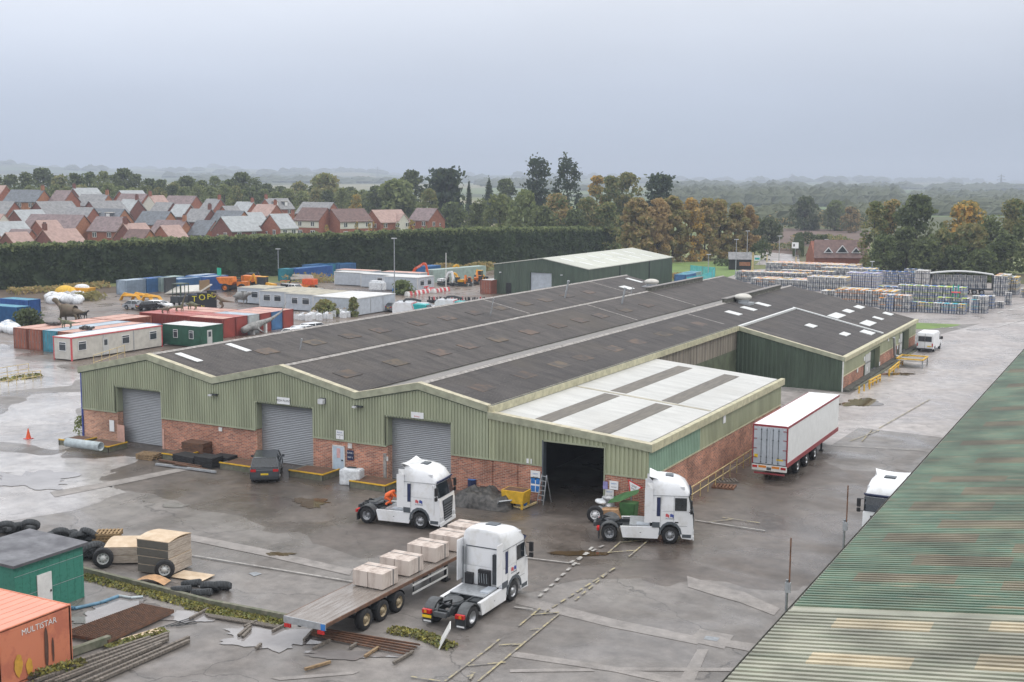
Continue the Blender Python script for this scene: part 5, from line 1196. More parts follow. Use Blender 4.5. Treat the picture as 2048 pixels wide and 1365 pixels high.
# road tractor
def tractor(x, y, rz, label, sx=1.05, sy=.97, spoiler=True, open_door=False, group='white tractor units parked in the yard'):
    t = thing('tractor_unit', (x, y, 0), rz, label, 'lorry', group); t.scale = (sx, sy, 1)
    W = 1.24; arch = [(.62*math.cos(a), .54+.66*math.sin(a)) for a in [R(q) for q in (200, 180, 155, 130, 105, 80, 55, 30, 5, -15)]]
    arch = [(px, max(pz, .38)) for px, pz in arch]
    prof_ = [(-1.12, 1.0), (-.62, 1.0)]+arch[1:-1]+[(.72, .36), (1.34, .30), (1.42, .42), (1.43, .95), (1.40, 1.5), (1.34, 1.98), (-1.12, 1.98)]
    prof_ = [(a, b) for a, b in prof_]
    c = MB(); c.prism(prof_, 'y', -W, W, 'truck_white')
    cab = c.build('cab', t, bevel=.05)
    secs = [(1.98, -1.12, 1.34, W), (2.35, -1.12, 1.28, W), (2.86, -1.12, 1.16, W-.04), (3.02, -1.12, 1.17, W-.05), (3.25, -1.12, 1.06, W-.07), (3.5, -1.12, .88, W-.12), (3.68, -1.12, .58, W-.19), (3.80, -1.12, .18, W-.30), (3.85, -1.1, -.2, W-.42)]
    m = MB(); vs = []; n = 12
    for z, xa, xb, hw in secs:
        rc = .16 if z < 3.1 else .34
        ring = [(xa, -hw), (xb-rc*1.3, -hw), (xb-rc*.4, -hw+rc*.25), (xb, -hw+rc*1.1), (xb+.035, 0-.35), (xb+.035, .35), (xb, hw-rc*1.1), (xb-rc*.4, hw-rc*.25), (xb-rc*1.3, hw), (xa, hw), (xa, hw*.3), (xa, -hw*.3)]
        vs += [(a, b, z) for a, b in ring]
    fs = [(k*n+i, k*n+(i+1) % n, (k+1)*n+(i+1) % n, (k+1)*n+i) for k in range(len(secs)-1) for i in range(n)]
    fs.append(tuple((len(secs)-1)*n+i for i in range(n)))
    m.add(vs, fs[:-1], 'truck_white', True); m.add(vs, fs[-1:], 'truck_white'); up = m.build('cab_roof', t)
    m = MB()
    def wr(z, off=.012):
        k = next(i for i in range(len(secs)-1) if secs[i+1][0] >= z); a, b = secs[k], secs[k+1]; q = (z-a[0])/(b[0]-a[0]); xb, hw = a[2]+(b[2]-a[2])*q, a[3]+(b[3]-a[3])*q; rc = .16
        return [(xb-rc*.4+off, -hw+rc*.25-off, z), (xb+off, -hw+rc*1.1-off, z), (xb+.035+off, -.35, z), (xb+.035+off, .35, z), (xb+off, hw-rc*1.1+off, z), (xb-rc*.4+off, hw-rc*.25+off, z)]
    rr = [wr(2.02), wr(2.4), wr(2.85)]
    m.add(sum(rr, []), [(k*6+i, k*6+i+1, (k+1)*6+i+1, (k+1)*6+i) for k in range(2) for i in range(5)], 'glass_dark'); m.build('windscreen', t)
    m = MB(); rr = [wr(2.87, .02), wr(3.0, .10), wr(3.06, .09)]
    m.add(sum(rr, []), [(k*6+i, k*6+i+1, (k+1)*6+i+1, (k+1)*6+i) for k in range(2) for i in range(5)], 'navy'); m.build('sun_visor', t)
    for s in (-1, 1):
        d = MB(); yy = s*(W+.012)
        def sq(x0, x1, z0, z1, mt, e=0, mb=None):
            (mb or d).box(x0, x1, min(s*(W+.001), yy+s*e), max(s*(W+.001), yy+s*e), z0, z1, mt)
        if s < 0 and open_door:
            sq(.22, 1.02, 1.05, 2.84, 'black', 0)
            dd = thing('door', (1.02, -W-.02, 0), R(-28)); dd.parent = t; q = MB()
            q.box(-.85, .0, -.03, .03, .95, 2.0, 'truck_white'); q.box(-.85, -.78, -.03, .03, 2.0, 2.8, 'truck_white'); q.box(-.06, 0, -.03, .03, 2.0, 2.75, 'truck_white'); q.add([(-.85, -.03, 2.8), (0, -.03, 2.75), (0, .03, 2.75), (-.85, .03, 2.8), (-.85, -.03, 2.86), (0, -.03, 2.81), (0, .03, 2.81), (-.85, .03, 2.86)], [(0, 1, 2, 3), (4, 5, 6, 7), (0, 1, 5, 4), (2, 3, 7, 6), (0, 3, 7, 4), (1, 2, 6, 5)], 'truck_white')
            q.box(-.78, -.06, -.012, .012, 2.0, 2.78, 'glass_dark'); q.box(-.75, -.55, -.045, -.03, 1.3, 1.38, 'black'); q.build('door_panel', dd)
        else:
            sq(.20, .215, 1.1, 2.9, 'truck_grey', -.004); sq(.20, 1.05, 1.1, 1.115, 'truck_grey', -.004)
            sq(.26, 1.0, 2.02, 2.78, 'glass_dark', .003); sq(.27, .50, 1.28, 1.36, 'black', .004)
            d.build('door', t)
        q = MB(); q.box(-.86, -.64, min(s*(W+.001), yy+s*.004), max(s*(W+.001), yy+s*.004), 1.66, 2.78, 'navy'); q.box(-.62, -.61, min(s*(W+.001), yy), max(s*(W+.001), yy), 1.1, 2.86, 'truck_grey'); q.box(-1.1, 1.1, min(s*(W+.001), yy), max(s*(W+.001), yy), 2.88, 2.9, 'truck_grey'); q.build('side_window', t)
        for x0, mt in ((-.30, 'red_mark'), (.0-.02, 'blue_mark')):
            q = MB(); ya, yb = s*(W+.013), s*(W+.017)
            for k in range(4):
                a = x0+(.0 if s < 0 else .0)+k*.055; q.add([(a, yb, 1.62+.03*math.sin(k*1.2)), (a+.055, yb, 1.62+.03*math.sin(k*1.2+1.2)), (a+.055, yb, 1.80+.03*math.sin(k*1.2+1.2)), (a, yb, 1.80+.03*math.sin(k*1.2))], [(0, 1, 2, 3)], mt)
            q.build('flag_emblem', t)
        M = Matrix.Translation((-.05, s*(W+.016), 1.53)) @ Matrix.Rotation(0 if s < 0 else math.pi, 4, 'Z') @ Matrix.Rotation(R(90), 4, 'X')
        text_mesh('UK & EUROPE', .09, 'navy', 'lettering', t, M, .002)
        q = MB(); a_in = [(px*1.02, pz+.01) for px, pz in arch[1:-1]]; a_out = [(px*1.18, .54+(pz-.54)*1.22+.02) for px, pz in arch[1:-1]]
        for (p0, p1, o0, o1) in zip(a_in, a_in[1:], a_out, a_out[1:]):
            ya = s*(W+.03); q.add([(p0[0], ya, p0[1]), (p1[0], ya, p1[1]), (o1[0], ya, o1[1]), (o0[0], ya, o0[1]), (p0[0], s*W*.8, p0[1]), (p1[0], s*W*.8, p1[1]), (o1[0], s*W*.97, o1[1]), (o0[0], s*W*.97, o0[1])], [(0, 1, 2, 3), (0, 1, 5, 4), (2, 3, 7, 6)], 'truck_grey')
        q.box(-1.13, -.66, min(s*(W-.02), s*(W+.028)), max(s*(W-.02), s*(W+.028)), .98, 1.3, 'truck_grey'); q.build('wheel_arch', t)
        q = MB(); q.prism([(-.78, .30), (-2.95, .30), (-3.12, .95), (-.70, 1.0), (-.66, .62)], 'y', min(s*1.02, s*1.22), max(s*1.02, s*1.22), 'truck_white'); q.box(-1.9, -1.8, min(s*1.22, s*1.226), max(s*1.22, s*1.226), .62, .66, 'black'); q.build('side_skirt', t, bevel=.03)
        q = MB(); q.box(.74, 1.30, min(s*(W+.001), s*(W+.012)), max(s*(W+.001), s*(W+.012)), .42, .62, 'truck_grey'); q.build('step', t)
        q = MB(); q.bar((1.15, s*W, 2.7), (1.28, s*(W+.26), 2.66), .04, .04, 'black'); q.bar((1.15, s*W, 1.95), (1.28, s*(W+.26), 1.98), .04, .04, 'black')
        q.box(1.20, 1.34, min(s*(W+.16), s*(W+.38)), max(s*(W+.16), s*(W+.38)), 2.22, 2.72, 'black'); q.box(1.20, 1.34, min(s*(W+.16), s*(W+.38)), max(s*(W+.16), s*(W+.38)), 1.92, 2.16, 'black'); q.build('mirror', t, bevel=.03)
        q = MB(); q.box(1.40, 1.47, min(s*.78, s*1.16), max(s*.78, s*1.16), .58, .84, 'lamp_clear'); q.box(1.35, 1.40, min(s*1.1, s*1.245), max(s*1.1, s*1.245), .56, .86, 'lamp_clear'); q.build('headlight', t, bevel=.02)
        q = MB(); q.box(.55, .85, min(s*(W-.25), s*(W-.10)), max(s*(W-.25), s*(W-.10)), 3.2, 3.42, 'lamp_clear'); q.build('marker_light', t, bevel=.02)
    q = MB(); q.prism([(-.62, .62), (.62, .62), (.78, 1.80), (-.78, 1.80)], 'x', 1.40, 1.455, 'plastic_dark')
    for k in range(5): q.box(1.455, 1.475, -.60-.02*k, .60+.02*k, .74+k*.16, .785+k*.16, 'steel')
    q.box(1.44, 1.47, -.70, .70, 1.56, 1.76, 'truck_grey'); q.build('grille', t)
    q = MB(); q.box(1.40, 1.48, -1.2, 1.2, .28, .50, 'truck_white'); q.box(1.48, 1.49, -.26, .26, .34, .45, 'plate_yellow' if 0 else 'white'); q.box(1.48, 1.485, -.6, .6, .5, .58, 'plastic_dark'); q.build('bumper', t, bevel=.03)
    q = MB(); q.box(-.35, .15, -.34, .34, 3.8, 3.885, 'truck_grey'); q.build('roof_hatch', t, bevel=.02)
    q = MB()
    if spoiler:
        for s in (-1, 1):
            q.add([(-1.02, s*1.15, 3.1), (-1.5, s*1.2, 3.1), (-1.5, s*1.2, 3.62), (-1.02, s*1.0, 3.6)], [(0, 1, 2, 3)], 'truck_white')
        y0_, y1_ = -1.16, 1.16
        for k in range(8):
            a, b = y0_+(y1_-y0_)*k/8, y0_+(y1_-y0_)*(k+1)/8; za, zb_ = 3.88+.10*(a/1.16)**2, 3.88+.10*(b/1.16)**2
            q.add([(-.5, a*.72, 3.84-.12*abs(a)), (-.5, b*.72, 3.84-.12*abs(b)), (-1.35, b, zb_), (-1.35, a, za), (-1.35, a, za-.07), (-1.35, b, zb_-.07)], [(0, 1, 2, 3), (3, 2, 5, 4)], 'truck_white')
            q.add([(-.9, a*.86, 3.5), (-.9, b*.86, 3.5), (-1.36, b, zb_-.07), (-1.36, a, za-.07)], [(0, 1, 2, 3)], 'truck_white')
    for s in (-1, 1): q.box(-1.62, -1.1, min(s*1.19, s*1.23), max(s*1.19, s*1.23), 1.25, 3.3, 'truck_white')
    q.build('air_deflector', t)
    q = MB()
    for s in (-1, 1): q.box(-4.7, -1.0, s*.40-.05, s*.40+.05, .72, .98, 'plastic_dark')
    for xx in (-4.5, -3.3, -2.4, -1.5): q.box(xx-.05, xx+.05, -.35, .35, .76, .94, 'plastic_dark')
    q.box(-3.0, -1.3, .5, 1.02, .38, .95, 'plastic_dark'); q.box(-3.0, -1.3, -1.02, -.5, .38, .95, 'plastic_dark'); q.cyl((-3.8, -1.0, .5), (-3.8, 1.0, .5), .09, 'black', 8)
    q.box(-1.0, 1.2, -.95, .95, .45, .98, 'black'); q.build('chassis', t)
    q = MB(); q.box(-2.55, -1.25, -1.0, 1.0, .99, 1.04, 'galv'); q.box(-2.1, -1.3, -1.0, -.5, 1.04, 1.1, 'cabin_blue'); q.build('catwalk', t)
    q = MB(); q.box(-1.28, -1.13, -1.0, -.72, 1.2, 2.7, 'plastic_dark'); q.box(-1.3, -1.13, -.55, .15, 1.05, 1.85, 'black'); q.box(-1.32, -1.13, .5, .95, 1.05, 1.6, 'black')
    for k in range(4): q.cyl((-1.3, -.4+k*.15, 1.2), (-1.35, -.4+k*.15, 1.7), .03, 'steel', 6)
    q.cyl((-1.2, 1.12, 1.0), (-1.2, 1.12, 2.9), .03, 'steel', 6); q.cyl((-1.2, .95, 1.0), (-1.2, .95, 2.9), .03, 'steel', 6); q.box(-1.14, -1.125, -1.05, 1.0, 2.92, 2.97, 'truck_grey'); q.build('exhaust_stack', t)
    q = MB(); q.cyl((-3.7, 0, 1.08), (-3.7, 0, 1.17), .5, 'steel', 18, capm='mudguard'); q.prism([(-4.3, .12), (-3.85, .5), (-3.5, .5), (-3.5, -.5), (-3.85, -.5), (-4.3, -.12), (-4.3, -.4), (-4.4, -.42), (-4.1, -.1), (-3.75, 0), (-4.1, .1), (-4.4, .42), (-4.3, .4)], 'z', 1.171, 1.2, 'mudguard'); q.box(-4.0, -3.4, -.5, .5, .95, 1.08, 'plastic_dark'); q.build('fifth_wheel', t)
    q = MB()
    for s in (-1, 1): q.bar((-4.75, s*.3, .75), (-4.35, s*.42, 1.12), .12, .1, 'mudguard')
    q.box(-4.85, -4.7, -.38, .38, .68, .92, 'mudguard'); q.build('rear_crossmember', t, bevel=.02)
    for s in (-1, 1):
        q = MB(); aa = [R(k) for k in range(8, 181, 14)]
        pts = [(-3.8+.64*math.cos(a), .52+.64*math.sin(a)) for a in aa]
        for p0, p1 in zip(pts, pts[1:]):
            y0_, y1_ = (.68, 1.26) if s > 0 else (-1.26, -.68)
            q.add([(p0[0], y0_, p0[1]), (p1[0], y0_, p1[1]), (p1[0], y1_, p1[1]), (p0[0], y1_, p0[1]), (p0[0], y0_, p0[1]-.05), (p1[0], y0_, p1[1]-.05), (p1[0], y1_, p1[1]-.05), (p0[0], y1_, p0[1]-.05)], [(0, 1, 2, 3), (4, 5, 6, 7), (0, 1, 5, 4), (3, 2, 6, 7)], 'mudguard')
        q.box(-4.5, -4.43, min(s*.68, s*1.26), max(s*.68, s*1.26), .18, .62, 'plastic_dark'); q.box(-4.505, -4.495, min(s*.76, s*1.2), max(s*.76, s*1.2), .22, .30, 'white')
        mg = q.build('mudguard', t)
        q = MB(); q.box(-4.60, -4.44, min(s*.72, s*1.22), max(s*.72, s*1.22), .66, .84, 'red_lamp'); q.box(-4.61, -4.60, min(s*.95, s*1.1), max(s*.95, s*1.1), .68, .82, 'amber'); q.build('tail_light', t)
        wheel(t, 0, s*1.05, .52, .32, s); wheel(t, -3.8, s*.98, .52, .50, s, twin=True)
    q = MB(); q.box(-4.615, -4.605, .66, 1.2, .46, .60, 'plate_yellow'); q.build('number_plate', t)
    return t
# cars
def car(x, y, rz, paint, label, L=4.5, W=1.8, H=1.45, kind='saloon', group='parked cars', cat='car', roof=None, plate='plate_yellow', z=0):
    t = thing('parked_car', (x, y, z), rz, label, cat, group); h = W/2; r = .33 if kind != 'suv' else .38
    f, b = L/2, -L/2; ax = (f-.85, b+.85)
    hood, belt = (.78 if kind == 'saloon' else .95), (.88 if kind == 'saloon' else 1.05)
    if kind in ('suv', 'pickup'): hood, belt = 1.05, 1.15
    low = .24 if kind != 'pickup' else .4
    def arch(cx): return [(cx+(r+.07)*math.cos(a), low+.0+max(0, (r+.10)*math.sin(a)+(r-low))) for a in [R(q) for q in (0, 35, 70, 110, 145, 180)]]
    P = [(f-.05, low), (f, .5), (f-.06, hood-.12), (f-.35, hood), (f-1.15, belt), (b+.2, belt+.02), (b+.02, belt-.12), (b, .5), (b+.05, low)]
    P += [(q[0], q[1]) for q in arch(ax[1])[::-1]]+[(q[0], q[1]) for q in arch(ax[0])[::-1]]
    m = MB(); m.prism(P, 'y', -h, h, paint); m.build('body', t, bevel=.07)
    tb = {'saloon': (f-1.1, f-1.95, b+1.15, b+.35), 'hatch': (f-.95, f-1.75, b+.55, b+.12), 'suv': (f-1.1, f-1.8, b+.5, b+.1), 'pickup': (f-1.2, f-1.9, b+2.1, b+1.9), 'estate': (f-1.0, f-1.8, b+.5, b+.15)}[kind]
    a0, a1, a2, a3 = tb; i = .08; j = .22
    vs = [(a0, -h+i, belt-.01), (a3, -h+i, belt-.01), (a3, h-i, belt-.01), (a0, h-i, belt-.01), (a1, -h+j, H-.03), (a2, -h+j, H-.03), (a2, h-j, H-.03), (a1, h-j, H-.03)]
    m = MB(); m.add(vs, [(0, 1, 5, 4), (1, 2, 6, 5), (2, 3, 7, 6), (3, 0, 4, 7)], 'glass_dark'); m.build('window', t)
    m = MB(); m.add([(a1+.04, -h+j-.02, H-.035), (a2-.04, -h+j-.02, H-.035), (a2-.04, h-j+.02, H-.035), (a1+.04, h-j+.02, H-.035), (a1-.1, -h+j+.06, H), (a2+.1, -h+j+.06, H), (a2+.1, h-j-.06, H), (a1-.1, h-j-.06, H)], [(0, 1, 5, 4), (1, 2, 6, 5), (2, 3, 7, 6), (3, 0, 4, 7), (4, 5, 6, 7)], roof or paint)
    for s in (-1, 1):
        y0_, y1_ = s*(h-i), s*(h-j)
        for q0, q1 in ((a0, a1), (a3, a2)): m.bar((q0, y0_, belt), (q1, y1_, H-.03), .07, .05, paint)
        xm = (a0+a3)/2-.1; m.bar((xm, y0_, belt), (xm, y1_, H-.03), .08, .04, paint)
    m.build('roof', t)
    for s in (-1, 1):
        for cx in ax: wheel(t, cx, s*(h-.12), r, .22, s)
        m = MB(); m.box(f-.14, f+.005, min(s*(h-.5), s*(h-.07)), max(s*(h-.5), s*(h-.07)), hood-.26, hood-.12, 'lamp_clear'); m.build('headlight', t)
        m = MB(); m.box(b-.005, b+.14, min(s*(h-.42), s*(h-.05)), max(s*(h-.42), s*(h-.05)), belt-.30, belt-.14, 'red_lamp'); m.build('tail_light', t)
        m = MB(); m.box(a0-.25, a0-.1, min(s*h, s*(h+.18)), max(s*h, s*(h+.18)), belt-.02, belt+.13, paint); m.build('mirror', t)
    m = MB(); m.box(b-.012, b+.01, -.26, .26, .62, .74, plate); m.build('number_plate', t)
    if kind == 'pickup':
        m = MB(); m.box(b+.1, b+1.9, -h+.08, -h+.14, belt, H-.05, 'glass_dark'); m.box(b+.1, b+1.9, h-.14, h-.08, belt, H-.05, 'glass_dark'); m.box(b+.08, b+2.0, -h+.1, h-.1, H-.07, H-.02, paint); m.build('canopy', t, bevel=.02)
    return t
def van(x, y, rz, label, L=5.6, W=2.0, H=2.5, name='van'):
    t = thing(name, (x, y, 0), rz, label, 'van'); h = W/2; f, b = L/2, -L/2
    P = [(f-.02, .3), (f, .7), (f-.1, 1.0), (f-.75, 1.22), (f-1.45, 2.1), (f-1.75, H-.12), (f-2.1, H), (b+.1, H), (b, H-.2), (b, .35)]
    for cx in (b+1.2, f-.95): P += [(cx+.42*math.cos(a), .35+.40*max(0, math.sin(a))) for a in [R(q) for q in (180, 145, 110, 70, 35, 0)]]
    m = MB(); m.prism(P, 'y', -h, h, 'white'); m.build('body', t, bevel=.10)
    m = MB(); m.add([(f-.80, -h+.15, 1.26), (f-.80, h-.15, 1.26), (f-1.44, h-.2, 2.12), (f-1.44, -h+.2, 2.12)], [(0, 1, 2, 3)], 'glass_dark'); m.build('windscreen', t, loc=(.02, 0, .015))
    for s in (-1, 1):
        m = MB(); m.add([(f-1.0, s*(h+.004), 1.28), (f-1.85, s*(h+.004), 1.28), (f-1.85, s*(h+.004), 2.0), (f-1.5, s*(h+.004), 2.0)], [(0, 1, 2, 3)], 'glass_dark'); m.build('side_window', t)
        wheel(t, b+1.2, s*(h-.12), .34, .24, s); wheel(t, f-.95, s*(h-.12), .34, .24, s)
        m = MB(); m.box(f-1.0, f-.85, min(s*h, s*(h+.25)), max(s*h, s*(h+.25)), 1.25, 1.6, 'black'); m.build('mirror', t)
        m = MB(); m.box(b-.02, b+.03, min(s*(h-.16), s*(h-.03)), max(s*(h-.16), s*(h-.03)), .75, 1.15, 'red_lamp'); m.build('tail_light', t)
        m = MB(); m.box(b-.035, b-.003, min(s*.03, s*(h-.2)), max(s*.03, s*(h-.2)), 1.35, 2.0, 'glass_pane'); m.box(b-.03, b-.002, min(0, s*.015), max(0, s*.015), .45, 2.35, 'truck_grey'); m.build('rear_door', t)
    m = MB(); m.box(b-.12, b+.02, -h+.05, h-.05, .32, .5, 'plastic_dark'); m.build('bumper', t)
    m = MB(); m.box(b-.035, b, -.8, -.3, .72, .84, 'plate_yellow'); m.build('number_plate', t); return t
van(-26.0, 162.6, R(88), 'white high-roofed panel van parked by the side warehouse', H=2.45)
t1 = tractor(-39.1, 63.15, R(8), 'white tractor unit with its door open and a worker behind the cab', sx=.94, open_door=True)
t2 = tractor(-25.0, 67.55, R(21), 'white tractor unit seen from its side by the open doorway', sx=.93)
t3 = tractor(-29.1, 53.35, R(91), 'white tractor unit seen from behind beside the flatbed trailer', sx=1.13, sy=.92, spoiler=False)
t4 = tractor(-13.55, 73.3, R(-90), 'white tractor unit facing the camera, half hidden by the green roof')
suv = car(-55.7, 68.3, R(125), 'suv_grey', 'dark grey sport utility car reversed towards the middle shutter', L=4.8, W=2.0, H=1.78, kind='suv', group=None)
# box trailer
def semi_wheels(t, xs, r=.52, rim='rim', w2=1.18):
    for x in xs:
        for s in (-1, 1): wheel(t, x, s*(w2-.18), r, .38, s, rim)
        q = MB(); q.cyl((x, -w2+.3, r), (x, w2-.3, r), .08, 'black', 8); q.build('axle', t)
bt = thing('box_trailer', (-23.95, 84.5, 0), R(90), 'long white box trailer with maroon edges parked beside the annex', 'trailer')
BL, BW, BZ, BH = 15.2, 1.24, 1.15, 3.98
m = MB(); m.box(0, BL, -BW, BW, BZ, BH, 'white'); m.build('box_body', bt, bevel=.02)
m = MB()
for s in (-1, 1):
    m.box(0.05, BL-.05, min(s*BW, s*(BW+.03)), max(s*BW, s*(BW+.03)), BH-.14, BH+.02, 'maroon'); m.box(.05, BL, min(s*BW, s*(BW+.03)), max(s*BW, s*(BW+.03)), BZ-.12, BZ+.20, 'maroon'); m.box(-.03, .05, min(s*(BW-.06), s*(BW+.03)), max(s*(BW-.06), s*(BW+.03)), BZ, BH, 'maroon')
m.box(-.03, .05, -BW+.07, BW-.07, BH-.12, BH+.02, 'maroon'); m.box(BL-.02, BL+.02, -BW-.02, BW+.02, BH-.1, BH+.03, 'trim_white'); m.build('edge_rail', bt)
for s in (-1, 1):
    m = MB(); m.box(-.05, -.005, min(s*.02, s*(BW-.08)), max(s*.02, s*(BW-.08)), BZ+.05, BH-.16, 'cabin_blue')
    d = m.build('rear_door', bt)
    for yy in (.22, .62):
        q = MB(); q.cyl((-.08, s*yy, BZ+.08), (-.08, s*yy, BH-.2), .018, 'truck_grey', 6)
        for zz in (BZ+.12, BZ+.5, 2.9, 3.6): q.box(-.10, -.05, s*yy-.04, s*yy+.04, zz, zz+.07, 'truck_grey')
        q.build('locking_bar', d)
    q = MB()
    for zz in (1.6, 2.25, 2.95, 3.6): q.box(-.075, -.05, min(s*(BW-.30), s*(BW-.05)), max(s*(BW-.30), s*(BW-.05)), zz, zz+.05, 'maroon')
    q.build('hinge', d)
m = MB(); m.box(-.056, -.05, -.98, -.5, 1.5, 1.62, 'plate_yellow'); m.box(-.056, -.05, .85, 1.1, 1.6, 1.85, 'plate_yellow'); m.build('hazard_sticker', bt)
m = MB(); m.box(-.12, .1, -BW, BW, .72, BZ-.02, 'trim_white'); m.box(-.13, -.12, -.75, -.2, .92, 1.08, 'amber'); m.box(-.13, -.12, .2, .75, .92, 1.08, 'amber'); m.box(-.135, -.12, -.16, .16, .78, .98, 'truck_grey'); m.box(-.05, .05, -1.1, 1.1, .45, .56, 'maroon'); m.box(-.05, .1, -BW, BW, BZ-.02, BZ+.05, 'plastic_dark'); m.build('rear_bumper', bt)
for s in (-1, 1): m = MB(); m.box(-.14, -.12, min(s*.85, s*1.2), max(s*.85, s*1.2), .9, 1.06, 'red_lamp'); m.build('tail_light', bt)
m = MB()
for s in (-1, 1): m.box(.1, BL-.2, s*.5-.06, s*.5+.06, .88, BZ, 'plastic_dark')
m.build('chassis', bt); semi_wheels(bt, (3.3, 5.75, 8.2), .55)
for s in (-1, 1): m = MB(); m.box(11.6, 11.75, s*.8-.06, s*.8+.06, .08, BZ, 'plastic_dark'); m.box(11.45, 11.9, s*.8-.15, s*.8+.15, .02, .08, 'black'); m.build('landing_leg', bt)
# flatbed trailer and its concrete blocks
FX, FY = -33.28, 43.25
fb = thing('flatbed_trailer', (FX, FY, 0), R(90), 'empty-ended flatbed trailer carrying five piles of concrete blocks', 'trailer')
FL, FW = 14.9, 1.16
m = MB()
for k in range(8): m.box(.02, FL, -FW+.03+k*(2*FW-.06)/8+.008, -FW+.03+(k+1)*(2*FW-.06)/8, 1.24, 1.3, 'deck_wood')
m.build('deck', fb)
m = MB()
for s in (-1, 1): m.box(0, FL, min(s*(FW-.03), s*(FW+.02)), max(s*(FW-.03), s*(FW+.02)), 1.14, 1.30, 'rust'); m.box(.2, FL-.1, s*.5-.07, s*.5+.07, .82, 1.235, 'plastic_dark')
for k in range(12): m.box(.6+k*1.2, .68+k*1.2, -FW+.04, FW-.04, 1.14, 1.235, 'plastic_dark')
m.build('frame', fb)
m = MB(); m.box(-.05, 0, -FW-.01, FW+.01, 1.0, 1.31, 'galv'); m.box(-.06, -.05, -FW, -FW+.25, 1.0, 1.28, 'blue_sign'); m.build('rear_panel', fb)
for s in (-1, 1): m = MB(); m.box(-.1, -.02, min(s*.75, s*1.1), max(s*.75, s*1.1), .82, .98, 'red_lamp'); m.build('tail_light', fb)
semi_wheels(fb, (3.15, 4.55, 5.95), .52, 'rim_tan', FW+.02)
for k, x in enumerate((3.15, 4.55, 5.95)):
    if k:
        for s in (-1, 1):
            m = MB(); aa = [R(q) for q in range(20, 161, 20)]; pts = [(x+.6*math.cos(a), .5+.62*math.sin(a)) for a in aa]
            for p0, p1 in zip(pts, pts[1:]): ya, yb = (s*(FW-.38), s*(FW+.0)); m.add([(p0[0], ya, p0[1]), (p1[0], ya, p1[1]), (p1[0], yb, p1[1]), (p0[0], yb, p0[1])], [(0, 1, 2, 3)], 'plastic_dark')
            m.build('mudguard', fb)
for s in (-1, 1):
    m = MB(); y_ = s*(FW-.02)
    for zz in (.50, .92): m.box(7.2, 10.6, y_-.02, y_+.02, zz, zz+.09, 'trim_white')
    m.box(10.55, 10.62, y_-.02, y_+.02, .5, 1.01, 'trim_white')
    for xx in (7.4, 9.0): m.box(xx-.03, xx+.03, y_-s*.06-.02, y_-s*.06+.02, .5, 1.15, 'plastic_dark')
    m.build('side_guard', fb)
    m = MB(); m.box(11.1, 11.26, s*.7-.07, s*.7+.07, .1, 1.15, 'plastic_dark'); m.box(10.95, 11.4, s*.7-.16, s*.7+.16, .02, .1, 'black'); m.build('landing_leg', fb)
m = MB(); m.box(FL-.02, FL+.06, -FW, FW, 1.14, 2.0, 'galv'); m.box(FL-.04, FL-.02, -.05, .05, 1.3, 2.0, 'blue_sign'); m.build('headboard', fb)
CB_ = 'concrete blocks piled on the flatbed trailer'
pname = ['rearmost', 'second', 'middle', 'fourth', 'frontmost']
for k, y in enumerate((48.2, 50.55, 53.1, 55.3, 57.3-.1)):
    for i in range(2):
        for j in range(2):
            m = MB(); m.box(-.43, .43, -.335, .335, .06 if j == 0 or 1 else 0, .84, 'concrete_block')
            for a in (-.3, .18): m.box(a, a+.12, -.3, .3, 0, .06, 'ply_edge_dark')
            x_, y_ = FX-.44+i*.885, y+.34+j*.69
            o = m.build('concrete_block', None, (x_, y_, 1.3), rnd.uniform(-.01, .01), bevel=.012, seg=1)
            tag(o, 'stained concrete block, %s %s one of the %s pile on the flatbed trailer' % ('right' if i else 'left', 'front' if j else 'rear', pname[k]), 'concrete block', CB_)
    m = MB(); m.box(FX-.9, FX+.92, y+.9, y+.94, 2.147, 2.152, 'truck_grey'); m.box(FX+.895, FX+.905, y+.9, y+.94, 1.25, 2.14, 'truck_grey'); m.box(FX-.9, FX-.89, y+.9, y+.94, 1.25, 2.14, 'truck_grey')
    tag(m.build('ratchet_strap'), 'strap over the %s block pile on the flatbed trailer' % pname[k], 'strap', 'straps over the concrete blocks')
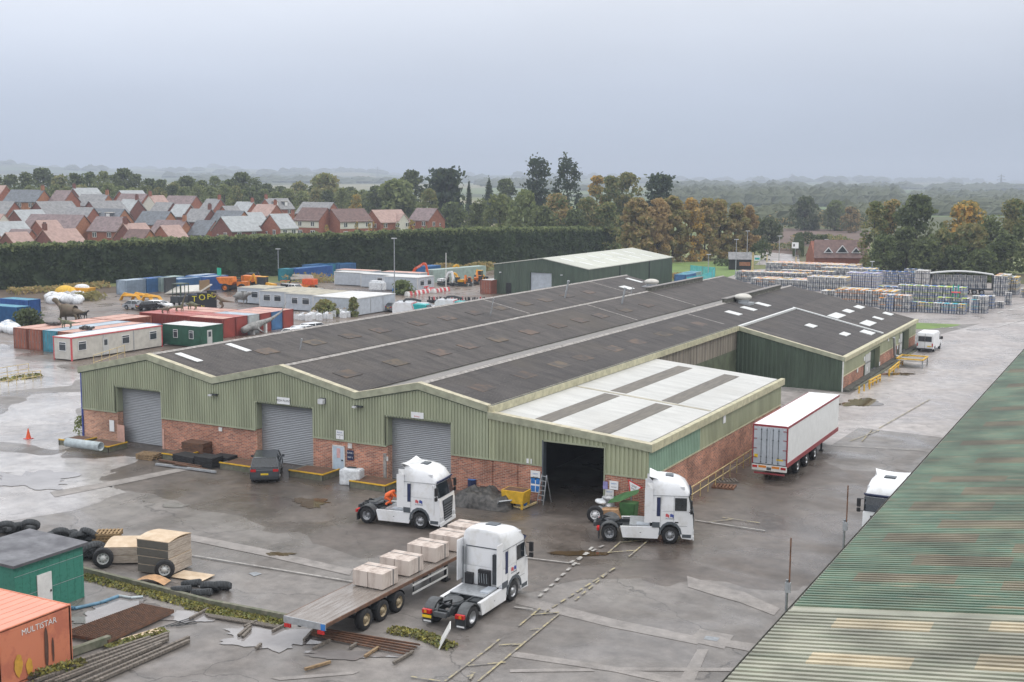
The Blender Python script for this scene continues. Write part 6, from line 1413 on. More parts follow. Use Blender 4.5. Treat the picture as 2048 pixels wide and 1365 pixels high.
# people
def person_crouch(x, y, z, rz):
    t = thing('person', (x, y, z), rz, 'person in orange high-visibility clothing bending over behind the cab', 'person')
    n = {'pel': (.05, 0, .5, .2), 'wai': (.14, 0, .62, .21), 'che': (.30, 0, .74, .22), 'nek': (.46, 0, .86, .08), 'hed': (.58, 0, .92, .10), 'top': (.68, 0, .91, .085),
         'hl': (.02, .11, .52, .11), 'kl': (.42, .16, .50, .08), 'al': (.20, .16, .10, .055), 'fl': (.38, .16, .05, .045), 'hr': (.02, -.11, .52, .11), 'kr': (.36, -.18, .30, .08), 'ar': (-.02, -.17, .08, .055), 'fr': (.14, -.17, .05, .045),
         'sl': (.38, .20, .84, .075), 'el': (.52, .26, .60, .055), 'wl': (.72, .16, .48, .035), 'sr': (.38, -.20, .84, .075), 'er': (.56, -.24, .62, .055), 'wr': (.74, -.10, .50, .035)}
    e = chain('pel', 'wai', 'che', 'nek', 'hed', 'top')+chain('pel', 'hl', 'kl', 'al', 'fl')+chain('pel', 'hr', 'kr', 'ar', 'fr')+chain('che', 'sl', 'el', 'wl')+chain('che', 'sr', 'er', 'wr')
    for s, c in ((1, 'l'), (-1, 'r')):
        for k in range(4):
            n['%s%d' % (c, k)] = (n['w'+c][0]+.10-.008*abs(k-1.5), n['w'+c][1]+(k-1.5)*.022, n['w'+c][2]-.03, .010); n['%s%db' % (c, k)] = (n['w'+c][0]+.13, n['w'+c][1]+(k-1.5)*.022, n['w'+c][2]-.075, .008); e += [('w'+c, '%s%d' % (c, k)), ('%s%d' % (c, k), '%s%db' % (c, k))]
        n[c+'t'] = (n['w'+c][0]+.05, n['w'+c][1]-s*.05, n['w'+c][2]-.02, .010); e.append(('w'+c, c+'t'))
    skin('body', n, e, 'hivis', t)
    m = MB(); m.ell((.63, 0, .93), (.10, .085, .11), 'hair', 12, 8); m.build('hair', t)
    m = MB(); m.cyl((.30, 0, .70), (.30, 0, .74), .19, 'lamp_clear', 14, caps=False); m.build('reflective_band', t)
    return t
_p = Matrix.Rotation(R(7), 4, 'Z') @ Vector((-2.15*1.05, -.35, 0))
person_crouch(-39.35+_p.x-.2, 63.15+_p.y, 1.04, R(25))
t_ = thing('person', (-38.75, 63.1, 1.35), R(7), 'person in orange workwear sitting inside the open-doored cab', 'person')
n = {'pel': (0, 0, .1, .16), 'che': (-.05, 0, .55, .18), 'nek': (-.03, 0, .72, .07), 'hed': (0, 0, .86, .10), 'top': (0, 0, .95, .08), 'kl': (.45, .12, .12, .08), 'fl': (.5, .12, -.3, .06), 'kr': (.45, -.12, .12, .08), 'fr': (.5, -.12, -.3, .06), 'sl': (-.03, .2, .62, .07), 'el': (.2, .26, .4, .055), 'wl': (.45, .15, .42, .04), 'sr': (-.03, -.2, .62, .07), 'er': (.2, -.26, .4, .055), 'wr': (.45, -.15, .42, .04)}
skin('body', n, chain('pel', 'che', 'nek', 'hed', 'top')+chain('pel', 'kl', 'fl')+chain('pel', 'kr', 'fr')+chain('che', 'sl', 'el', 'wl')+chain('che', 'sr', 'er', 'wr'), 'hivis', t_)
# shipping containers
def container(x, y, ax, L, col, roofc, label, group=None, z=0, doors=True, W=2.44, H=2.59, name='shipping_container', pitch=.28):
    """ax: direction from the door end to the blind end: 'y' doors face -Y, '-x' doors face +X, 'x', '-y'. (x, y) = min corner"""
    rz = {'x': 0, 'y': R(90), '-x': R(180), '-y': R(-90)}[ax]
    o = {'x': (x, y), 'y': (x+W, y), '-x': (x+L, y+W), '-y': (x, y+L)}[ax]
    t = thing(name, (*o, z), rz, label, 'container', group)
    m = MB(); e = .05
    m.box(0, L-(.15 if pitch > .4 else 0), e, W-e, .08, H-.06, col)
    for xx in (0, L-.13):
        for yy in (0, W-.13): m.box(xx, xx+.13, yy, yy+.13, 0, H, col)
    for yy in (0, W-.09): m.box(.13, L-.13, yy, yy+.09, 0, .14, col); m.box(.13, L-.13, yy, yy+.09, H-.12, H-.01, col)
    ribwall(m, (.13, e), (L-.13, e), lambda q: H-.12, lambda q: .14, col, pitch, .045, (0, -1)); ribwall(m, (.13, W-e), (L-.13, W-e), lambda q: H-.12, lambda q: .14, col, pitch, .045, (0, 1))
    m.box(L-.09, L, .13, W-.13, 0, .14, col); m.box(L-.09, L, .13, W-.13, H-.12, H-.01, col); db = .12 if pitch > .4 else .045; ribwall(m, (L-db, .13), (L-db, W-.13), lambda q: H-.12, lambda q: .14, col, pitch, db, (1, 0))
    m.box(0, .09, .13, W-.13, 0, .12, col); m.box(0, .09, .13, W-.13, H-.10, H-.01, col)
    m.build('body', t)
    m = MB(); k = 0
    while .1+k*.5 < L-.3: m.box(.1+k*.5, .1+k*.5+.44, .1, W-.1, H-.058, H-.02, roofc); k += 1
    m.box(.02, L-.02, .02, W-.02, H-.06, H-.035, roofc); m.build('roof', t)
    if doors:
        for s in (0, 1):
            m = MB(); y0_, y1_ = (.14, W/2-.01) if s == 0 else (W/2+.01, W-.14)
            m.box(-.03, .0, y0_, y1_, .12, H-.11, col)
            for j in range(3): m.box(-.045, -.03, y0_+.06, y1_-.06, .3+j*.75, .8+j*.75, col)
            d = m.build('door', t); m = MB()
            for q in (.3, .8): yy = y0_+(y1_-y0_)*q; m.cyl((-.06, yy, .14), (-.06, yy, H-.14), .02, 'steel', 5); m.box(-.075, -.05, yy-.1, yy+.02, 1.0, 1.06, 'steel')
            m.build('locking_bar', d)
    return t
RA = 'long containers side by side on the left of the yard'
for k, (c, r, nm) in enumerate((('cont_rust', 'roof_pink', 'rust red long container at the far left of the row, with a statue-free end'), ('cont_rust', 'roof_pink', 'rust red long container, second from the left in the row'), ('cont_teal', 'roof_blue_pale', 'pale blue long container between two rust red ones'),
                                ('cont_rust', 'roof_pink', 'rust red long container between two blue ones'), ('cont_blue', 'roof_blue_pale', 'blue long container at the right end of the row beside the cream cabin'))):
    if k == 0: nm = 'rust red long container at the far left of the row of five'
    container(-125.3+k*2.56, 105.6, 'y', 12.19, c, r, nm, RA)
for k, (c, nm) in enumerate((('cont_rust', 'rust red container behind the far left one of the row of five'), ('cont_rust', 'rust red container behind the second one of the row of five'))): container(-125.3+k*2.56, 118.0, 'y', 6.06, c, 'roof_pink', nm, RA, doors=False)
RB = 'red and blue containers stacked side by side in mid yard'
ylist = [(126.1, 'cont_red', 'roof_pink', 'red container nearest the warehouse, beside the green cabin'), (128.6, 'cont_red', 'roof_red', 'red container second from the green cabin with an orange label'), (131.1, 'cont_grey', 'roof_blue_pale', 'pale grey container between red ones, behind the grey statue'),
         (133.6, 'cont_red', 'roof_pink', 'red container between the pale grey and the blue one'), (136.1, 'cont_cyan' if 0 else 'cont_blue', 'roof_pink', 'blue container end between two red ones'), (138.6, 'cont_red', 'roof_pink', 'red container at the far right end of the mid-yard row')]
for y, c, r, nm in ylist: container(-109.7-6.06, y, '-x', 6.06, c, r, nm, RB, doors=False)
for k, (y, c) in enumerate(((126.6, 'cont_red'), (129.1, 'cont_red'), (131.6, 'cont_red'), (134.1, 'cont_red'))):
    container(-109.7-6.1-9.2, y, 'x', 9.1, c, 'roof_red' if k < 2 else 'roof_pink', 'long red container carrying statues on its roof, %s from the front' % ordinal(k+1), RB, doors=False)
for px, L, W, c, r, nm, ax in (((233, 589), 6.06, 2.44, 'cont_greyblue', 'roof_blue_pale', 'dented pale blue grey container by the hedge', 'y'), ((275, 585), 6.06, 2.44, 'cont_blue', 'cont_royal', 'bright blue container second from the left by the hedge', 'y'),
                               ((303, 583), 6.06, 2.44, 'cont_greygreen', 'cont_greygreen', 'grey green container behind the bright blue one', 'y'), ((337, 586), 6.06, 2.44, 'cont_blue', 'cont_greyblue', 'steel blue container behind the tipping body', 'y'),
                               ((352, 583), 6.06, 2.44, 'cont_blue', 'cont_blue', 'steel blue container beside the grey-lidded one by the hedge', 'y'), ((394, 581), 6.06, 2.44, 'cont_royal', 'cont_greyblue', 'royal blue container at the right end by the hedge', 'y'), ((372, 578), 6.06, 2.44, 'cont_royal', 'roof_blue_pale', 'blue container behind the royal blue one', 'y')):
    p = G(*px); container(p.x, p.y, ax, L, c, r, nm, 'blue and grey containers along the hedge', doors=False, W=W)
for px, L, c, r, nm, ax in (((556, 562), 3.0, 'cont_sea', 'cont_sea', 'turquoise short container behind the orange boom lift', 'y'), ((577, 561), 12.19, 'cont_royal', 'cont_blue', 'bright blue container behind the orange boom lift', 'y'), ((604, 553), 6.06, 'cont_blue', 'cont_blue', 'blue container behind the bright blue one', 'y'),
                            ((632, 552), 6.06, 'cont_deep', 'cont_deep', 'dark blue container in front of the tall hedge', 'y'), ((645, 551.5), 6.06, 'cont_teal', 'cont_deep', 'pale blue container beside the dark blue one', 'y'), ((662, 551), 6.06, 'cont_blue', 'cont_deep', 'blue container at the right of the hedge group', 'y'),
                            ((833, 556), 6.06, 'cont_deep', 'cont_deep', 'dark blue container behind the orange digger arm', 'y'), ((1348, 574), 6.06, 'cont_blue', 'cont_teal', 'blue container between the shed and the netting fence', 'y'), ((1360, 570), 6.06, 'cont_greygreen', 'cont_teal', 'pale container beside the blue one by the netting fence', 'y')):
    p = G(*px); container(p.x, p.y, ax, L, c, r, nm, 'scattered storage containers', doors=False, H=2.5)
container(-152.0, 122.5, 'x', 7.6, 'cont_deep', 'cont_teal', 'large blue container at the left edge of the photo', 'blue containers at the left edge'); container(-157.5, 130.5, 'x', 6.06, 'cont_royal', 'cont_teal', 'blue container with pale roof behind the larger blue one at the left edge', 'blue containers at the left edge')
p = G(965, 588); container(p.x-.5, p.y, 'y', 6.06, 'cont_rust', 'cabin_roof', 'rusty brown container with peeling doors beside the dark green shed')
# site cabins
def cabin(x, y, L, W, H, col, roofc, label, wins=(), trim='cabin_roof', group=None, door=None, joints=0, z=0, name='site_cabin'):
    """axis aligned, min corner (x, y), L along Y, W along X. wins: (face, pos, width)"""
    t = thing(name, (x, y, z), 0, label, 'cabin', group)
    m = MB(); m.box(0, W, 0, L, .15, H-.14, col)
    for (a, b) in ((0, 0), (W-.12, 0), (0, L-.12), (W-.12, L-.12)): m.box(a-.02, a+.14, b-.02, b+.14, 0, H-.13, trim)
    for k in range(joints): yy = L*(k+1)/(joints+1); m.box(W, W+.03, yy-.06, yy+.06, .1, H-.14, 'galv')
    m.build('wall', t)
    m = MB(); m.box(-.06, W+.06, -.06, L+.06, H-.14, H-.02, trim if trim != 'cabin_roof' else 'cabin_grey'); m.box(.06, W-.06, .06, L-.06, H-.019, H, roofc); m.build('roof', t)
    for face, pos, w_ in wins:
        f = MB(); g = MB(); z0, z1 = H*.42, H*.76
        if face == 'x': f.box(W+.005, W+.05, pos-w_/2-.06, pos+w_/2+.06, z0-.06, z1+.06, 'white'); g.box(W+.051, W+.06, pos-w_/2, pos+w_/2, z0, z1-.22, 'glass_pane'); g.box(W+.051, W+.06, pos-w_/2, pos+w_/2, z1-.17, z1, 'glass_pane')
        else: f.box(pos-w_/2-.06, pos+w_/2+.06, -.05, -.005, z0-.06, z1+.06, 'white'); g.box(pos-w_/2, pos+w_/2, -.06, -.051, z0, z1-.22, 'glass_pane'); g.box(pos-w_/2, pos+w_/2, -.06, -.051, z1-.17, z1, 'glass_pane')
        fo = f.build('window', t); g.build('pane', fo)
    if door is not None:
        face, pos = door; q = MB()
        if face == 'x': q.box(W+.004, W+.045, pos-.45, pos+.45, .2, 2.15, 'cabin_grey'); q.box(W+.046, W+.05, pos-.25, pos+.25, 1.3, 1.95, 'glass_pane')
        else: q.box(pos-.45, pos+.45, -.045, -.004, .2, 2.15, 'cabin_grey'); q.box(pos-.25, pos+.25, -.05, -.046, 1.3, 1.95, 'glass_pane')
        q.build('door', t)
    return t
cabin(-113.6, 101.3, 14.6, 2.9, 2.75, 'cabin_cream', 'cabin_roof', 'long cream site cabin with maroon trim and three side windows', [('x', 1.6, 1.1), ('x', 8.4, 1.1), ('x', 13.0, 1.1), ('y', 1.5, 1.0)], trim='red_mark', door=('x', 5.2), joints=2)
cabin(-111.9, 117.2, 4.0, 6.4, 2.7, 'cont_green', 'cabin_roof', 'dark green site cabin in front of the red containers', [('y', 2.2, .6), ('y', 4.8, .6)], trim='cont_green', door=('x', 1.5))
GB = 'grey flat-roofed office cabins in mid yard'
for x, y, L, W, nm, wins in ((-118.5, 157.3, 10.6, 8.5, 'grey office cabin with a blank white-panelled side wall', [('y', 2.6, 1.2)]), (-125.2, 158.8, 9, 6.4, 'grey office cabin with two windows behind the tall bush', [('y', 2.0, 1.1), ('y', 4.2, 1.3)]),
                             (-131.8, 160.5, 9, 6.3, 'grey office cabin in the middle of the linked cabins', [('y', 1.6, 1.3), ('y', 3.8, 1.3)]), (-139.0, 163.6, 5.5, 5.8, 'small grey office cabin at the left end of the linked cabins', [('y', 1.4, 1.3), ('y', 3.7, 1.3), ('x', 3.0, 1.3)])):
    cabin(x, y, L, W, 2.75, 'cabin_blue', 'roof_tan' if W < 8 and x < -124 else 'cabin_roof', nm, wins, group=GB, joints=2 if W > 8 else 0)
GC2 = 'long row of grey cabins behind the office cabins'
for x, y, L, W, nm, wins in ((-146.8, 202.0, 3, 7.2, 'plain grey cabin at the left end of the long row', []), (-139.4, 200.5, 3, 7.2, 'grey cabin beside the white tank in the long row', [('y', 4.5, 1.1)]), (-132.0, 197.5, 6, 7.6, 'grey gate cabin with front windows and a red notice by the barriers', [('x', 1.6, 1.3), ('x', 4.2, 1.3)]),
                             (-150.0, 207, 3, 9, 'grey cabin in the second line behind the long row', []), (-139.0, 207, 3, 9, 'rust-edged grey cabin behind the long row', [])):
    cabin(x, y, L, W, 2.7, 'cabin_blue', 'roof_pink' if y > 206 else 'cabin_roof', nm, wins, group=GC2)
q = MB(); q.box(-.03, 0, -.9, .9, -.22, .22, 'white'); q.box(.0, .012, -.82, .82, -.16, .16, 'red_mark'); o = q.build('notice_board', None, (-124.33, 200.5, .75)); tag(o, 'red and white notice under the gate cabin windows', 'sign')
# statues on and around the containers
def quadruped(x, y, z, rz, s, mat, label, neck=.3, tail=.8, group='creature statues on the container roofs', head=.14, body=.2):
    t = thing('creature_statue', (x, y, z), rz, label, 'statue', group)
    n = {'mid': (0, 0, .55, body*1.05), 'sh': (.35, 0, .58, body*.9), 'hip': (-.35, 0, .55, body*.85), 'nk': (.55, 0, .58+neck*.5, .09), 'hd': (.70+neck*.1, 0, .60+neck, head*.8), 'sn': (.88+neck*.1, 0, .56+neck, head*.5),
         't1': (-.6, 0, .52, .10), 't2': (-.6-tail*.5, 0, .5, .05), 't3': (-.6-tail, 0, .56, .015)}
    e = chain('mid', 'sh', 'nk', 'hd', 'sn')+chain('mid', 'hip', 't1', 't2', 't3')
    for a, (px, q) in {'fl': (.36, 1), 'fr': (.30, -1), 'bl': (-.38, 1), 'br': (-.32, -1)}.items():
        n[a+'1'] = (px, q*.14, .42, .085); n[a+'2'] = (px+(.05 if a[0] == 'f' else -.08), q*.17, .22, .055); n[a+'3'] = (px, q*.17, .04, .05); n[a+'4'] = (px+.09, q*.17, .03, .035)
        e += chain('sh' if a[0] == 'f' else 'hip', a+'1', a+'2', a+'3', a+'4')
    skin('body', n, e, mat, t); t.scale = (s, s, s); return t
def biped(x, y, z, rz, s, mat, label, group='creature statues on the container roofs', lean=.0):
    t = thing('creature_statue', (x, y, z), rz, label, 'statue', group)
    n = {'hip': (0, 0, .62, .15), 'che': (.25+lean, 0, .80, .13), 'nk': (.40+lean, 0, .98, .08), 'hd': (.55+lean, 0, 1.10, .10), 'sn': (.78+lean, 0, 1.05, .07), 't1': (-.25, 0, .58, .10), 't2': (-.6, 0, .52, .06), 't3': (-1.0, 0, .5, .015),
         'al': (.38+lean, .12, .72, .03), 'hl': (.50+lean, .12, .62, .02), 'ar': (.38+lean, -.12, .72, .03), 'hr': (.50+lean, -.12, .62, .02)}
    e = chain('hip', 'che', 'nk', 'hd', 'sn')+chain('hip', 't1', 't2', 't3')+chain('che', 'al', 'hl')+chain('che', 'ar', 'hr')
    for a, q in (('l', 1), ('r', -1)):
        n[a+'1'] = (.12, q*.13, .42, .10); n[a+'2'] = (-.08, q*.14, .22, .05); n[a+'3'] = (.02, q*.14, .04, .04); n[a+'4'] = (.16, q*.14, .03, .035); e += chain('hip', a+'1', a+'2', a+'3', a+'4')
    skin('body', n, e, mat, t); t.scale = (s,)*3; return t
_g = G(134, 656, 2.6); quadruped(_g.x, _g.y, 2.59, R(205), 1.25, 'statue_green', 'small greenish creature statue standing on the rust red container row')
_g = G(331, 627, 2.6); quadruped(_g.x, _g.y, 2.59, R(20), 1.1, 'statue_brown', 'striped brown creature statue at the left end of the red roofs', neck=.1)
_g = G(359, 623, 2.6); quadruped(_g.x, _g.y, 2.59, R(15), 1.15, 'statue_green', 'long-necked creature statue on the red container roofs', neck=1.5, tail=1.6, head=.09, body=.17)
_g = G(385, 619, 2.6); quadruped(_g.x, _g.y, 2.59, R(190), 1.3, 'statue_green', 'hump-backed creature statue right of the long-necked one', neck=.0, tail=.4, body=.25)
_g = G(444, 617, 2.6); biped(_g.x, _g.y, 2.59, R(200), 1.9, 'statue_brown', 'upright brown creature statue standing on the pale container roof')
_g = G(482, 607, 2.6); quadruped(_g.x, _g.y, 2.59, R(10), 2.0, 'statue_grey', 'bulky dark grey animal statue at the right of the red roofs', neck=.2, tail=.1, body=.3, head=.25)
_g = G(140, 645); quadruped(_g.x, _g.y, 0, R(195), 3.0, 'statue_brown', 'very large brown creature statue behind the rust red container row', neck=.5, tail=.3, body=.3, head=.2, group='large creature statues on the ground')
_g = G(166, 637); quadruped(_g.x, _g.y, 0, R(10), 1.3, 'black', 'small black creature statue behind the rust red containers', group='large creature statues on the ground')
t = thing('creature_statue', (*G(520, 668)[:2], 0), R(84), 'grey sea creature statue with raised tail in front of the red containers', 'statue')
skin('body', {'a': (-2.6, 0, .9, .55), 'b': (-1.2, 0, 1.3, .62), 'c': (.6, 0, 1.5, .42), 'd': (2.4, 0, 1.9, .25), 'e': (4.2, 0, 2.7, .10), 'f': (5.2, 0, 4.0, .05), 'j': (-3.3, 0, .7, .35), 'f1': (-1.0, .9, .7, .15), 'f2': (-.8, 1.6, .4, .06), 'g1': (-1.0, -.9, .7, .15), 'g2': (-.8, -1.6, .4, .06)},
     chain('b', 'a', 'j')+chain('b', 'c', 'd', 'e', 'f')+chain('b', 'f1', 'f2')+chain('b', 'g1', 'g2'), 'statue_grey', t)
m = MB(); m.box(-1.5, -1.2, -.3, .3, 0, .9, 'cabin_roof'); m.box(.9, 1.2, -.2, .2, 0, 1.3, 'trim_white'); m.build('stand', t)
for px, lb in (((103, 650), 'dark scrap bundle on the far left container roof'), ((172, 659), 'black bundle lying on the blue container roof')):
    _g = G(*px, 2.65); m = MB()
    for k in range(9): a = rnd.uniform(0, 3); m.cyl((rnd.uniform(-1.2, 1.2), rnd.uniform(-.5, .5), .18), (rnd.uniform(-1.4, 1.4), rnd.uniform(-.5, .5), .2+.2*rnd.random()), .16, 'tarp', 7)
    tag(m.build('scrap_bundle', None, (_g.x, _g.y, 2.59)), lb, 'scrap', 'bundles on the container roofs')
t = thing('fairground_panel', (*G(404, 622)[:2], 0), R(20), 'tilted black panel with yellow letters behind the statues', 'sign'); t.scale = (.72, .72, .68)
m = MB(); m.box(-3.2, -1.0, 0, .15, 0, 3.6, 'black'); m.box(-1.0, 1.2, 0, .15, .4, 4.2, 'black'); m.box(1.2, 3.4, 0, .15, .8, 4.8, 'black'); m.build('panel', t)
mk('letter_yellow', (.80, .70, .03), .5)
for ch, x, z, s in (('T', -1.7, 2.7, 1.9), ('O', .1, 3.1, 2.0), ('P', 1.7, 3.3, 1.8), ('D', 2.8, 3.7, 1.6), ('2', -1.3, 1.0, 1.1), ('N', .2, .9, 1.1)):
    text_mesh(ch, s, 'letter_yellow', 'letter', t, Matrix.Translation((x, -.01, z)) @ Matrix.Rotation(R(90), 4, 'X'), .02)
# plant and machines
def machine(name, px, rz, label, cat, group=None, s=1.): p = G(*px); t = thing(name, (p.x, p.y, 0), R(rz), label, cat, group); t.scale = (s,)*3; return t
def dumper(px, rz, label):
    t = machine('dumper_truck', px, rz, label, 'dumper', 'orange dumper trucks by the hedge')
    m = MB(); m.prism([(.3, 1.2), (2.6, 1.5), (3.3, 2.6), (.1, 2.7), (-.1, 1.8)], 'y', -1.1, 1.1, 'machine_orange'); m.build('skip', t, bevel=.05)
    m = MB(); m.box(-2.4, 2.2, -.5, .5, .7, 1.15, 'plastic_dark'); m.box(-2.7, -.6, -.75, .75, 1.0, 1.9, 'machine_orange'); m.build('chassis', t, bevel=.05)
    m = MB(); m.box(-1.2, -.5, -.35, .35, 1.9, 2.1, 'black'); m.bar((-1.4, -.6, 1.9), (-1.4, -.6, 3.0), .08, .08, 'black'); m.bar((-1.4, .6, 1.9), (-1.4, .6, 3.0), .08, .08, 'black'); m.bar((-1.4, -.6, 3.0), (-1.4, .6, 3.0), .08, .08, 'black'); m.build('roll_bar', t)
    for s in (-1, 1): wheel(t, 1.5, s*1.05, .75, .5, s, 'machine_orange'); wheel(t, -1.7, s*1.05, .75, .5, s, 'machine_orange')
    return t
dumper((470, 583), 200, 'orange dumper truck with a raised skip, left of the backhoe'); dumper((487, 579), 15, 'second orange dumper truck just behind the first')
def backhoe(px, rz, label, col='machine_yellow', group=None, s=1.):
    t = machine('backhoe_loader', px, rz, label, 'digger', group, s)
    m = MB(); m.prism([(.3, .8), (2.2, .8), (2.3, 1.4), (.4, 1.7)], 'y', -.5, .5, col); m.box(-1.6, .4, -.6, .6, .7, 1.2, col); m.build('body', t, bevel=.05)
    m = MB()
    for a in (-1.2, .3):
        for b in (-.65, .65): m.bar((a, b, 1.2), (a, b, 2.7), .08, .08, 'black')
    m.box(-1.15, .25, -.66, .66, 1.25, 2.65, 'glass_pane'); m.box(-1.3, .4, -.72, .72, 2.7, 2.8, col); m.build('cab', t)
    m = MB(); m.bar((.8, .55, 1.2), (3.0, .55, .6), .15, .2, col); m.bar((.8, -.55, 1.2), (3.0, -.55, .6), .15, .2, col); m.prism([(3.0, .2), (3.7, .2), (3.5, .95), (3.0, .9)], 'y', -1.1, 1.1, 'plastic_dark'); m.build('loader_bucket', t)
    m = MB(); m.bar((-1.7, 0, 1.0), (-2.3, 0, 3.2), .2, .25, col); m.bar((-2.3, 0, 3.2), (-3.4, 0, 1.6), .18, .2, col); m.prism([(-3.7, 1.1), (-3.2, 1.0), (-3.1, 1.7), (-3.5, 1.8)], 'y', -.4, .4, 'plastic_dark'); m.build('digger_arm', t)
    for s_ in (-1, 1): wheel(t, -1.0, s_*.95, .75, .45, s_, col); wheel(t, 1.5, s_*.85, .48, .32, s_, col)
    return t
backhoe((530, 583), 10, 'yellow backhoe loader left of the white pickup')
backhoe((500, 575), 170, 'dark machine with cage behind the yellow backhoe', 'plastic_dark')
t = machine('boom_lift', (607, 582), 8, 'orange and cream boom lift near the blue containers', 'boom lift')
m = MB(); m.box(-1.6, 1.9, -1.0, 1.0, .7, 1.2, 'machine_orange'); m.box(.2, 2.6, -.95, .95, 1.2, 2.3, 'digger_orange'); m.build('chassis', t, bevel=.08)
m = MB(); m.bar((2.0, 0, 2.7), (-2.6, 0, 2.3), .5, .5, 'cabin_cream'); m.bar((1.8, 0, 2.9), (-2.2, 0, 2.9), .3, .3, 'cabin_cream'); m.build('boom', t)
m = MB(); m.box(-4.4, -3.2, -.8, .8, .7, .8, 'machine_orange')
for a in (-4.4, -3.2):
    for b in (-.8, .8): m.bar((a, b, .8), (a, b, 1.8), .06, .06, 'machine_orange')
for a, b in (((-4.4, -.8), (-3.2, -.8)), ((-4.4, .8), (-3.2, .8)), ((-4.4, -.8), (-4.4, .8)), ((-3.2, -.8), (-3.2, .8))): m.bar((*a, 1.8), (*b, 1.8), .06, .06, 'machine_orange')
m.bar((-3.2, 0, 1.0), (-2.5, 0, 2.2), .2, .2, 'plastic_dark'); m.build('basket', t)
for s in (-1, 1): wheel(t, -1.4, s*1.1, .5, .35, s, 'machine_orange'); wheel(t, 1.9, s*1.1, .5, .35, s, 'machine_orange')
def excavator(px, rz, label, col, s=1., up=True, group=None, pose=None):
    t = machine('excavator', px, rz, label, 'digger', group, s)
    for q in (-1, 1): m = MB(); m.prism([(-1.7, .1), (1.7, .1), (2.0, .45), (1.7, .8), (-1.7, .8), (-2.0, .45)], 'y', q*1.1-.3, q*1.1+.3, 'plastic_dark'); m.build('track', t, bevel=.06)
    m = MB(); m.box(-2.0, 1.2, -1.25, 1.25, .95, 1.25, 'plastic_dark'); m.box(-2.2, .3, -1.25, 1.25, 1.25, 2.1, col); m.build('body', t, bevel=.08)
    m = MB(); m.box(.0, 1.3, .3, 1.2, 1.25, 2.8, 'glass_pane'); m.box(-.05, 1.35, .25, 1.25, 2.8, 2.9, col); m.build('cab', t)
    P_ = pose or [(.8, 1.6), (2.4, 5.2), (4.0, 6.0), (5.4, 3.4), (5.6, 2.6)]
    m = MB()
    for a, b in zip(P_[:-1], P_[1:-1]): m.bar((a[0], -.2, a[1]), (b[0], -.2, b[1]), .5, .62, col)
    m.build('boom', t)
    m = MB(); m.bar((P_[-2][0], -.2, P_[-2][1]), (P_[-1][0], -.2, P_[-1][1]), .42, .5, col); bx, bz = P_[-1]; m.prism([(bx-.5, bz-.9), (bx+.3, bz-.9), (bx+.4, bz+.1), (bx, bz+.2)], 'y', -.8, .4, 'plastic_dark'); m.build('bucket', t)
    return t
ex = excavator((824, 566), 12, 'large orange excavator with raised arm behind the cabins', 'digger_orange', s=.75, pose=[(.3, 2.6), (.9, 3.8), (3.6, 5.4), (4.2, 4.9), (4.9, 1.5)])
text_mesh('HITACHI', .42, 'white', 'lettering', ex, Matrix.Translation((2.3, -.46, 4.6)) @ Matrix.Rotation(R(-31), 4, 'Y') @ Matrix.Rotation(R(90), 4, 'X'), .01)
ME = 'small diggers parked near the dark green shed'
excavator((888, 571), -20, 'small white digger with folded arm behind the white mast', 'white', .62, group=ME, pose=[(1.2, 1.8), (2.6, 4.3), (4.4, 4.6), (4.8, 2.4), (4.5, 1.0)])
excavator((921, 572), 170, 'small yellow digger right of the small white one', 'machine_yellow', .62, group=ME, pose=[(1.2, 1.8), (2.0, 3.6), (3.2, 3.9), (3.6, 2.0), (3.4, 1.0)])
excavator((935, 572), -70, 'small orange digger with dark cab, right of the yellow one', 'machine_orange', .62, group=ME, pose=[(1.2, 1.8), (1.8, 3.2), (3.0, 3.4), (3.6, 1.8), (3.2, .8)])
excavator((955, 568), -60, 'small orange digger nearest the dark green shed', 'machine_orange', .6, group=ME, pose=[(1.2, 1.8), (1.8, 3.6), (2.8, 4.2), (3.6, 2.2), (3.4, 1.0)])
excavator((898, 560), 60, 'yellow machine behind the small white digger', 'machine_yellow', .6, group=ME, pose=[(1.2, 1.8), (1.8, 4.6), (3.2, 5.2), (4.0, 4.0), (4.4, 3.4)])
backhoe((960, 562), 100, 'yellow-roofed loader at the end of the diggers', 'machine_yellow', ME, .8)
t = machine('bowser_trailer', (428, 577), 5, 'yellow towed tank left of the orange dumpers', 'trailer'); m = MB(); m.box(-1.3, 1.5, -.6, .6, .7, 1.7, 'yellow'); m.build('tank', t, bevel=.15)
for s in (-1, 1): wheel(t, 0, s*.7, .35, .2, s)
t = machine('skip', (165, 591), 10, 'open yellow skip heaped with scrap behind the rubbish pile', 'skip'); m = MB(); m.prism([(-1.6, 0), (1.6, 0), (2.2, 1.4), (-2.2, 1.4)], 'y', -1, 1, 'machine_yellow'); m.build('bin', t, bevel=.04)
m = MB(); m.ell((0, 0, 1.35), (1.6, .9, .7), 'bag_white', 9, 6); m.build('scrap_load', t)
t = machine('boat_hull', (132, 592), 8, 'upturned yellow boat-shaped hull behind the rubbish pile', 'boat hull'); m = MB(); m.ell((0, 0, .0), (2.6, 1.2, 1.9), 'yellow', 16, 8, zmin=0); m.build('hull', t)
t = machine('lorry_bed', (378, 590), 4, 'pale flat lorry body standing in front of the blue containers', 'lorry body')
m = MB(); m.add([(-4.2, -1.6, .3), (4.0, -1.6, 1.0), (4.0, 1.6, 2.0), (-4.2, 1.6, 1.3), (-4.2, -1.6, .1), (4.0, -1.6, .8), (4.0, 1.6, 1.8), (-4.2, 1.6, 1.1)], [(0, 1, 2, 3), (4, 5, 6, 7), (0, 1, 5, 4), (1, 2, 6, 5), (2, 3, 7, 6), (3, 0, 4, 7)], 'cabin_cream'); m.build('deck', t)
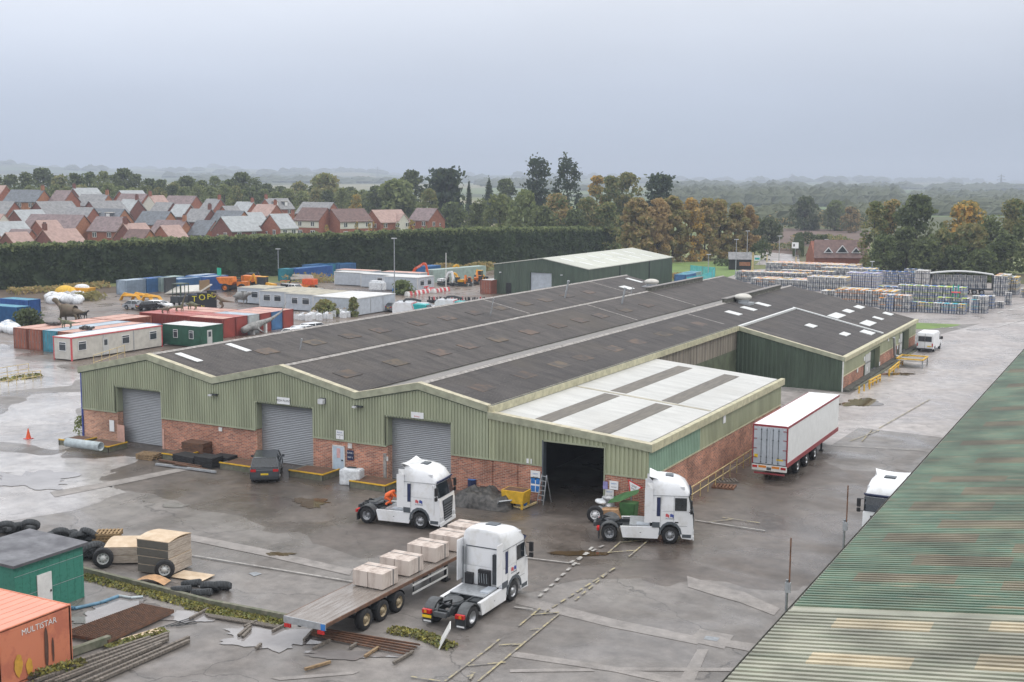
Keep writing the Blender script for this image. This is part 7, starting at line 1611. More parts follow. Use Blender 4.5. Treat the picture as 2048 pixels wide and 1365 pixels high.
m = MB(); m.box(-4.3, -3.9, -1.6, 1.4, .2, 3.0, 'plastic_dark'); m.build('headboard', t); m = MB(); m.box(3.4, 3.6, -1.4, 1.4, .9, 2.8, 'timber'); m.build('tailboard', t)
t = machine('telehandler', (362, 612), 85, 'dark green cage-fronted forklift behind the long-necked statue', 'forklift')
m = MB(); m.box(-1.4, 1.4, -1.0, 1.0, .6, 1.6, 'plastic_dark'); m.build('body', t, bevel=.05); m = MB()
for a in (-.9, .9):
    for b in (-.9, 0, .9): m.bar((a, b, 1.6), (a, b, 3.6), .1, .1, 'cladding_dark')
m.box(-1, 1, -1, 1, 3.6, 3.75, 'cladding_dark'); m.build('cage', t)
for s in (-1, 1): wheel(t, -.9, s*1.0, .5, .3, s); wheel(t, .9, s*1.0, .5, .3, s)
YF = 'yellow steel frames lying by the silver car'
for px, lb in (((262, 602), 'yellow tubular frame left of the silver saloon'), ((285, 601), 'yellow tubular frame in the middle behind the silver saloon'), ((305, 604), 'yellow rounded frame behind the dark car')):
    p = G(*px); m = MB()
    for k in range(3): m.tube([(-1.8, -.5+k*.4, .1), (-1.4, -.5+k*.4, .9+.2*k), (1.2, -.5+k*.4, .9), (1.8, -.5+k*.4, .1)], .12, 'machine_yellow')
    m.box(-1.3, 1.1, -.5, .4, .75, .85, 'machine_yellow'); tag(m.build('tubular_steelwork', None, (p.x, p.y, 0), .3), lb, 'frame', YF)
PC = 'cars parked in the rear yard'
car(*G(274, 619)[:2], R(8), 'car_silver', 'silver saloon car behind the red containers', group=PC)
car(*G(299, 621)[:2], R(60), 'car_black', 'black hatchback with red tail lights between two pale cars', kind='hatch', L=4.0, group=PC)
car(*G(318, 619)[:2], R(14), 'white', 'white hatchback right of the black one', kind='hatch', L=4.3, group=PC)
car(*G(588, 588)[:2], R(-6), 'truck_white', 'white pickup truck with canopy beside the yellow backhoe', kind='pickup', L=5.3, W=1.9, H=1.8, group=PC, cat='pickup')
car(*G(797, 623)[:2], R(70), 'car_grey', 'dark car half hidden by the grey office cabin', kind='hatch', L=4.2, group=PC)
car(*G(818, 619)[:2], R(25), 'car_grey', 'grey estate car behind the nearer road sweeper', kind='estate', L=4.6, group=PC)
car(*G(852, 624)[:2], R(25), 'truck_white', 'white hatchback between the two road sweepers', kind='hatch', L=4.2, group=PC)
for k, (px, lb) in enumerate((((596, 678), 'white car roof nearest the corrugated roof edge'), ((611, 673), 'white van roof in front of the white bags'), ((630, 667), 'longer white vehicle roof right of the other two'))): car(*G(px[0], px[1])[:2], R(78), 'truck_white', lb, kind='hatch', L=4.6, H=1.5, group='white cars behind the warehouse ridge')
for k, (px, lb) in enumerate((((822, 640), 'white and turquoise road sweeper nearer the grey cabin'), ((905, 634), 'white and turquoise road sweeper further from the grey cabin'))):
    t = machine('road_sweeper', px, 14, lb, 'road sweeper', 'road sweepers behind the warehouse')
    m = MB(); m.prism([(-2.6, .6), (1.0, .6), (.3, 2.7), (-2.2, 2.7), (-2.6, 2.2)], 'y', -1.1, 1.1, 'truck_white'); m.prism([(1.0, .62), (1.25, .62), (.5, 2.7), (.31, 2.7)], 'y', -1.11, 1.11, 'red_mark'); m.build('hopper', t, bevel=.06)
    m = MB(); m.prism([(1.26, .6), (3.2, .6), (3.1, 1.5), (2.6, 2.4), (.52, 2.5)], 'y', -1.05, 1.05, 'teal'); m.build('cab', t, bevel=.06)
    m = MB(); m.prism([(3.23, 1.5), (3.15, 1.5), (2.7, 2.35), (2.76, 2.35)], 'y', -.95, .95, 'glass_dark'); m.build('windscreen', t)
    m = MB(); m.tube([(-1.2, 0, 2.7), (-.8, 0, 3.1), (.3, 0, 3.15), (1.6, 0, 2.9)], .16, 'plastic_dark', 8); m.build('suction_hose', t)
    for s in (-1, 1): wheel(t, -1.5, s*1.0, .42, .3, s); wheel(t, 2.3, s*1.0, .42, .3, s)
t = machine('water_tank', (755, 583), 0, 'white plastic water tank in front of the grey cabins', 'tank'); m = MB(); m.box(-1.6, 1.6, -.9, .9, 0, 2.0, 'bag_white'); m.build('tank_body', t, bevel=.35)
m = MB(); m.cyl((0, 0, 0), (0, 0, 1.1), .5, 'blue_sign', 12); tag(m.build('barrel', None, G(790, 589)), 'blue plastic barrel by the tall white pole', 'barrel')
BR = 'red and white traffic barriers in the rear yard'
bi = 0
for (a, b, n_) in (((813, 592), (862, 585), 12), ((866, 586), (896, 582), 8), ((838, 580), (866, 583), 6)):
    for k in range(n_):
        p = G(a[0]+(b[0]-a[0])*(k+.5)/n_, a[1]+(b[1]-a[1])*(k+.5)/n_); bi += 1; c = 'red_mark' if k % 2 else 'trim_white'
        m = MB(); m.prism([(-.45, 0), (.45, 0), (.4, .3), (.25, .72), (-.25, .72), (-.4, .3)], 'y', -.42, .42, c); o = m.build('barrier', None, p, math.atan2((G(*b)-G(*a)).y, (G(*b)-G(*a)).x)+R(90))
        tag(o, ('red' if k % 2 else 'white')+' plastic barrier block in the zigzag line by the gate cabin', 'barrier', BR)
def pole(px, vtop, label, r=.09, lamp=True, m_='galv', name='street_lamp', group='tall lamp posts of the yard'):
    p = G(*px); top = GD(px[0], vtop, math.hypot(p.x, p.y)).z; t = thing(name, (p.x, p.y, 0), 0, label, 'lamp post' if lamp else 'pole', group if lamp else None)
    m = MB(); m.cyl((0, 0, 0), (0, 0, top), r*1.2, m_, 7, r*.8); m.build('post', t)
    if lamp: m = MB(); m.box(-.5, .5, -.12, .12, top, top+.16, 'lamp_clear'); m.build('lamp_head', t, rz=.5)
    return t
pole((789, 592), 478, 'tall grey lamp post beside the blue barrel'); pole((557, 560), 499, 'lamp post in front of the hedge behind the turquoise container')
pole((892, 576), 506, 'white mast by the red and white barriers', lamp=False, m_='trim_white', name='mast'); pole((1471, 552), 480, 'lamp post by the black timber hut'); pole((1416, 560), 510, 'short lamp post beside the netting fence')
pole((1557, 545), 473, 'lamp post at the yard entrance'); pole((1877, 547), 487, 'lamp post among the keg stacks left of the shelter'); pole((1743, 560), 524, 'short lamp post standing in front of the keg stacks'); pole((1651, 527), 480, 'lamp post behind the gatehouse roof'); pole((1493, 540), 463, 'slim lamp post right of the black hut')
pole((1505, 545), 505, 'yellow gate post at the entrance left side', .2, False, 'yellow_rail', 'gate_post')
pole((1533, 548), 510, 'yellow gate post right of the hedge block', .15, False, 'yellow_rail', 'gate_post'); pole((1591, 548), 514, 'yellow gate post left of the gatehouse', .15, False, 'yellow_rail', 'gate_post')
t = pole((440, 578), 545, 'small green sign on a post in front of the hedge', .06, False, name='sign_post'); m = MB(); m.box(-.85, .85, -.12, -.07, 2.4, 4.0, 'green_sign'); m.build('panel', t, rz=-.4)
t = pole((1589, 545), 492, 'white direction sign by the entrance', .06, False, name='sign_post'); m = MB(); m.box(-.9, .9, -.12, -.07, 5.6, 7.0, 'white'); m.box(-.5, -.1, -.125, -.12, 6.0, 6.6, 'black'); m.build('panel', t, rz=-.3)
# bags, rubbish and bushes
m = MB()
for k in range(46): a = rnd.random(); p = G(92+a*70, 608-rnd.random()*12); m.ell((p.x, p.y, .3+.4*rnd.random()), (.9+rnd.random()*.6, .7, .55+.5*rnd.random()*(1-abs(a-.5))), 'bag_white' if k % 3 else 'bag_grey', 7, 5)
tag(m.build('rubbish_heap'), 'heap of pale bagged rubbish near the yellow hull', 'rubbish', kind='stuff')
m = MB()
for k in range(16): p = G(0+rnd.random()*34, 668-rnd.random()*14); m.ell((p.x, p.y, .4), (1.0, .8, .7), ('bag_white', 'cabin_blue', 'teal' if k == 3 else 'bag_white')[k % 3], 7, 5)
tag(m.build('rubbish_heap'), 'scattered white and blue rubbish left of the rust red containers', 'rubbish', kind='stuff')
BB = 'white bulk bags behind the warehouse ridge'
for k in range(22):
    u = 596+k*5.3+rnd.uniform(-1, 1); p = G(u, 641-k*.45+rnd.uniform(-3, 4)); m = MB(); s = rnd.uniform(.75, 1.05)
    m.box(-.5, .5, -.5, .5, 0, .95, 'bag_white'); m.ell((0, 0, .9), (.45, .45, .3), 'timber' if k % 3 == 0 else 'bag_white', 8, 5)
    for a in (-.45, .45):
        for b in (-.45, .45): m.bar((a, b, .9), (a*.7, b*.7, 1.35), .06, .03, 'bag_white')
    o = m.build('bulk_bag', None, p, rnd.uniform(0, 1.5), bevel=.08); o.scale = (s, s, s); tag(o, 'white bulk bag in the crowd of bags below the grey cabins', 'bulk bag', BB)
def bush(u, v, r, h, leafm, label, n=900, alt=None, size=.4, group=None, kind=None):
    p = G(u, v); P, I = crown_points(2*r, h, 0, 'round', n, int(u)); o = leaf_object('bush', P, size, [leafm, alt or leafm], I); o.location = p; return tag(o, label, 'bush', group, kind)
bush(651, 634, 1.9, 2.6, 'leaf_olive', 'rounded olive bush in front of the grey office cabins', 2400, 'leaf_light', .35); bush(707, 634, .8, 3.0, 'leaf_light', 'tall thin bush at the corner of the grey office cabins', 1400, 'leaf_olive', .3)
bush(805, 590, 2.0, 2.6, 'leaf_mid', 'green bush beside the gate cabin', 900); bush(622, 563, 6, 1.6, 'leaf_autumn', 'brown undergrowth between the containers and cabins', 900, 'leaf_olive'); bush(725, 568, 4, 1.0, 'leaf_dark', 'low dark weeds by the grey cabins', 500)
bush(55, 655, 2.2, 2.6, 'leaf_dark', 'dark shrub beside the large blue container', 900); bush(180, 600, 3, 1.4, 'leaf_olive', 'low scrub right of the rubbish heap', 700); bush(165, 870, .8, 1.6, 'leaf_light', 'small pale climbing weed at the warehouse left corner', 500, size=.14)
low_hedge([(870, 549), (920, 545), (985, 540)], 2.2, 3, 'leaf_autumn', 'bank of dry brown weeds below the hedge right of the diggers', alt='leaf_olive', dens=50, stuff=True, name='undergrowth')
low_hedge([(20, 590), (120, 582), (210, 575)], 1.2, 4, 'leaf_autumn', 'dry brown weeds below the hedge on the left', alt='leaf_olive', dens=40, stuff=True, name='undergrowth')
m = MB(); p, q = G(866, 566), G(972, 556); m.prism([(0, 0), ((q-p).length, 0), ((q-p).length, 2.6), (0, 2.6)], 'y', 0, 2.2, 'cont_greygreen'); tag(m.build('storage_unit', None, (p.x, p.y, 0), math.atan2(q.y-p.y, q.x-p.x)), 'long low grey green storage unit behind the small diggers', 'storage unit')
TR = 'low machine parts laid out behind the road sweepers'
for k in range(12):
    p = G(862+k*9.5, 606+k*.1); m = MB(); m.box(-.5, .5, -.5, .5, 0, .5, 'plastic_dark'); m.cyl((-.3, 0, .5), (-.35, 0, 1.1), .14, 'red_mark' if k % 3 == 1 else 'black', 6); m.cyl((.3, 0, .5), (.2, 0, 1.0), .12, 'black', 6); tag(m.build('machine_part', None, p, k), 'small dark machine part on the ground behind the sweepers', 'machine part', TR)
# helpers for small things
def solo(mb, name, label, cat, loc=None, rz=0, group=None, bevel=0, scale=None):
    o = mb.build(name, None, loc, rz, bevel); tag(o, label, cat, group)
    if scale: o.scale = scale
    return o
def beam(a, b, w_, h, m_, name, label, cat, group=None, z=0):
    p, q = G(*a), G(*b); m = MB(); L = (q-p).length; m.box(-L/2, L/2, -w_/2, w_/2, 0, h, m_)
    c = (p+q)/2; return solo(m, name, label, cat, (c.x, c.y, z+.06), math.atan2(q.y-p.y, q.x-p.x), group)
# green timber shed and orange container
t = thing('timber_shed', (-51.0, 39.2, 0), 0, 'dark green timber shed with flat felt roof and a white door', 'shed')
mk('shed_green', (.014, .12, .085), .6, col2=(.04, .21, .155), scale=7, edge=(.5, .75))
m = MB(); m.box(0, 3.8, 0, 4.2, 0, 2.8, 'shed_green')
for k in range(9): m.box(3.8, 3.803, .45+k*.45, .457+k*.45, .02, 2.8, 'green_paint')
for z in (1.15, 2.2): m.box(3.8, 3.812, .0, 4.2, z, z+.02, 'galv')
m.build('wall', t)
mk('felt', (.13, .13, .14), .3, col2=(.07, .07, .08), scale=.8, rough2=.6)
m = MB(); m.add([(-.2, -.2, 2.95), (4.0, -.2, 2.85), (4.0, 4.4, 2.85), (-.2, 4.4, 2.95), (-.2, -.2, 2.81), (4.0, -.2, 2.71), (4.0, 4.4, 2.71), (-.2, 4.4, 2.81)], [(0, 1, 2, 3), (7, 6, 5, 4), (0, 4, 5, 1), (1, 5, 6, 2), (2, 6, 7, 3), (3, 7, 4, 0)], 'felt'); m.build('roof', t)
p = GX(89, 1180, -47.2); m = MB(); m.box(3.81, 3.86, p.y-39.2-.45, p.y-39.2+.42, .05, 1.95, 'trim_white'); d = m.build('door', t)
m = MB(); m.box(3.86, 3.9, p.y-39.2+.3, p.y-39.2+.36, .95, 1.05, 'black'); m.build('handle', d)
oc = container(-48.2, 33.2, '-x', 7.0, 'cont_orange', 'orange_roof', 'rusty orange container with white lettering in the lower left corner', W=3.9, doors=False, pitch=.44)
for k, (y0_, y1_, z0, z1, mt) in enumerate(((.75, 1.25, .3, 1.35, 'orange_patch'), (1.35, 1.75, .2, 1.0, 'orange_patch'), (2.35, 2.6, .15, 2.1, 'rust_stain'), (2.75, 2.9, .3, 1.5, 'rust_stain'))):
    m = MB(); m.poly([(-.03, 3.9-y1_+(y1_-y0_)*(.5+(.42+.14*mnoise.noise(Vector((a*2., k, z0))))*math.sin(a)), z0+(z1-z0)*(.5+(.46+.1*mnoise.noise(Vector((a*3., k, 7))))*math.cos(a))) for a in [j*math.pi/9 for j in range(18)]], mt); m.build('rust_streak' if k > 1 else 'paint_patch', oc)
text_mesh('MULTISTAR', .36, 'trim_white', 'lettering', oc, Matrix.Translation((-.02, 1.75, 2.15)) @ Matrix.Rotation(R(-90), 4, 'Z') @ Matrix.Rotation(R(90), 4, 'X'), .004)
m = MB()
for k in range(6): m.bar((0, 0, .3+k*.45), (1.0, 0, .3+k*.45), .05, .05, 'machine_yellow'); m.bar((0, 1.0, .3+k*.45), (1.0, 1.0, .3+k*.45), .05, .05, 'machine_yellow'); m.bar((1.0, 0, .3+k*.45), (1.0, 1.0, .3+k*.45), .05, .05, 'machine_yellow')
for a in (0, 1.0):
    for b in (0, 1.0): m.bar((a, b, 0), (a, b, 2.8), .08, .08, 'machine_yellow')
m.box(.05, .95, .05, .95, 1.2, 1.5, 'machine_yellow'); m.box(.1, .9, .1, .9, 1.6, 2.2, 'rust')
solo(m, 'steel_cage', 'yellow steel cage stacked beside the rusty orange container', 'cage', (-41.6, 31.6, 0))
# kerb wall, weeds
kw = [(150, 1142), (300, 1180), (420, 1212), (575, 1242)]
for k, (a, b) in enumerate(zip(kw, kw[1:])):
    p, q = G(*a), G(*b); m = MB(); m.bar((p.x, p.y, .15), (q.x, q.y, .15), .22, .34, 'concrete_mossy'); solo(m, 'kerb_wall', 'low mossy concrete kerb, %s length from the green shed' % ordinal(k+1), 'kerb', group='lengths of low concrete kerb')
def weeds(px, h, w_, dens, label, alt='weed_yellow', size=.14, z=0): low_hedge(px, h, w_, 'weed', label, 'weeds', dens, size, alt, 'weeds', True, 1.2)
weeds([(165, 1153), (300, 1188), (420, 1220), (560, 1248)], .17, .9, 150, 'green and yellow weeds along the low concrete kerb')
weeds([(780, 1262), (850, 1275), (905, 1298)], .22, .9, 190, 'tuft of weeds beside the broken white board')
weeds([(380, 1213), (470, 1232), (570, 1252)], .25, 1.0, 200, 'thicker weeds along the kerb near the flatbed trailer')
weeds([(215, 1300), (330, 1262)], .12, .7, 160, 'sparse weeds between the rusty grating and the timbers'); weeds([(60, 1362), (120, 1345), (170, 1336)], .25, .6, 160, 'weeds at the foot of the rusty orange container')
weeds([(0, 762), (80, 752)], .35, 2.5, 30, 'low weeds below the yellow handrail at far left', size=.3)
# tyres
TY = 'old lorry tyres piled by the green shed'
m = MB(); m.lathe([(.30, -.15), (.45, -.17), (.51, -.13), (.51, .13), (.45, .17), (.30, .15), (.28, 0), (.30, -.15)], 'rubber_grey', 20, 'z')
for k in range(20): a = k*math.pi/10; m.box(.512*math.cos(a)-.02, .512*math.cos(a)+.02, .512*math.sin(a)-.02, .512*math.sin(a)+.02, -.12, .12, 'rubber_grey')
ty0 = m.build('tyre'); first = [True]
def tyre(px, z, tilt, rz, label, group=TY):
    p = G(*px, z); o = ty0 if first[0] else ty0.copy()
    if not first[0]: sc.collection.objects.link(o)
    first[0] = False
    o.location = (p.x, p.y, z+.14+abs(math.sin(tilt))*.38); o.rotation_euler = (tilt, 0, rz); tag(o, label, 'tyre', group); return o
LT = 'loose tyres lying by the kerb'
for k, (px, tl, rz, lb) in enumerate((((363, 1188), .3, -2.4, 'tyre at the left end of the row by the kerb'), ((383, 1177), .35, -2.2, 'tyre lying behind the left end one by the kerb'), ((404, 1194), .3, -2.5, 'middle tyre of the row by the kerb'), ((422, 1186), .55, -2.7, 'tyre leaning on the middle one by the kerb'), ((443, 1184), .5, -2.6, 'tyre at the right end of the row by the kerb'))):
    tyre(px, 0, tl, rz, lb, LT)
rr_ = random.Random(3)
for k in range(30):
    if k < 9: px = (-14+k*9.5, 1066+rr_.uniform(-4, 4)-.9*(k > 5)*6); z = rr_.choice((0, 0, .3))
    elif k < 20: px = (92+(k-9)*9.5, 1085+rr_.uniform(-7, 6)); z = rr_.choice((0, .28, .5))
    else: px = (166+rr_.uniform(0, 32), 1098+rr_.uniform(0, 30)); z = rr_.choice((0, 0, .3))
    tyre(px, z, rr_.uniform(.2, .9), rr_.uniform(-3.1, -1.7), 'worn grey tyre in the long pile behind the green shed')
tw = thing('rimmed_tyre', (*G(207, 1136)[:2], 0), R(42), 'lorry wheel with white rim standing in front of the tyre pile', 'wheel', 'lorry wheels with rims'); wheel(tw, 0, 0, .55, .34, -1, 'cabin_grey', 'wheel')
tw = thing('rimmed_tyre', (*G(330, 1158)[:2], 0), R(38), 'lorry wheel with white rim leaning on the plywood stack', 'wheel', 'lorry wheels with rims'); wheel(tw, 0, 0, .52, .32, -1, 'cabin_grey', 'wheel')
tw = thing('rimmed_tyre', (*G(1190, 1045)[:2], 0), R(22), 'lorry wheel with white rim beside the white sacks at the doorway', 'wheel', 'lorry wheels with rims'); wheel(tw, 0, 0, .52, .32, -1, 'white', 'wheel')
# pallets and plywood
def pallet(loc, rz, label, group, n=1, mt='pallet'):
    m = MB()
    for j in range(n):
        z = j*.15
        for k in range(3): m.box(-.6, .6, -.5+k*.44, -.40+k*.44, z, z+.10, mt)
        for k in range(7): m.box(-.6+k*.183, -.5+k*.183, -.5, .5, z+.10, z+.125, mt)
    return solo(m, 'pallet', label, 'pallet', loc, rz, group)
PL = 'wooden pallets stacked beside the tyre pile'
p = G(217, 1098)
for k in range(6): pallet((p.x+rnd.uniform(-.06, .06), p.y+rnd.uniform(-.06, .06), .1+k*.16), .5+rnd.uniform(-.1, .1), 'wooden pallet, %s from the bottom of the stack beside the tyres' % ordinal(k+1), PL).scale = (1.15, 1.1, 1)
def plystack(px, W_, D, n, rz, label, dark=True, gap=None):
    p = G(*px); t = thing('plywood_stack', (p.x, p.y, 0), rz, label, 'plywood')
    z = .1
    for k in range(n):
        h = .42; m = MB(); j = rnd.uniform(-.05, .05)
        m.box(-W_/2+j, W_/2+j, -D/2, D/2, z, z+h, 'ply_edge'); m.box(-W_/2+j-.004, W_/2+j-.02, -D/2-.004, -D/2, z+.01, z+h-.01, 'ply_edge_dark' if dark else 'ply_edge'); m.box(-W_/2+j+.01, W_/2+j-.01, -D/2+.01, D/2-.01, z+h, z+h+.006, 'ply'); m.build('board_pack', t); z += h+.03
    m = MB(); n_ = 8
    for i in range(n_):
        a, b = -D/2+D*i/n_, -D/2+D*(i+1)/n_; za, zb_ = z+.12*math.sin(i/n_*3.1), z+.12*math.sin((i+1)/n_*3.1); m.add([(-W_/2-.05, a, za), (W_/2+.05, a, za), (W_/2+.05, b, zb_), (-W_/2-.05, b, zb_), (-W_/2-.05, a, za-.03), (W_/2+.05, a, za-.03), (W_/2+.05, b, zb_-.03), (-W_/2-.05, b, zb_-.03)], [(0, 1, 2, 3), (4, 5, 6, 7), (1, 2, 6, 5), (0, 3, 7, 4)], 'ply')
    m.build('warped_sheet', t); return t
plystack((330, 1140), 2.0, 2.0, 4, .12, 'tall stack of weathered plywood sheets on the left'); plystack((256, 1118), 1.9, 2.2, 2, .55, 'lower sagging stack of plywood beside the tall one', False)
m = MB(); m.box(-1.0, 1.0, -.6, .6, 0, .02, 'ply'); solo(m, 'plywood_sheet', 'single plywood sheet lying flat beside the tall plywood stack', 'plywood', (*G(385, 1155)[:2], .07), .1)
m = MB()
for i in range(6): a, b = -.9+.3*i, -.6+.3*i; m.add([(a, -.4, .28*math.sin((i)/6*3.14)), (b, -.4, .28*math.sin((i+1)/6*3.14)), (b, .4, .28*math.sin((i+1)/6*3.14)), (a, .4, .28*math.sin(i/6*3.14))], [(0, 1, 2, 3)], 'cardboard')
solo(m, 'cardboard', 'folded sheet of brown board in front of the leaning wheel', 'cardboard', (*G(303, 1167)[:2], .08), .3)
# rusty gratings, timbers and bars
gp = [G(122, 1277), G(283, 1218), G(348, 1231), G(217, 1292)]
t = thing('steel_grating', (0, 0, 0), 0, 'large sheet of rusty brown honeycomb grating on the ground', 'grating')
m = MB(); n1, n2 = 40, 13
def bl(s, r_): return (gp[0]*(1-s)+gp[1]*s)*(1-r_)+(gp[3]*(1-s)+gp[2]*s)*r_
for i in range(n1+1): a, b = bl(i/n1, 0), bl(i/n1, 1); m.bar((a.x, a.y, .2), (b.x, b.y, .2), .03, .16, 'rust')
for i in range(n2+1): a, b = bl(0, i/n2), bl(1, i/n2); m.bar((a.x, a.y, .19), (b.x, b.y, .19), .03, .14, 'rust')
m.build('bars', t)
beam((36, 1352), (219, 1288), .28, .34, 'concrete_mossy', 'concrete_beam', 'long grey concrete beam below the rusty grating', 'beam')
SL_ = 'old timber sleepers lying in the lower left'
for k, (a, b) in enumerate((((55, 1362), (300, 1280)), ((70, 1368), (336, 1272)), ((90, 1372), (336, 1277)), ((110, 1370), (336, 1284)), ((140, 1372), (322, 1293)), ((165, 1372), (378, 1280)), ((190, 1370), (378, 1287)))): beam(a, b, .15, .13, 'timber_grey', 'timber_sleeper', 'long weathered sleeper, %s from the concrete beam' % ordinal(k+1), 'timber', SL_)
beam((246, 1285), (322, 1262), .45, .05, 'ply', 'timber_board', 'pale pointed board lying between grating and sleepers', 'board')
beam((125, 1312), (153, 1298), .25, .03, 'red_mark', 'board_offcut', 'small red board end beside the concrete beam', 'board')
SB = 'short baulks of wood scattered in the foreground'
for k, (a, b, lb) in enumerate((((489, 1258), (514, 1247), 'short timber by the kerb nearest the shed side'), ((545, 1267), (575, 1252), 'short dark timber left of the trailer corner'), ((608, 1286), (627, 1265), 'short dark timber below the trailer corner'), ((477, 1276), (501, 1256), 'upper of two parallel short timbers'), ((485, 1279), (501, 1263), 'lower of two parallel short timbers'),
                                ((730, 1318), (761, 1297), 'pale-topped timber sticking out below the steel bundle'), ((610, 1344), (661, 1329), 'lone timber lying in the bottom centre'), ((787, 1331), (826, 1308), 'thin timber below the right end of the steel bundle'), ((700, 1301), (716, 1290), 'small timber end under the steel bundle'), ((380, 1242), (417, 1222), 'slim dark bar above the pale puddle'), ((626, 1303), (660, 1285), 'flat timber left of the steel bundle'), ((512, 1302), (522, 1293), 'tiny wood offcut near the pale puddle'))):
    beam(a, b, .12, .11, 'timber_grey' if k not in (5, 6) else 'timber', 'timber_baulk', lb, 'timber', SB)
BN = 'rusty steel bars bundled below the flatbed trailer'
for k in range(9): beam((632-k*1.5, 1262+k*1.5), (840-k*3, 1295+k*2.4), .06, .07, 'rust' if k % 3 else 'rust_light', 'steel_bar', 'rusty long bar in the bundle below the flatbed trailer', 'steel bar', BN, z=.10 if k % 2 else .02)
for k in range(3): beam((410+k*3, 1232+k*2.5), (560, 1256+k*2.2), .08, .07, 'timber_grey', 'steel_bar', 'dark long bar lying along the weeds by the kerb', 'steel bar', 'dark bars lying along the kerb')
for k in range(4): beam((322+k*10, 1258-k*1), (385+k*3, 1238+k*4), .03, .03, 'rubber_grey', 'thin_rod', 'thin rod lying beside the end of the grating', 'rod', 'thin rods beside the grating')
m = MB(); m.tube([G(118, 1213, .1), G(150, 1217, .1), (G(200, 1206, .1)), G(236, 1193, .1)], .09, 'hose_blue', 8); solo(m, 'water_pipe', 'curved blue water pipe lying beside the green shed', 'pipe')
m = MB(); m.tube([G(238, 1192, .1), G(262, 1196, .1), G(286, 1194, .1)], .07, 'pipe_blue', 8); solo(m, 'water_pipe', 'short pale blue pipe further from the green shed', 'pipe')
m = MB(); m.box(-.5, .5, -.02, .02, 0, 1.1, 'trim_white'); o = solo(m, 'broken_board', 'leaning white board with scraped surface behind the tractor unit', 'board', (*G(878, 1292)[:2], 0), R(-60)); o.rotation_euler[0] = R(-28)
# things along the gable wall
DP = 'raised dock pits edged in yellow along the front wall'
for k, (px, w_, lb) in enumerate((((137, 893), 2.0, 'yellow-edged dock pit under the left end of the grey pipe'), ((190, 902), 2.8, 'yellow-edged dock pit beside the first shutter'), ((345, 922), 2.0, 'yellow-edged dock pit among the rubber stacks'), ((470, 942), 2.8, 'yellow-edged dock pit left of the dark car'), ((612, 958), 2.9, 'yellow-edged dock pit in front of the middle shutter'), ((735, 980), 2.9, 'yellow-edged dock pit beside the white bulk bag'))):
    p = G(*px); t = thing('dock_pit', (p.x-w_/2, p.y, 0), 0, lb, 'dock pit', DP); D = min(2.0, 71.2-p.y)
    m = MB(); m.box(0, w_, 0, D, 0, .42, 'concrete_mossy'); m.box(.2, w_-.2, .25, D-.2, .421, .45, 'rust'); m.build('box', t)
    m = MB(); m.box(-.04, w_+.04, -.06, .04, .42, .50, 'yellow'); m.box(w_-.04, w_+.06, .041, D, .42, .50, 'yellow'); m.box(-.04, 0, -.04, .02, 0, .42, 'black'); m.box(w_, w_+.04, -.04, .02, 0, .42, 'black'); m.build('edge_strip', t)
m = MB(); p, q = G(134, 886, .8), G(182, 892, .8); m.lathe([(.30, 0), (.34, 0), (.34, 3.4), (.30, 3.4), (.30, 0)], 'pipe_blue', 18, 'x'); solo(m, 'drainage_pipe', 'large pale grey drainage pipe resting on the dock pits', 'pipe', (p.x, p.y, .84), math.atan2(q.y-p.y, q.x-p.x))
m = MB(); m.box(-.28, .28, -.28, .28, 0, .05, 'red_mark'); m.cyl((0, 0, .05), (0, 0, .85), .21, 'digger_orange', 12, .03); m.cyl((0, 0, .35), (0, 0, .5), .137, 'trim_white', 12, .10); solo(m, 'traffic_cone', 'orange traffic cone standing alone on the wet concrete', 'cone', G(57, 878))
for k in range(3): pallet((*G(298, 918)[:2], .02+k*.15), .1*k, 'old dark pallet, %s from the bottom, by the first shutter' % ordinal(k+1), 'old pallets by the first shutter', mt='timber').scale = (1.3, 1.1, 1)
RS = 'stacks of black rubber mats by the brick wall'
for px, w_, h, lb in (((378, 926), 2.3, .75, 'left black stack of mats'), ((418, 933), 1.7, .95, 'middle tall black stack of mats'), ((448, 928), 1.6, .7, 'right black stack of mats nearest the car'), ((395, 912), 2.0, 1.2, 'rusty pile of metal behind the black mats')):
    p = G(*px); m = MB()
    for j in range(int(h/.16)): m.box(-w_/2+rnd.uniform(-.06, .06), w_/2+rnd.uniform(-.06, .06), -.6, .6, j*.16, j*.16+.14, 'rust' if 'rusty' in lb else 'rubber')
    solo(m, 'mat_stack', lb+' along the brick wall', 'stack', (p.x, p.y, 0), rnd.uniform(-.15, .15), RS)
for k, (a, b) in enumerate((((312, 932), (375, 940)), ((318, 924), (402, 937)), ((345, 936), (432, 948)), ((350, 931), (415, 944)))): beam(a, b, .18, .14, 'galv' if k % 2 == 0 else 'rust', 'steel_beam', 'steel beam on the ground by the mats, %s from the camera side' % ordinal(4-k), 'beam', 'steel beams in front of the mats')
m = MB(); m.box(-.75, .75, -.5, .5, 0, 1.05, 'bag_white'); m.ell((0, 0, 1.0), (.55, .35, .22), 'plastic_dark', 10, 6); solo(m, 'bulk_bag', 'large white bulk bag standing beside the blue door', 'bulk bag', G(704, 968), .25, bevel=.10)
m = MB(); n = 18; vs = []
for i in range(n+1):
    for j in range(n+1):
        x, y = -2.2+4.4*i/n, -1.5+3*j/n; r_ = max(0, 1-math.hypot(x/2.2, y/1.5)**2); z = .95*r_**.38*(1+.5*mnoise.noise(Vector((x*1.5, y*1.5, 0))))+.3*mnoise.noise(Vector((x*4, y*4, 1)))*r_**.4; vs.append((x, y, max(.02, z)))
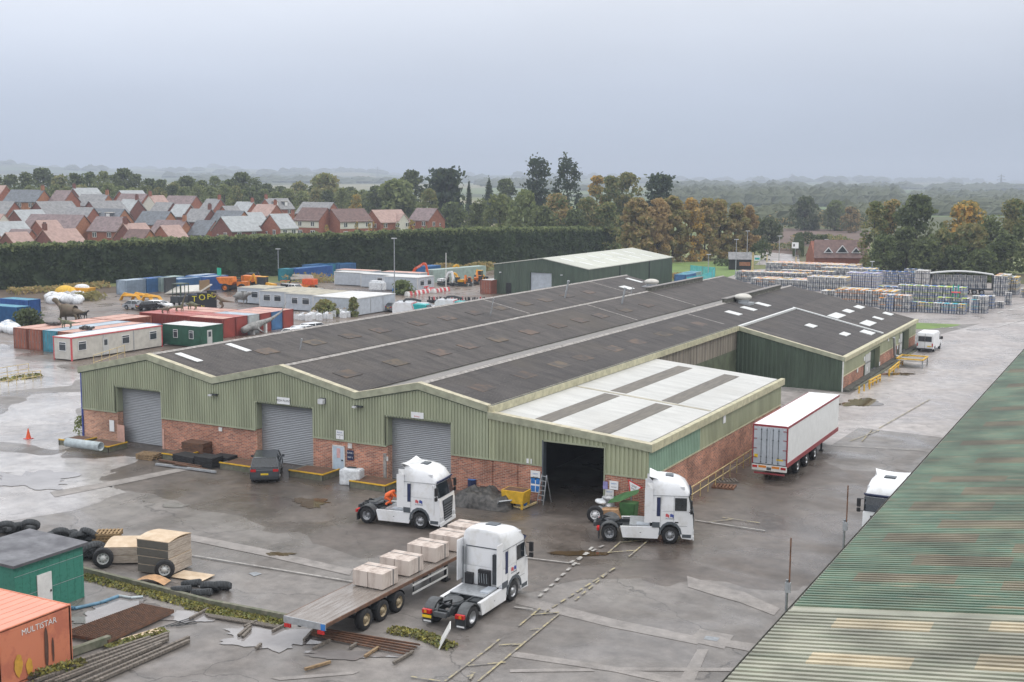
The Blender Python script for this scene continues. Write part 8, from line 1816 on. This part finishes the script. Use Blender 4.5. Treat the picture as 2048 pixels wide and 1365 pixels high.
m.add(vs, [(i*(n+1)+j, (i+1)*(n+1)+j, (i+1)*(n+1)+j+1, i*(n+1)+j+1) for i in range(n) for j in range(n)], 'tarp', True); solo(m, 'tarpaulin_heap', 'heap covered by dark tarpaulin against the brick wall', 'tarpaulin', (*G(968, 1008)[:2], 0), .1)
m = MB(); m.box(-.7, .7, -.02, .02, 0, 1.2, 'trim_white'); o = solo(m, 'corrugated_sheet', 'pale sheet leaning over the tarpaulin heap', 'sheet', (*G(975, 985)[:2], .5), .1); o.rotation_euler[0] = R(-50)
m = MB(); m.cyl((0, 0, 0), (0, 0, .9), .3, 'navy', 14, capm='blue_sign'); solo(m, 'barrel', 'dark blue barrel left of the tarpaulin heap', 'barrel', G(944, 985))
p = G(1032, 1014); t = thing('steel_hopper', (p.x, p.y, 0), .02, 'yellow steel hopper box on feet left of the doorway', 'hopper')
m = MB(); m.prism([(-.72, .35), (.72, .35), (.82, 1.15), (-.82, 1.15)], 'y', -.55, .55, 'yellow'); m.box(-.74, .74, -.47, .47, 1.151, 1.16, 'rust'); m.build('hopper_body', t, bevel=.02)
for a in (-.65, .65):
    for b in (-.45, .45): m = MB(); m.box(a-.07, a+.07, b-.07, b+.07, 0, .35, 'yellow'); m.build('leg', t)
beam((1014, 1013), (1046, 1020), .12, .10, 'yellow_rail', 'yellow_kerb', 'yellow strip in front of the hopper', 'rail', 'yellow strips around the hopper'); beam((1046, 1020), (1074, 1008), .12, .10, 'yellow_rail', 'yellow_kerb', 'yellow strip right of the hopper', 'rail', 'yellow strips around the hopper')
m = MB(); m.ell((0, 0, .2), (.3, .25, .22), 'blue_sign', 10, 6); solo(m, 'plastic_bag', 'blue bag by the yellow strip', 'bag', G(1046, 1013)); m = MB(); m.ell((0, 0, .2), (.25, .22, .22), 'white', 10, 6); solo(m, 'plastic_bag', 'white bag by the yellow strip', 'bag', G(1037, 1013))
m = MB()
for s in (-.24, .24): m.bar((s, 0, 0), (s*.8, .5, 1.9), .05, .04, 'galv'); m.bar((s, 1.0, 0), (s*.8, .5, 1.9), .05, .03, 'galv')
for k in range(6): m.box(-.24+.01*k, .24-.01*k, .08*k+.05, .08*k+.17, .28+k*.3, .31+k*.3, 'galv')
solo(m, 'stepladder', 'aluminium stepladder standing at the left of the doorway', 'ladder', (*G(1080, 1010)[:2], 0), -.1)
m = MB(); m.box(-.45, .45, -.03, .03, 0, .9, 'galv'); o = solo(m, 'scrap_metal', 'battered grey panel lying before the tarpaulin heap', 'panel', (*G(1002, 1015)[:2], .1), .9); o.rotation_euler[0] = R(55)
SK = 'white sacks heaped at the right of the doorway'
p = G(1212, 1030)
for k in range(9): m = MB(); m.ell((0, 0, 0), (.55, .34, .14), 'bag_white' if k % 4 else 'bag_grey', 10, 6); solo(m, 'sack', 'full white sack in the heap beside the green bin', 'sack', (p.x+.25*((k % 3)-1), p.y+.3*((k*2) % 3-1), .25+.22*(k//2)), .4*k, SK)
p = G(1240, 1040); m = MB(); m.prism([(-.95, .2), (.35, .2), (.15, .75), (-.95, .62)], 'y', -.4, .4, 'cardboard'); m.box(-1.5, -.2, -.5, .5, .04, .2, 'ply'); solo(m, 'cardboard_boxes', 'flattened cardboard boxes beside the green bin', 'cardboard', (p.x-.2, p.y-.1, 0), .2)
p = G(1258, 1040); t = thing('wheeled_bin', (p.x, p.y, 0), .05, 'green wheeled bin with its lid thrown open', 'bin')
m = MB(); m.prism([(-.42, .12), (.42, .12), (.52, 1.15), (-.52, 1.15)], 'y', -.42, .38, 'green_bin'); m.build('bin_body', t, bevel=.03); m = MB(); m.add([(-.5, -.4, 1.2), (-1.3, -.4, 1.0), (-1.3, .4, 1.2), (-.5, .4, 1.6), (.55, -.1, 1.75), (.5, .5, 1.9)], [(0, 1, 2, 3), (0, 3, 5, 4)], 'green_bin'); m.build('lid', t)
for s in (-1, 1): m = MB(); m.cyl((s*.4, .3, .12), (s*.4, .4, .12), .12, 'black', 10); m.build('wheel', t)
m = MB(); m.cyl((0, 0, 0), (0, 0, 2.35), .05, 'galv', 8); solo(m, 'steel_post', 'grey post standing against the wall behind the side-on tractor unit', 'post', (-28.9, 71.0, 0))
# signs on the front
def sign(x, z, w_, h, back, label, lines=(), y=Y0-.1, rot=0):
    m = MB(); m.box(-w_/2, w_/2, 0, .03, -h/2, h/2, back); o = m.build('sign', None, (x, y-.03, z)); tag(o, label, 'sign'); o.rotation_euler[1] = rot
    for tx, s, dz, mt in lines: text_mesh(tx, s, mt, 'lettering', o, Matrix.Translation((0, -.004, dz)) @ Matrix.Rotation(R(90), 4, 'X'), .002)
    return o
p = GY(567, 802, Y0-.1); sign(p.x, p.z, 1.15, .5, 'white', 'white sign reading mesh plant above the middle shutter', [('MESH PLANT', .23, 0, 'black')])
p = GY(835, 831, Y0-.1); sign(p.x, p.z, 1.0, .42, 'white', 'white sign with faint red and blue print above the third shutter', [('Building 1', .13, -.08, 'red_mark')])
p = GY(680, 870, Y0-.1); sign(p.x, p.z, .66, .64, 'white', 'square white sign on the green cladding above the blue door', [('BLOCK', .13, .17, 'blue_mark'), ('WAREHOUSE', .09, -.01, 'black'), ('7', .2, -.2, 'black')])
p = GY(701, 911, Y0-.03); o = sign(p.x, p.z, .56, .72, 'navy', 'dark blue sign reading block 1 unit 2 beside the blue door', [], Y0-.03)
for tx, dz in (('BLOCK 1', .17), ('UNIT 2', -.15)): text_mesh(tx, .15, 'white', 'lettering', o, Matrix.Translation((0, -.006, dz)) @ Matrix.Rotation(R(90), 4, 'X'), .003)
for k, (px, w_, h, mt, lb) in enumerate((((700, 892), .36, .36, 'k_white', 'small cream notice above the dark blue sign'), ((224, 852), .5, .9, 'white', 'white and blue safety notice left of the first shutter'), ((441, 859), .33, .3, 'trim_white', 'small white notice on the brick between the first two shutters'), ((1057, 923), .5, .36, 'white', 'white notice on the cladding left of the doorway'),
                                      ((1071, 951), .7, .62, 'white', 'white notice on top of the blue safety boards'), ((1228, 971), .6, .55, 'white', 'white notice with a round mark right of the doorway'), ((1211, 971), .32, .5, 'k_violet', 'pale lilac notice beside the white one at the doorway'), ((1219, 987), .6, .5, 'k_white', 'cream notice below the white one at the doorway'), ((775, 918), .14, .3, 'k_white', 'tiny pale plate beside the third shutter'))):
    p = GY(*px, Y0-.04); sign(p.x, p.z, w_, h, mt, lb, [('SAFETY', .12, .1, 'blue_sign'), ('NOTICE', .1, -.12, 'black')] if w_ > .5 else [], Y0-.04)
p = GY(1071, 970, Y0-.04); o = sign(p.x, p.z, .7, 1.0, 'white', 'blue and white safety boards left of the doorway', [], Y0-.04)
m = MB()
for a, b, c, d in ((-.32, -.02, .06, .44), (.04, .32, .06, .44), (-.32, -.02, -.46, -.06), (.04, .32, -.46, -.06)): m.box(a, b, -.006, -.001, c, d, 'blue_sign')
m.build('blue_panel', o)
p = GY(1266, 979, 70.9); m = MB(); tri = [(-.55, .42), (.55, .42), (0, -.5)]; m.prism(tri, 'y', 0, .03, 'red'); m.prism([(x*.76, z*.76+.035) for x, z in tri], 'y', -.006, 0, 'white'); o = m.build('give_way_sign', None, (p.x, 70.9, p.z)); o.rotation_euler = (0, R(22), 0); tag(o, 'tilted red and white triangular give way sign by the doorway', 'sign')
text_mesh('GIVE', .17, 'black', 'lettering', o, Matrix.Translation((0, -.01, .2)) @ Matrix.Rotation(R(90), 4, 'X'), .002); text_mesh('WAY', .14, 'black', 'lettering', o, Matrix.Translation((0, -.01, .02)) @ Matrix.Rotation(R(90), 4, 'X'), .002)
# rails
def rail(pts, h, mt, label, n=None, rails=(1., .5), group=None, r=.035, name='handrail'):
    t = thing(name, (0, 0, 0), 0, label, 'railing', group)
    for (a, b) in zip(pts, pts[1:]):
        a, b = Vector(a), Vector(b); L = (b-a).length; k = n or max(1, int(L/2)); m = MB()
        for f_ in rails: m.cyl((a.x, a.y, a.z+h*f_), (b.x, b.y, b.z+h*f_), r, mt, 6)
        m.build('rail', t)
        for i in range(k+1): q = a+(b-a)*i/k; m = MB(); m.cyl((q.x, q.y, q.z), (q.x, q.y, q.z+h), r, mt, 6); m.build('post', t)
    return t
rail([(-26.7, 73.0, 0), (-26.7, 90.5, 0)], 1.05, 'yellow_rail', 'yellow handrail running along the annex side wall', 11)
rail([G(0, 775), G(82, 762)], 1.1, 'yellow_rail', 'nearer yellow handrail at the far left', 5, group='yellow handrails at the far left'); rail([G(-30, 762), G(58, 748)], 1.1, 'yellow_rail', 'further yellow handrail at the far left', 4, group='yellow handrails at the far left')
rail([G(188, 740, 0), G(250, 718, 0)], 1.6, 'yellow_rail', 'yellow handrail just behind the left gable corner', 4)
rail([G(1577, 768), G(1630, 774)], 1.2, 'galv', 'grey handrail in front of the dark green end wall', 3, rails=(1,))
for a, b, lb in (((1738, 775), (1760, 763), 'short yellow crash rail nearest the camera by the side warehouse'), ((1778, 753), (1805, 730), 'longer yellow crash rail by the side warehouse')): rail([G(*a), G(*b)], .7, 'yellow', lb, 3, (1., .55), 'yellow crash rails by the side warehouse', .09, 'crash_rail')
YB = 'short yellow bollards by the side warehouse'
for px in ((1718, 787), (1728, 783), (1739, 779)): m = MB(); m.cyl((0, 0, 0), (0, 0, .7), .08, 'yellow', 8); solo(m, 'bollard', 'short yellow bollard at the near corner of the side warehouse', 'bollard', G(*px), group=YB)
p = G(1824, 733); t = thing('steel_table', (p.x, p.y, 0), .0, 'yellow-framed open steel stand by the side warehouse', 'stand')
for a in (-1.4, 1.4):
    for b in (-1.6, 1.6): m = MB(); m.box(a-.06, a+.06, b-.06, b+.06, 0, 1.0, 'steel'); m.build('leg', t)
m = MB(); m.box(-1.5, 1.5, -1.7, -1.58, .95, 1.1, 'yellow'); m.box(-1.5, 1.5, 1.58, 1.7, .95, 1.1, 'yellow'); m.box(-1.5, -1.38, -1.58, 1.58, .95, 1.1, 'yellow'); m.box(1.38, 1.5, -1.58, 1.58, .95, 1.1, 'yellow'); m.box(-1.38, 1.38, -1.58, 1.58, .8, .84, 'concrete'); m.build('frame', t)
p = G(1647, 778); t = thing('plastic_barrier', (p.x, p.y, 0), .1, 'blue slatted plastic barrier with red and white band by the dark green wall', 'barrier')
m = MB(); m.box(-1.6, 1.6, -.05, .05, .15, .3, 'k_blue'); m.box(-1.6, 1.6, -.05, .05, .72, .85, 'k_blue')
for k in range(10): m.box(-1.6+k*.34, -1.46+k*.34, -.04, .04, .3, .72, 'k_blue')
m.build('slats', t); m = MB()
for k in range(6): m.box(-1.2+k*.4, -.8+k*.4, -.06, .06, .851, 1.02, 'red' if k % 2 == 0 else 'white')
m.build('warning_band', t)
pallet(G(1448, 975), .15, 'reddish pallet lying in front of the annex handrail', 'loose pallets by the annex', mt='rust_light').scale = (1.3, 1.2, 1); pallet(G(1452, 964), .6, 'grey pallet lying behind the reddish one', 'loose pallets by the annex', mt='timber_grey').scale = (1.3, 1.0, 1)
for px, vt, lb in (((1572, 1228), 1078, 'rusty-topped mast nearer the camera beside the green roof'), ((1687, 1095), 973, 'rusty-topped mast further away beside the green roof')):
    a = GX(px[0], px[1], -12.1); zt = GX(px[0]+3, vt, -12.1).z; zm = a.z+(zt-a.z)*.45; t = thing('mast', (-12.1, a.y, 0), 0, lb, 'mast', 'masts beside the green roof')
    m = MB(); m.cyl((0, 0, 0), (0, 0, zm), .055, 'steel', 8); m.build('lower_pole', t); m = MB(); m.cyl((.09, 0, zm-.5), (.09, 0, zt), .03, 'rust_light', 7); m.build('upper_pole', t); m = MB(); m.box(-.07, .14, -.06, .06, zm-.5, zm-.1, 'galv'); m.build('bracket', t)
# keg yard
KC = {'k_yellow': 'yellow', 'k_pink': 'pink', 'k_white': 'white', 'k_blue': 'blue', 'k_navy': 'navy', 'k_lime': 'lime', 'k_cyan': 'turquoise', 'k_orange': 'orange', 'k_violet': 'violet', 'k_red': 'red'}
KM = {}
def keg_mesh(n, cap, mid, light=False):
    m = MB(); z = .0; m.box(-.56, .56, -.03, .03, 0, n*.53-.1, 'k_blue' if cap in ('k_cyan', 'k_lime') else 'k_navy')
    for L in range(n):
        m.box(-.60, .60, -.42, .42, z, z+.05, (mid if L % 3 == 0 else cap) if L % 2 == 0 else 'k_blue' if cap in ('k_blue', 'k_cyan', 'k_lime', 'k_violet') else 'k_navy'); z += .055
        for i in range(3):
            for j in range(2):
                x, y = -.40+i*.40, -.205+j*.41
                vs = [(x+.175*math.cos(a), y+.175*math.sin(a), z+zz) for zz in (0, .47) for a in [k*math.pi/4+.39 for k in range(8)]]
                m.add(vs, [(k, (k+1) % 8, (k+1) % 8+8, k+8) for k in range(8)], 'keg_light' if light or (i+j+L) % 3 == 0 else 'keg')
                if L == n-1: m.add(vs[8:], [tuple(range(8))], 'keg_cap' if (i+j) % 2 else 'keg_light')
        z += .475
    for i in range(3): m.box(-.60+i*.40+.02, -.60+i*.40+.38, -.40, .40, z, z+.05, cap if (i+n) % 3 else 'k_white')
    return m
def keg_area(px, nrow, ncol, n, caps, where, jitter=.04, light=False, dy=.95, dx=1.27, rz=0, skip=0.):
    """px: near-left base corner of the block"""
    p = G(*px); out_ = []
    for j in range(nrow):
        for i in range(ncol):
            if rnd.random() < skip: continue
            c = caps[(i*3+j*5+i*j) % len(caps)] if rnd.random() < .4 else caps[(j//2) % len(caps)]
            x, y = (i+.5)*dx, (j+.5)*dy; q = Matrix.Rotation(rz, 4, 'Z') @ Vector((x+rnd.uniform(-jitter, jitter), y+rnd.uniform(-jitter, jitter), 0))
            out_.append((p.x+q.x, p.y+q.y, n if rnd.random() > .12 else max(1, n-1), c, where, light, rz))
    return out_
W_ = ['k_white', 'k_yellow', 'k_pink', 'k_orange', 'k_violet', 'k_white']; B_ = ['k_blue', 'k_cyan', 'k_white', 'k_navy', 'k_lime', 'k_violet']
K = []
K += keg_area((1940, 626), 3, 2, 5, ['k_cyan', 'k_white'], 'tall front corner block by the road')
K += keg_area((1954, 618), 4, 2, 4, ['k_blue', 'k_white'], 'block behind the front corner', skip=.2)
K += keg_area((1800, 623), 2, 8, 3, ['k_cyan', 'k_yellow', 'k_white', 'k_blue', 'k_lime'], 'low front row by the oval lawn', skip=.12)
K += keg_area((1872, 621), 2, 4, 4, ['k_lime', 'k_white', 'k_blue'], 'row beside the green forklift', skip=.1)
K += keg_area((1793, 607), 3, 9, 6, ['k_lime', 'k_blue', 'k_white', 'k_cyan'], 'tall middle block left of the green forklift')
K += keg_area((1868, 607), 3, 4, 5, ['k_blue', 'k_red', 'k_white'], 'red and blue block behind the green forklift')
K += keg_area((1755, 622), 3, 4, 5, ['k_orange', 'k_white', 'k_yellow', 'k_blue'], 'orange block left of the low front row')
K += keg_area((1668, 610), 6, 8, 5, ['k_orange', 'k_yellow', 'k_white', 'k_pink', 'k_blue'], 'yellow and pink block behind the wing roof', skip=.05)
K += keg_area((1640, 600), 4, 6, 3, W_, 'low block behind the wing roof ridge', skip=.1)
K += keg_area((1752, 597), 3, 8, 4, B_, 'mixed blue block in mid yard', skip=.15)
K += keg_area((1734, 567), 2, 9, 5, ['k_blue', 'k_cyan', 'k_violet', 'k_yellow'], 'back row below the trees')
K += keg_area((1806, 563), 2, 3, 5, ['k_navy', 'k_blue'], 'dark end of the back row below the trees')
K += keg_area((1829, 573), 4, 2, 6, ['k_white'], 'pale silver block left of the arched trailer', light=True)
K += keg_area((1985, 592), 9, 2, 7, ['k_white', 'k_yellow', 'k_pink'], 'tall block right of the arched trailer'); K += keg_area((2006, 589), 6, 2, 6, ['k_yellow', 'k_white', 'k_cyan'], 'tall block nearest the right edge')
K += keg_area((2007, 610), 1, 1, 4, ['k_white'], 'open road, standing alone'); K += keg_area((1976, 616), 1, 2, 2, ['k_white', 'k_yellow'], 'low pair beside the road'); K += keg_area((2040, 595), 2, 2, 3, ['k_yellow', 'k_orange'], 'small group at the right edge of the photo')
K += keg_area((1864, 557), 2, 12, 2, ['k_blue', 'k_violet', 'k_pink', 'k_yellow'], 'row behind the curved trailer')
K += keg_area((1612, 581), 6, 6, 5, ['k_white', 'k_yellow', 'k_violet'], 'tall navy faced block in the left half', light=False)
K += keg_area((1470, 563), 5, 12, 4, W_, 'long white and yellow block at far left')
K += keg_area((1500, 573), 7, 9, 3, W_, 'pink and white block behind the warehouse roof', skip=.04)
K += keg_area((1690, 578), 5, 5, 6, ['k_violet', 'k_white', 'k_blue'], 'tall silver sided block mid yard', light=True)
K2 = keg_area((1530, 549), 8, 16, 5, W_, ''); K2 += keg_area((1640, 560), 6, 9, 5, ['k_white', 'k_yellow', 'k_blue'], ''); K2 += keg_area((1560, 560), 3, 9, 4, W_, '')
KG = 'stacks of kegs in the yard beyond the warehouse'
def place_keg(k):
    x, y, n, c, where, light, rz = k; key = (n, c, light)
    if key not in KM:
        o = keg_mesh(n, c, 'k_navy' if not light else 'keg_light', light).build('keg_stack'); KM[key] = o
    else: o = KM[key].copy(); sc.collection.objects.link(o)
    o.name = 'keg_stack'; o.location = (x, y, 0); o.rotation_euler[2] = rz+rnd.uniform(-.02, .02)
    for q in ('label', 'group', 'category'):
        if q in o.keys(): del o[q]
    tag(o, '%s topped stack of kegs, %s' % (KC[c], where) if 'stand' in where or 'pair' in where else '%s topped keg stack in the %s' % (KC[c], where), 'keg stack', KG)
print('kegs', len(K), len(K2))
order = sorted(range(len(K)), key=lambda i: math.hypot(K[i][0], K[i][1]))
near, rest = [K[i] for i in order[:300]], [K[i] for i in order[300:]]+K2
for k in near: place_keg(k)
m = MB()
for x, y, n, c, where, light, rz in rest:
    m.T = Matrix.Translation((x, y, 0)); s = keg_mesh(n, c, 'k_navy', light)
    o_ = len(m.v); m.v.extend((vx+x, vy+y, vz) for vx, vy, vz in s.v); m.f.extend(tuple(i+o_ for i in f) for f in s.f); m.m += s.m; m.s += s.s
m.T = None; tag(m.build('keg_stacks'), 'mass of keg stacks filling the back left of the keg yard', 'keg stacks', kind='stuff')
p, q = G(1858, 586), G(1985, 590)
t = thing('curtain_trailer', (p.x, p.y, 0), math.atan2(q.y-p.y, q.x-p.x), 'long trailer with a gently arched grey roof loaded with kegs', 'trailer'); L = (q-p).length
m = MB(); n_ = 14
for i in range(n_):
    a, b = L*i/n_, L*(i+1)/n_; za, zb_ = 3.9+.5*math.sin(math.pi*i/n_), 3.9+.5*math.sin(math.pi*(i+1)/n_); m.add([(a, -1.4, za), (b, -1.4, zb_), (b, 1.4, zb_), (a, 1.4, za), (a, -1.4, za-.15), (b, -1.4, zb_-.15), (b, 1.4, zb_-.15), (a, 1.4, za-.15)], [(0, 1, 2, 3), (4, 5, 6, 7), (0, 1, 5, 4), (2, 3, 7, 6)], 'cabin_grey')
m.build('roof', t); m = MB(); m.box(0, L, -1.3, 1.3, .9, 1.1, 'plastic_dark')
for a in (.1, L-.1): m.box(a-.1, a+.1, -1.3, 1.3, 1.1, 3.8, 'plastic_dark')
m.build('deck', t)
for i in range(3):
    for s in (-1, 1): wheel(t, L-2-i*1.3, s*1.1, .5, .3, s)
for i in range(int((L-1)/1.25)):
    c = Matrix.Rotation(t.rotation_euler[2], 4, 'Z') @ Vector((1.0+i*1.25, .0, 0)); o = keg_mesh(5, 'k_white', 'k_navy').build('keg_stack', None, (p.x+c.x, p.y+c.y, 1.1), t.rotation_euler[2]); o.scale = (1, 1, .92); tag(o, 'keg stack loaded under the arched trailer roof', 'keg stack', 'keg stacks on the arched trailer')
t = machine('forklift_truck', (1910, 622), 100, 'green forklift truck working between the keg stacks', 'forklift')
m = MB(); m.box(-1.3, 1.3, -.7, .7, .3, 1.3, 'green_bin'); m.box(-1.6, -.8, -.7, .7, .3, 1.6, 'green_bin'); m.build('body', t, bevel=.06); m = MB()
for a in (-.7, .8):
    for b in (-.6, .6): m.bar((a, b, 1.2), (a, b, 3.0), .1, .1, 'green_bin')
m.box(-.8, .9, -.7, .7, 3.0, 3.1, 'red'); m.build('overhead_guard', t); m = MB(); m.box(1.3, 1.5, -.5, -.3, .1, 4.2, 'green_sign'); m.box(1.3, 1.5, .3, .5, .1, 4.2, 'green_sign'); m.box(1.5, 2.4, -.4, .4, .1, .2, 'yellow'); m.build('mast', t)
for s in (-1, 1): wheel(t, .9, s*.7, .4, .25, s); wheel(t, -.9, s*.7, .32, .22, s)
# entrance buildings
a = G(1662, 533); t = thing('gatehouse', (a.x, a.y+6, 0), R(29), 'brick gatehouse with steep brown tiled roof and three white triangular dormers', 'gatehouse')
Lh, Wh = 6.9, 4.0
m = MB(); m.prism([(-Wh, 0), (Wh, 0), (Wh, 2.4), (0, 6.1), (-Wh, 2.4)], 'x', -Lh, Lh, 'h_brick'); m.build('wall', t)
m = MB()
for s in (-1, 1): m.add([(-Lh-.2, s*(Wh+.5), 2.0), (Lh+.2, s*(Wh+.5), 2.0), (Lh-.9, 0, 6.4), (-Lh+.9, 0, 6.4)], [(0, 1, 2, 3)], 'tile_brown')
rf = m.build('roof', t)
for x, w_ in ((-3.2, 1.1), (.3, 1.55), (3.8, 1.1)):
    d = thing('dormer', (x, 0, 0)); d.parent = t; z0 = 3.3; h = w_*1.2; yf = -(Wh+.5)*(6.4-z0)/4.4-.25
    m = MB(); m.add([(-w_, yf, z0), (0, yf, z0+h), (0, yf+2.3, z0+h), (w_, yf, z0)], [(0, 1, 2), (3, 1, 2)], 'tile_brown'); m.build('dormer_roof', d)
    m = MB(); m.bar((-w_, yf-.05, z0), (0, yf-.05, z0+h), .1, .22, 'white'); m.bar((w_, yf-.05, z0), (0, yf-.05, z0+h), .1, .22, 'white'); m.bar((-w_, yf-.05, z0), (w_, yf-.05, z0), .1, .14, 'white'); m.build('barge_board', d)
    m = MB(); m.add([(-w_*.9, yf, z0+.05), (w_*.9, yf, z0+.05), (0, yf, z0+h*.9)], [(0, 1, 2)], 'glass_pane'); m.build('window', d)
a = G(1474, 540); t = thing('timber_hut', (a.x, a.y+2, 0), R(20), 'small black timber hut with pale roof beside the entrance', 'hut')
m = MB(); m.prism([(-2.2, 0), (2.2, 0), (2.2, 2.6), (0, 4.0), (-2.2, 2.6)], 'x', -2.6, 2.6, 'black'); m.build('wall', t); m = MB()
for s in (-1, 1): m.add([(-2.8, 0, 4.15), (2.8, 0, 4.15), (2.8, s*2.5, 2.5), (-2.8, s*2.5, 2.5)], [(0, 1, 2, 3)], 'slate_grey')
m.build('roof', t); m = MB(); m.box(-.2, 2.4, -2.26, -2.2, 1.0, 1.9, 'h_brick_orange'); m.build('window_shutters', t)
a = G(1914, 548); t = thing('guard_shelter', (a.x, a.y+1.5, 0), R(15), 'small glazed guard shelter with grey roof beyond the arched trailer', 'shelter')
m = MB(); m.box(-2.6, 2.6, -1.8, 1.8, 2.9, 3.15, 'cabin_grey'); m.build('roof', t); m = MB(); m.box(-2.3, 2.3, -1.6, 1.6, 0, 1.0, 'cont_greygreen'); m.box(.9, 2.3, -1.6, 1.6, 1.0, 2.9, 'truck_grey'); m.build('wall', t)
for x in (-2.3, -.8, .8, 2.3): m = MB(); m.bar((x, -1.62, 0), (x, -1.62, 2.9), .1, .1, 'trim_white'); m.build('post', t)
m = MB(); m.box(-2.2, .8, -1.58, -1.54, 1.05, 2.8, 'glass_pane'); m.build('pane', t); m = MB(); m.box(-.2, .3, -1.7, -1.66, .8, 1.6, 'yellow'); m.build('notice', t)
for px, vt, mt, lb in (((1766, 545), 522, 'white', 'thin white upright sign below the trees'), ((1795, 543), 520, 'red_mark', 'red banner sign below the trees'), ((1800, 545), 524, 'k_lime', 'thin yellow green post right of the red banner'), ((1835, 545), 525, 'cabin_blue', 'white framed notice board below the big dark tree'), ((2000, 551), 528, 'yellow', 'yellow post behind the tall keg block')):
    p = G(*px); z = GD(px[0], vt, math.hypot(p.x, p.y)).z; w_ = .5 if 'board' in lb or 'banner' in lb else .2; m = MB(); m.box(-w_*.6, w_*.6, -.05, .05, z*.4 if w_ > .3 else 0, z, mt); m.box(-.05, .05, -.04, .04, 0, z*.4, 'galv'); solo(m, 'upright_sign', lb, 'sign', p, .4)
m = MB(); m.box(-.8, .8, -.06, .06, 1.0, 2.4, 'white'); m.box(-.6, .6, -.07, -.06, 1.3, 1.8, 'teal'); m.box(-.7, -.6, -.04, .04, 0, 1.0, 'galv'); m.box(.6, .7, -.04, .04, 0, 1.0, 'galv'); solo(m, 'site_sign', 'white site sign beside the entrance hedge block', 'sign', G(1514, 530), .4)
m = MB(); mk('netting', (.03, .40, .50), .6, col2=(.10, .55, .60), scale=1.5)
nt_m = MATS['netting']; nt_m.node_tree.nodes['Principled BSDF'].inputs['Alpha'].default_value = .8
NF = thing('netting_fence', (0, 0, 0), 0, 'bright blue netting fence around the patch by the lawn', 'fence')
pts = [G(1372, 575), G(1402, 570), G(1424, 562), G(1430, 553)]; b_ = [G(1380, 548), G(1405, 551), G(1430, 553)]
for P_ in (pts, b_):
    for a, b in zip(P_, P_[1:]):
        m.add([(a.x, a.y, .05), (b.x, b.y, .05), (b.x, b.y, 2.0), (a.x, a.y, 2.0)], [(0, 1, 2, 3)], 'netting')
m.build('net', NF)
for a in pts+b_: q = MB(); q.cyl((a.x, a.y, 0), (a.x, a.y, 2.1), .05, 'timber', 5); q.build('post', NF)
low_hedge([(1350, 556), (1372, 560), (1395, 562)], 1.0, 5, 'leaf_autumn', 'brown scrub inside the netting fence', alt='leaf_olive', dens=60, stuff=True, name='undergrowth')
# haze
hz = MB(); hz.box(-9600, 7000, -60, 9800, -40, 150, 'white'); ho = hz.build('haze'); ho.data.materials.clear()
hm = bpy.data.materials.new('haze'); hm.use_nodes = True; t = hm.node_tree; t.nodes.clear()
o_ = t.nodes.new('ShaderNodeOutputMaterial'); pv = t.nodes.new('ShaderNodeVolumePrincipled'); t.links.new(pv.outputs[0], o_.inputs['Volume'])
pv.inputs['Color'].default_value = (.74, .82, .95, 1); pv.inputs['Density'].default_value = .0003; pv.inputs['Anisotropy'].default_value = .2
ho.data.materials.append(hm); ho['kind'] = 'stuff'; ho['label'] = 'thin grey blue haze over the whole landscape'; ho['category'] = 'haze'
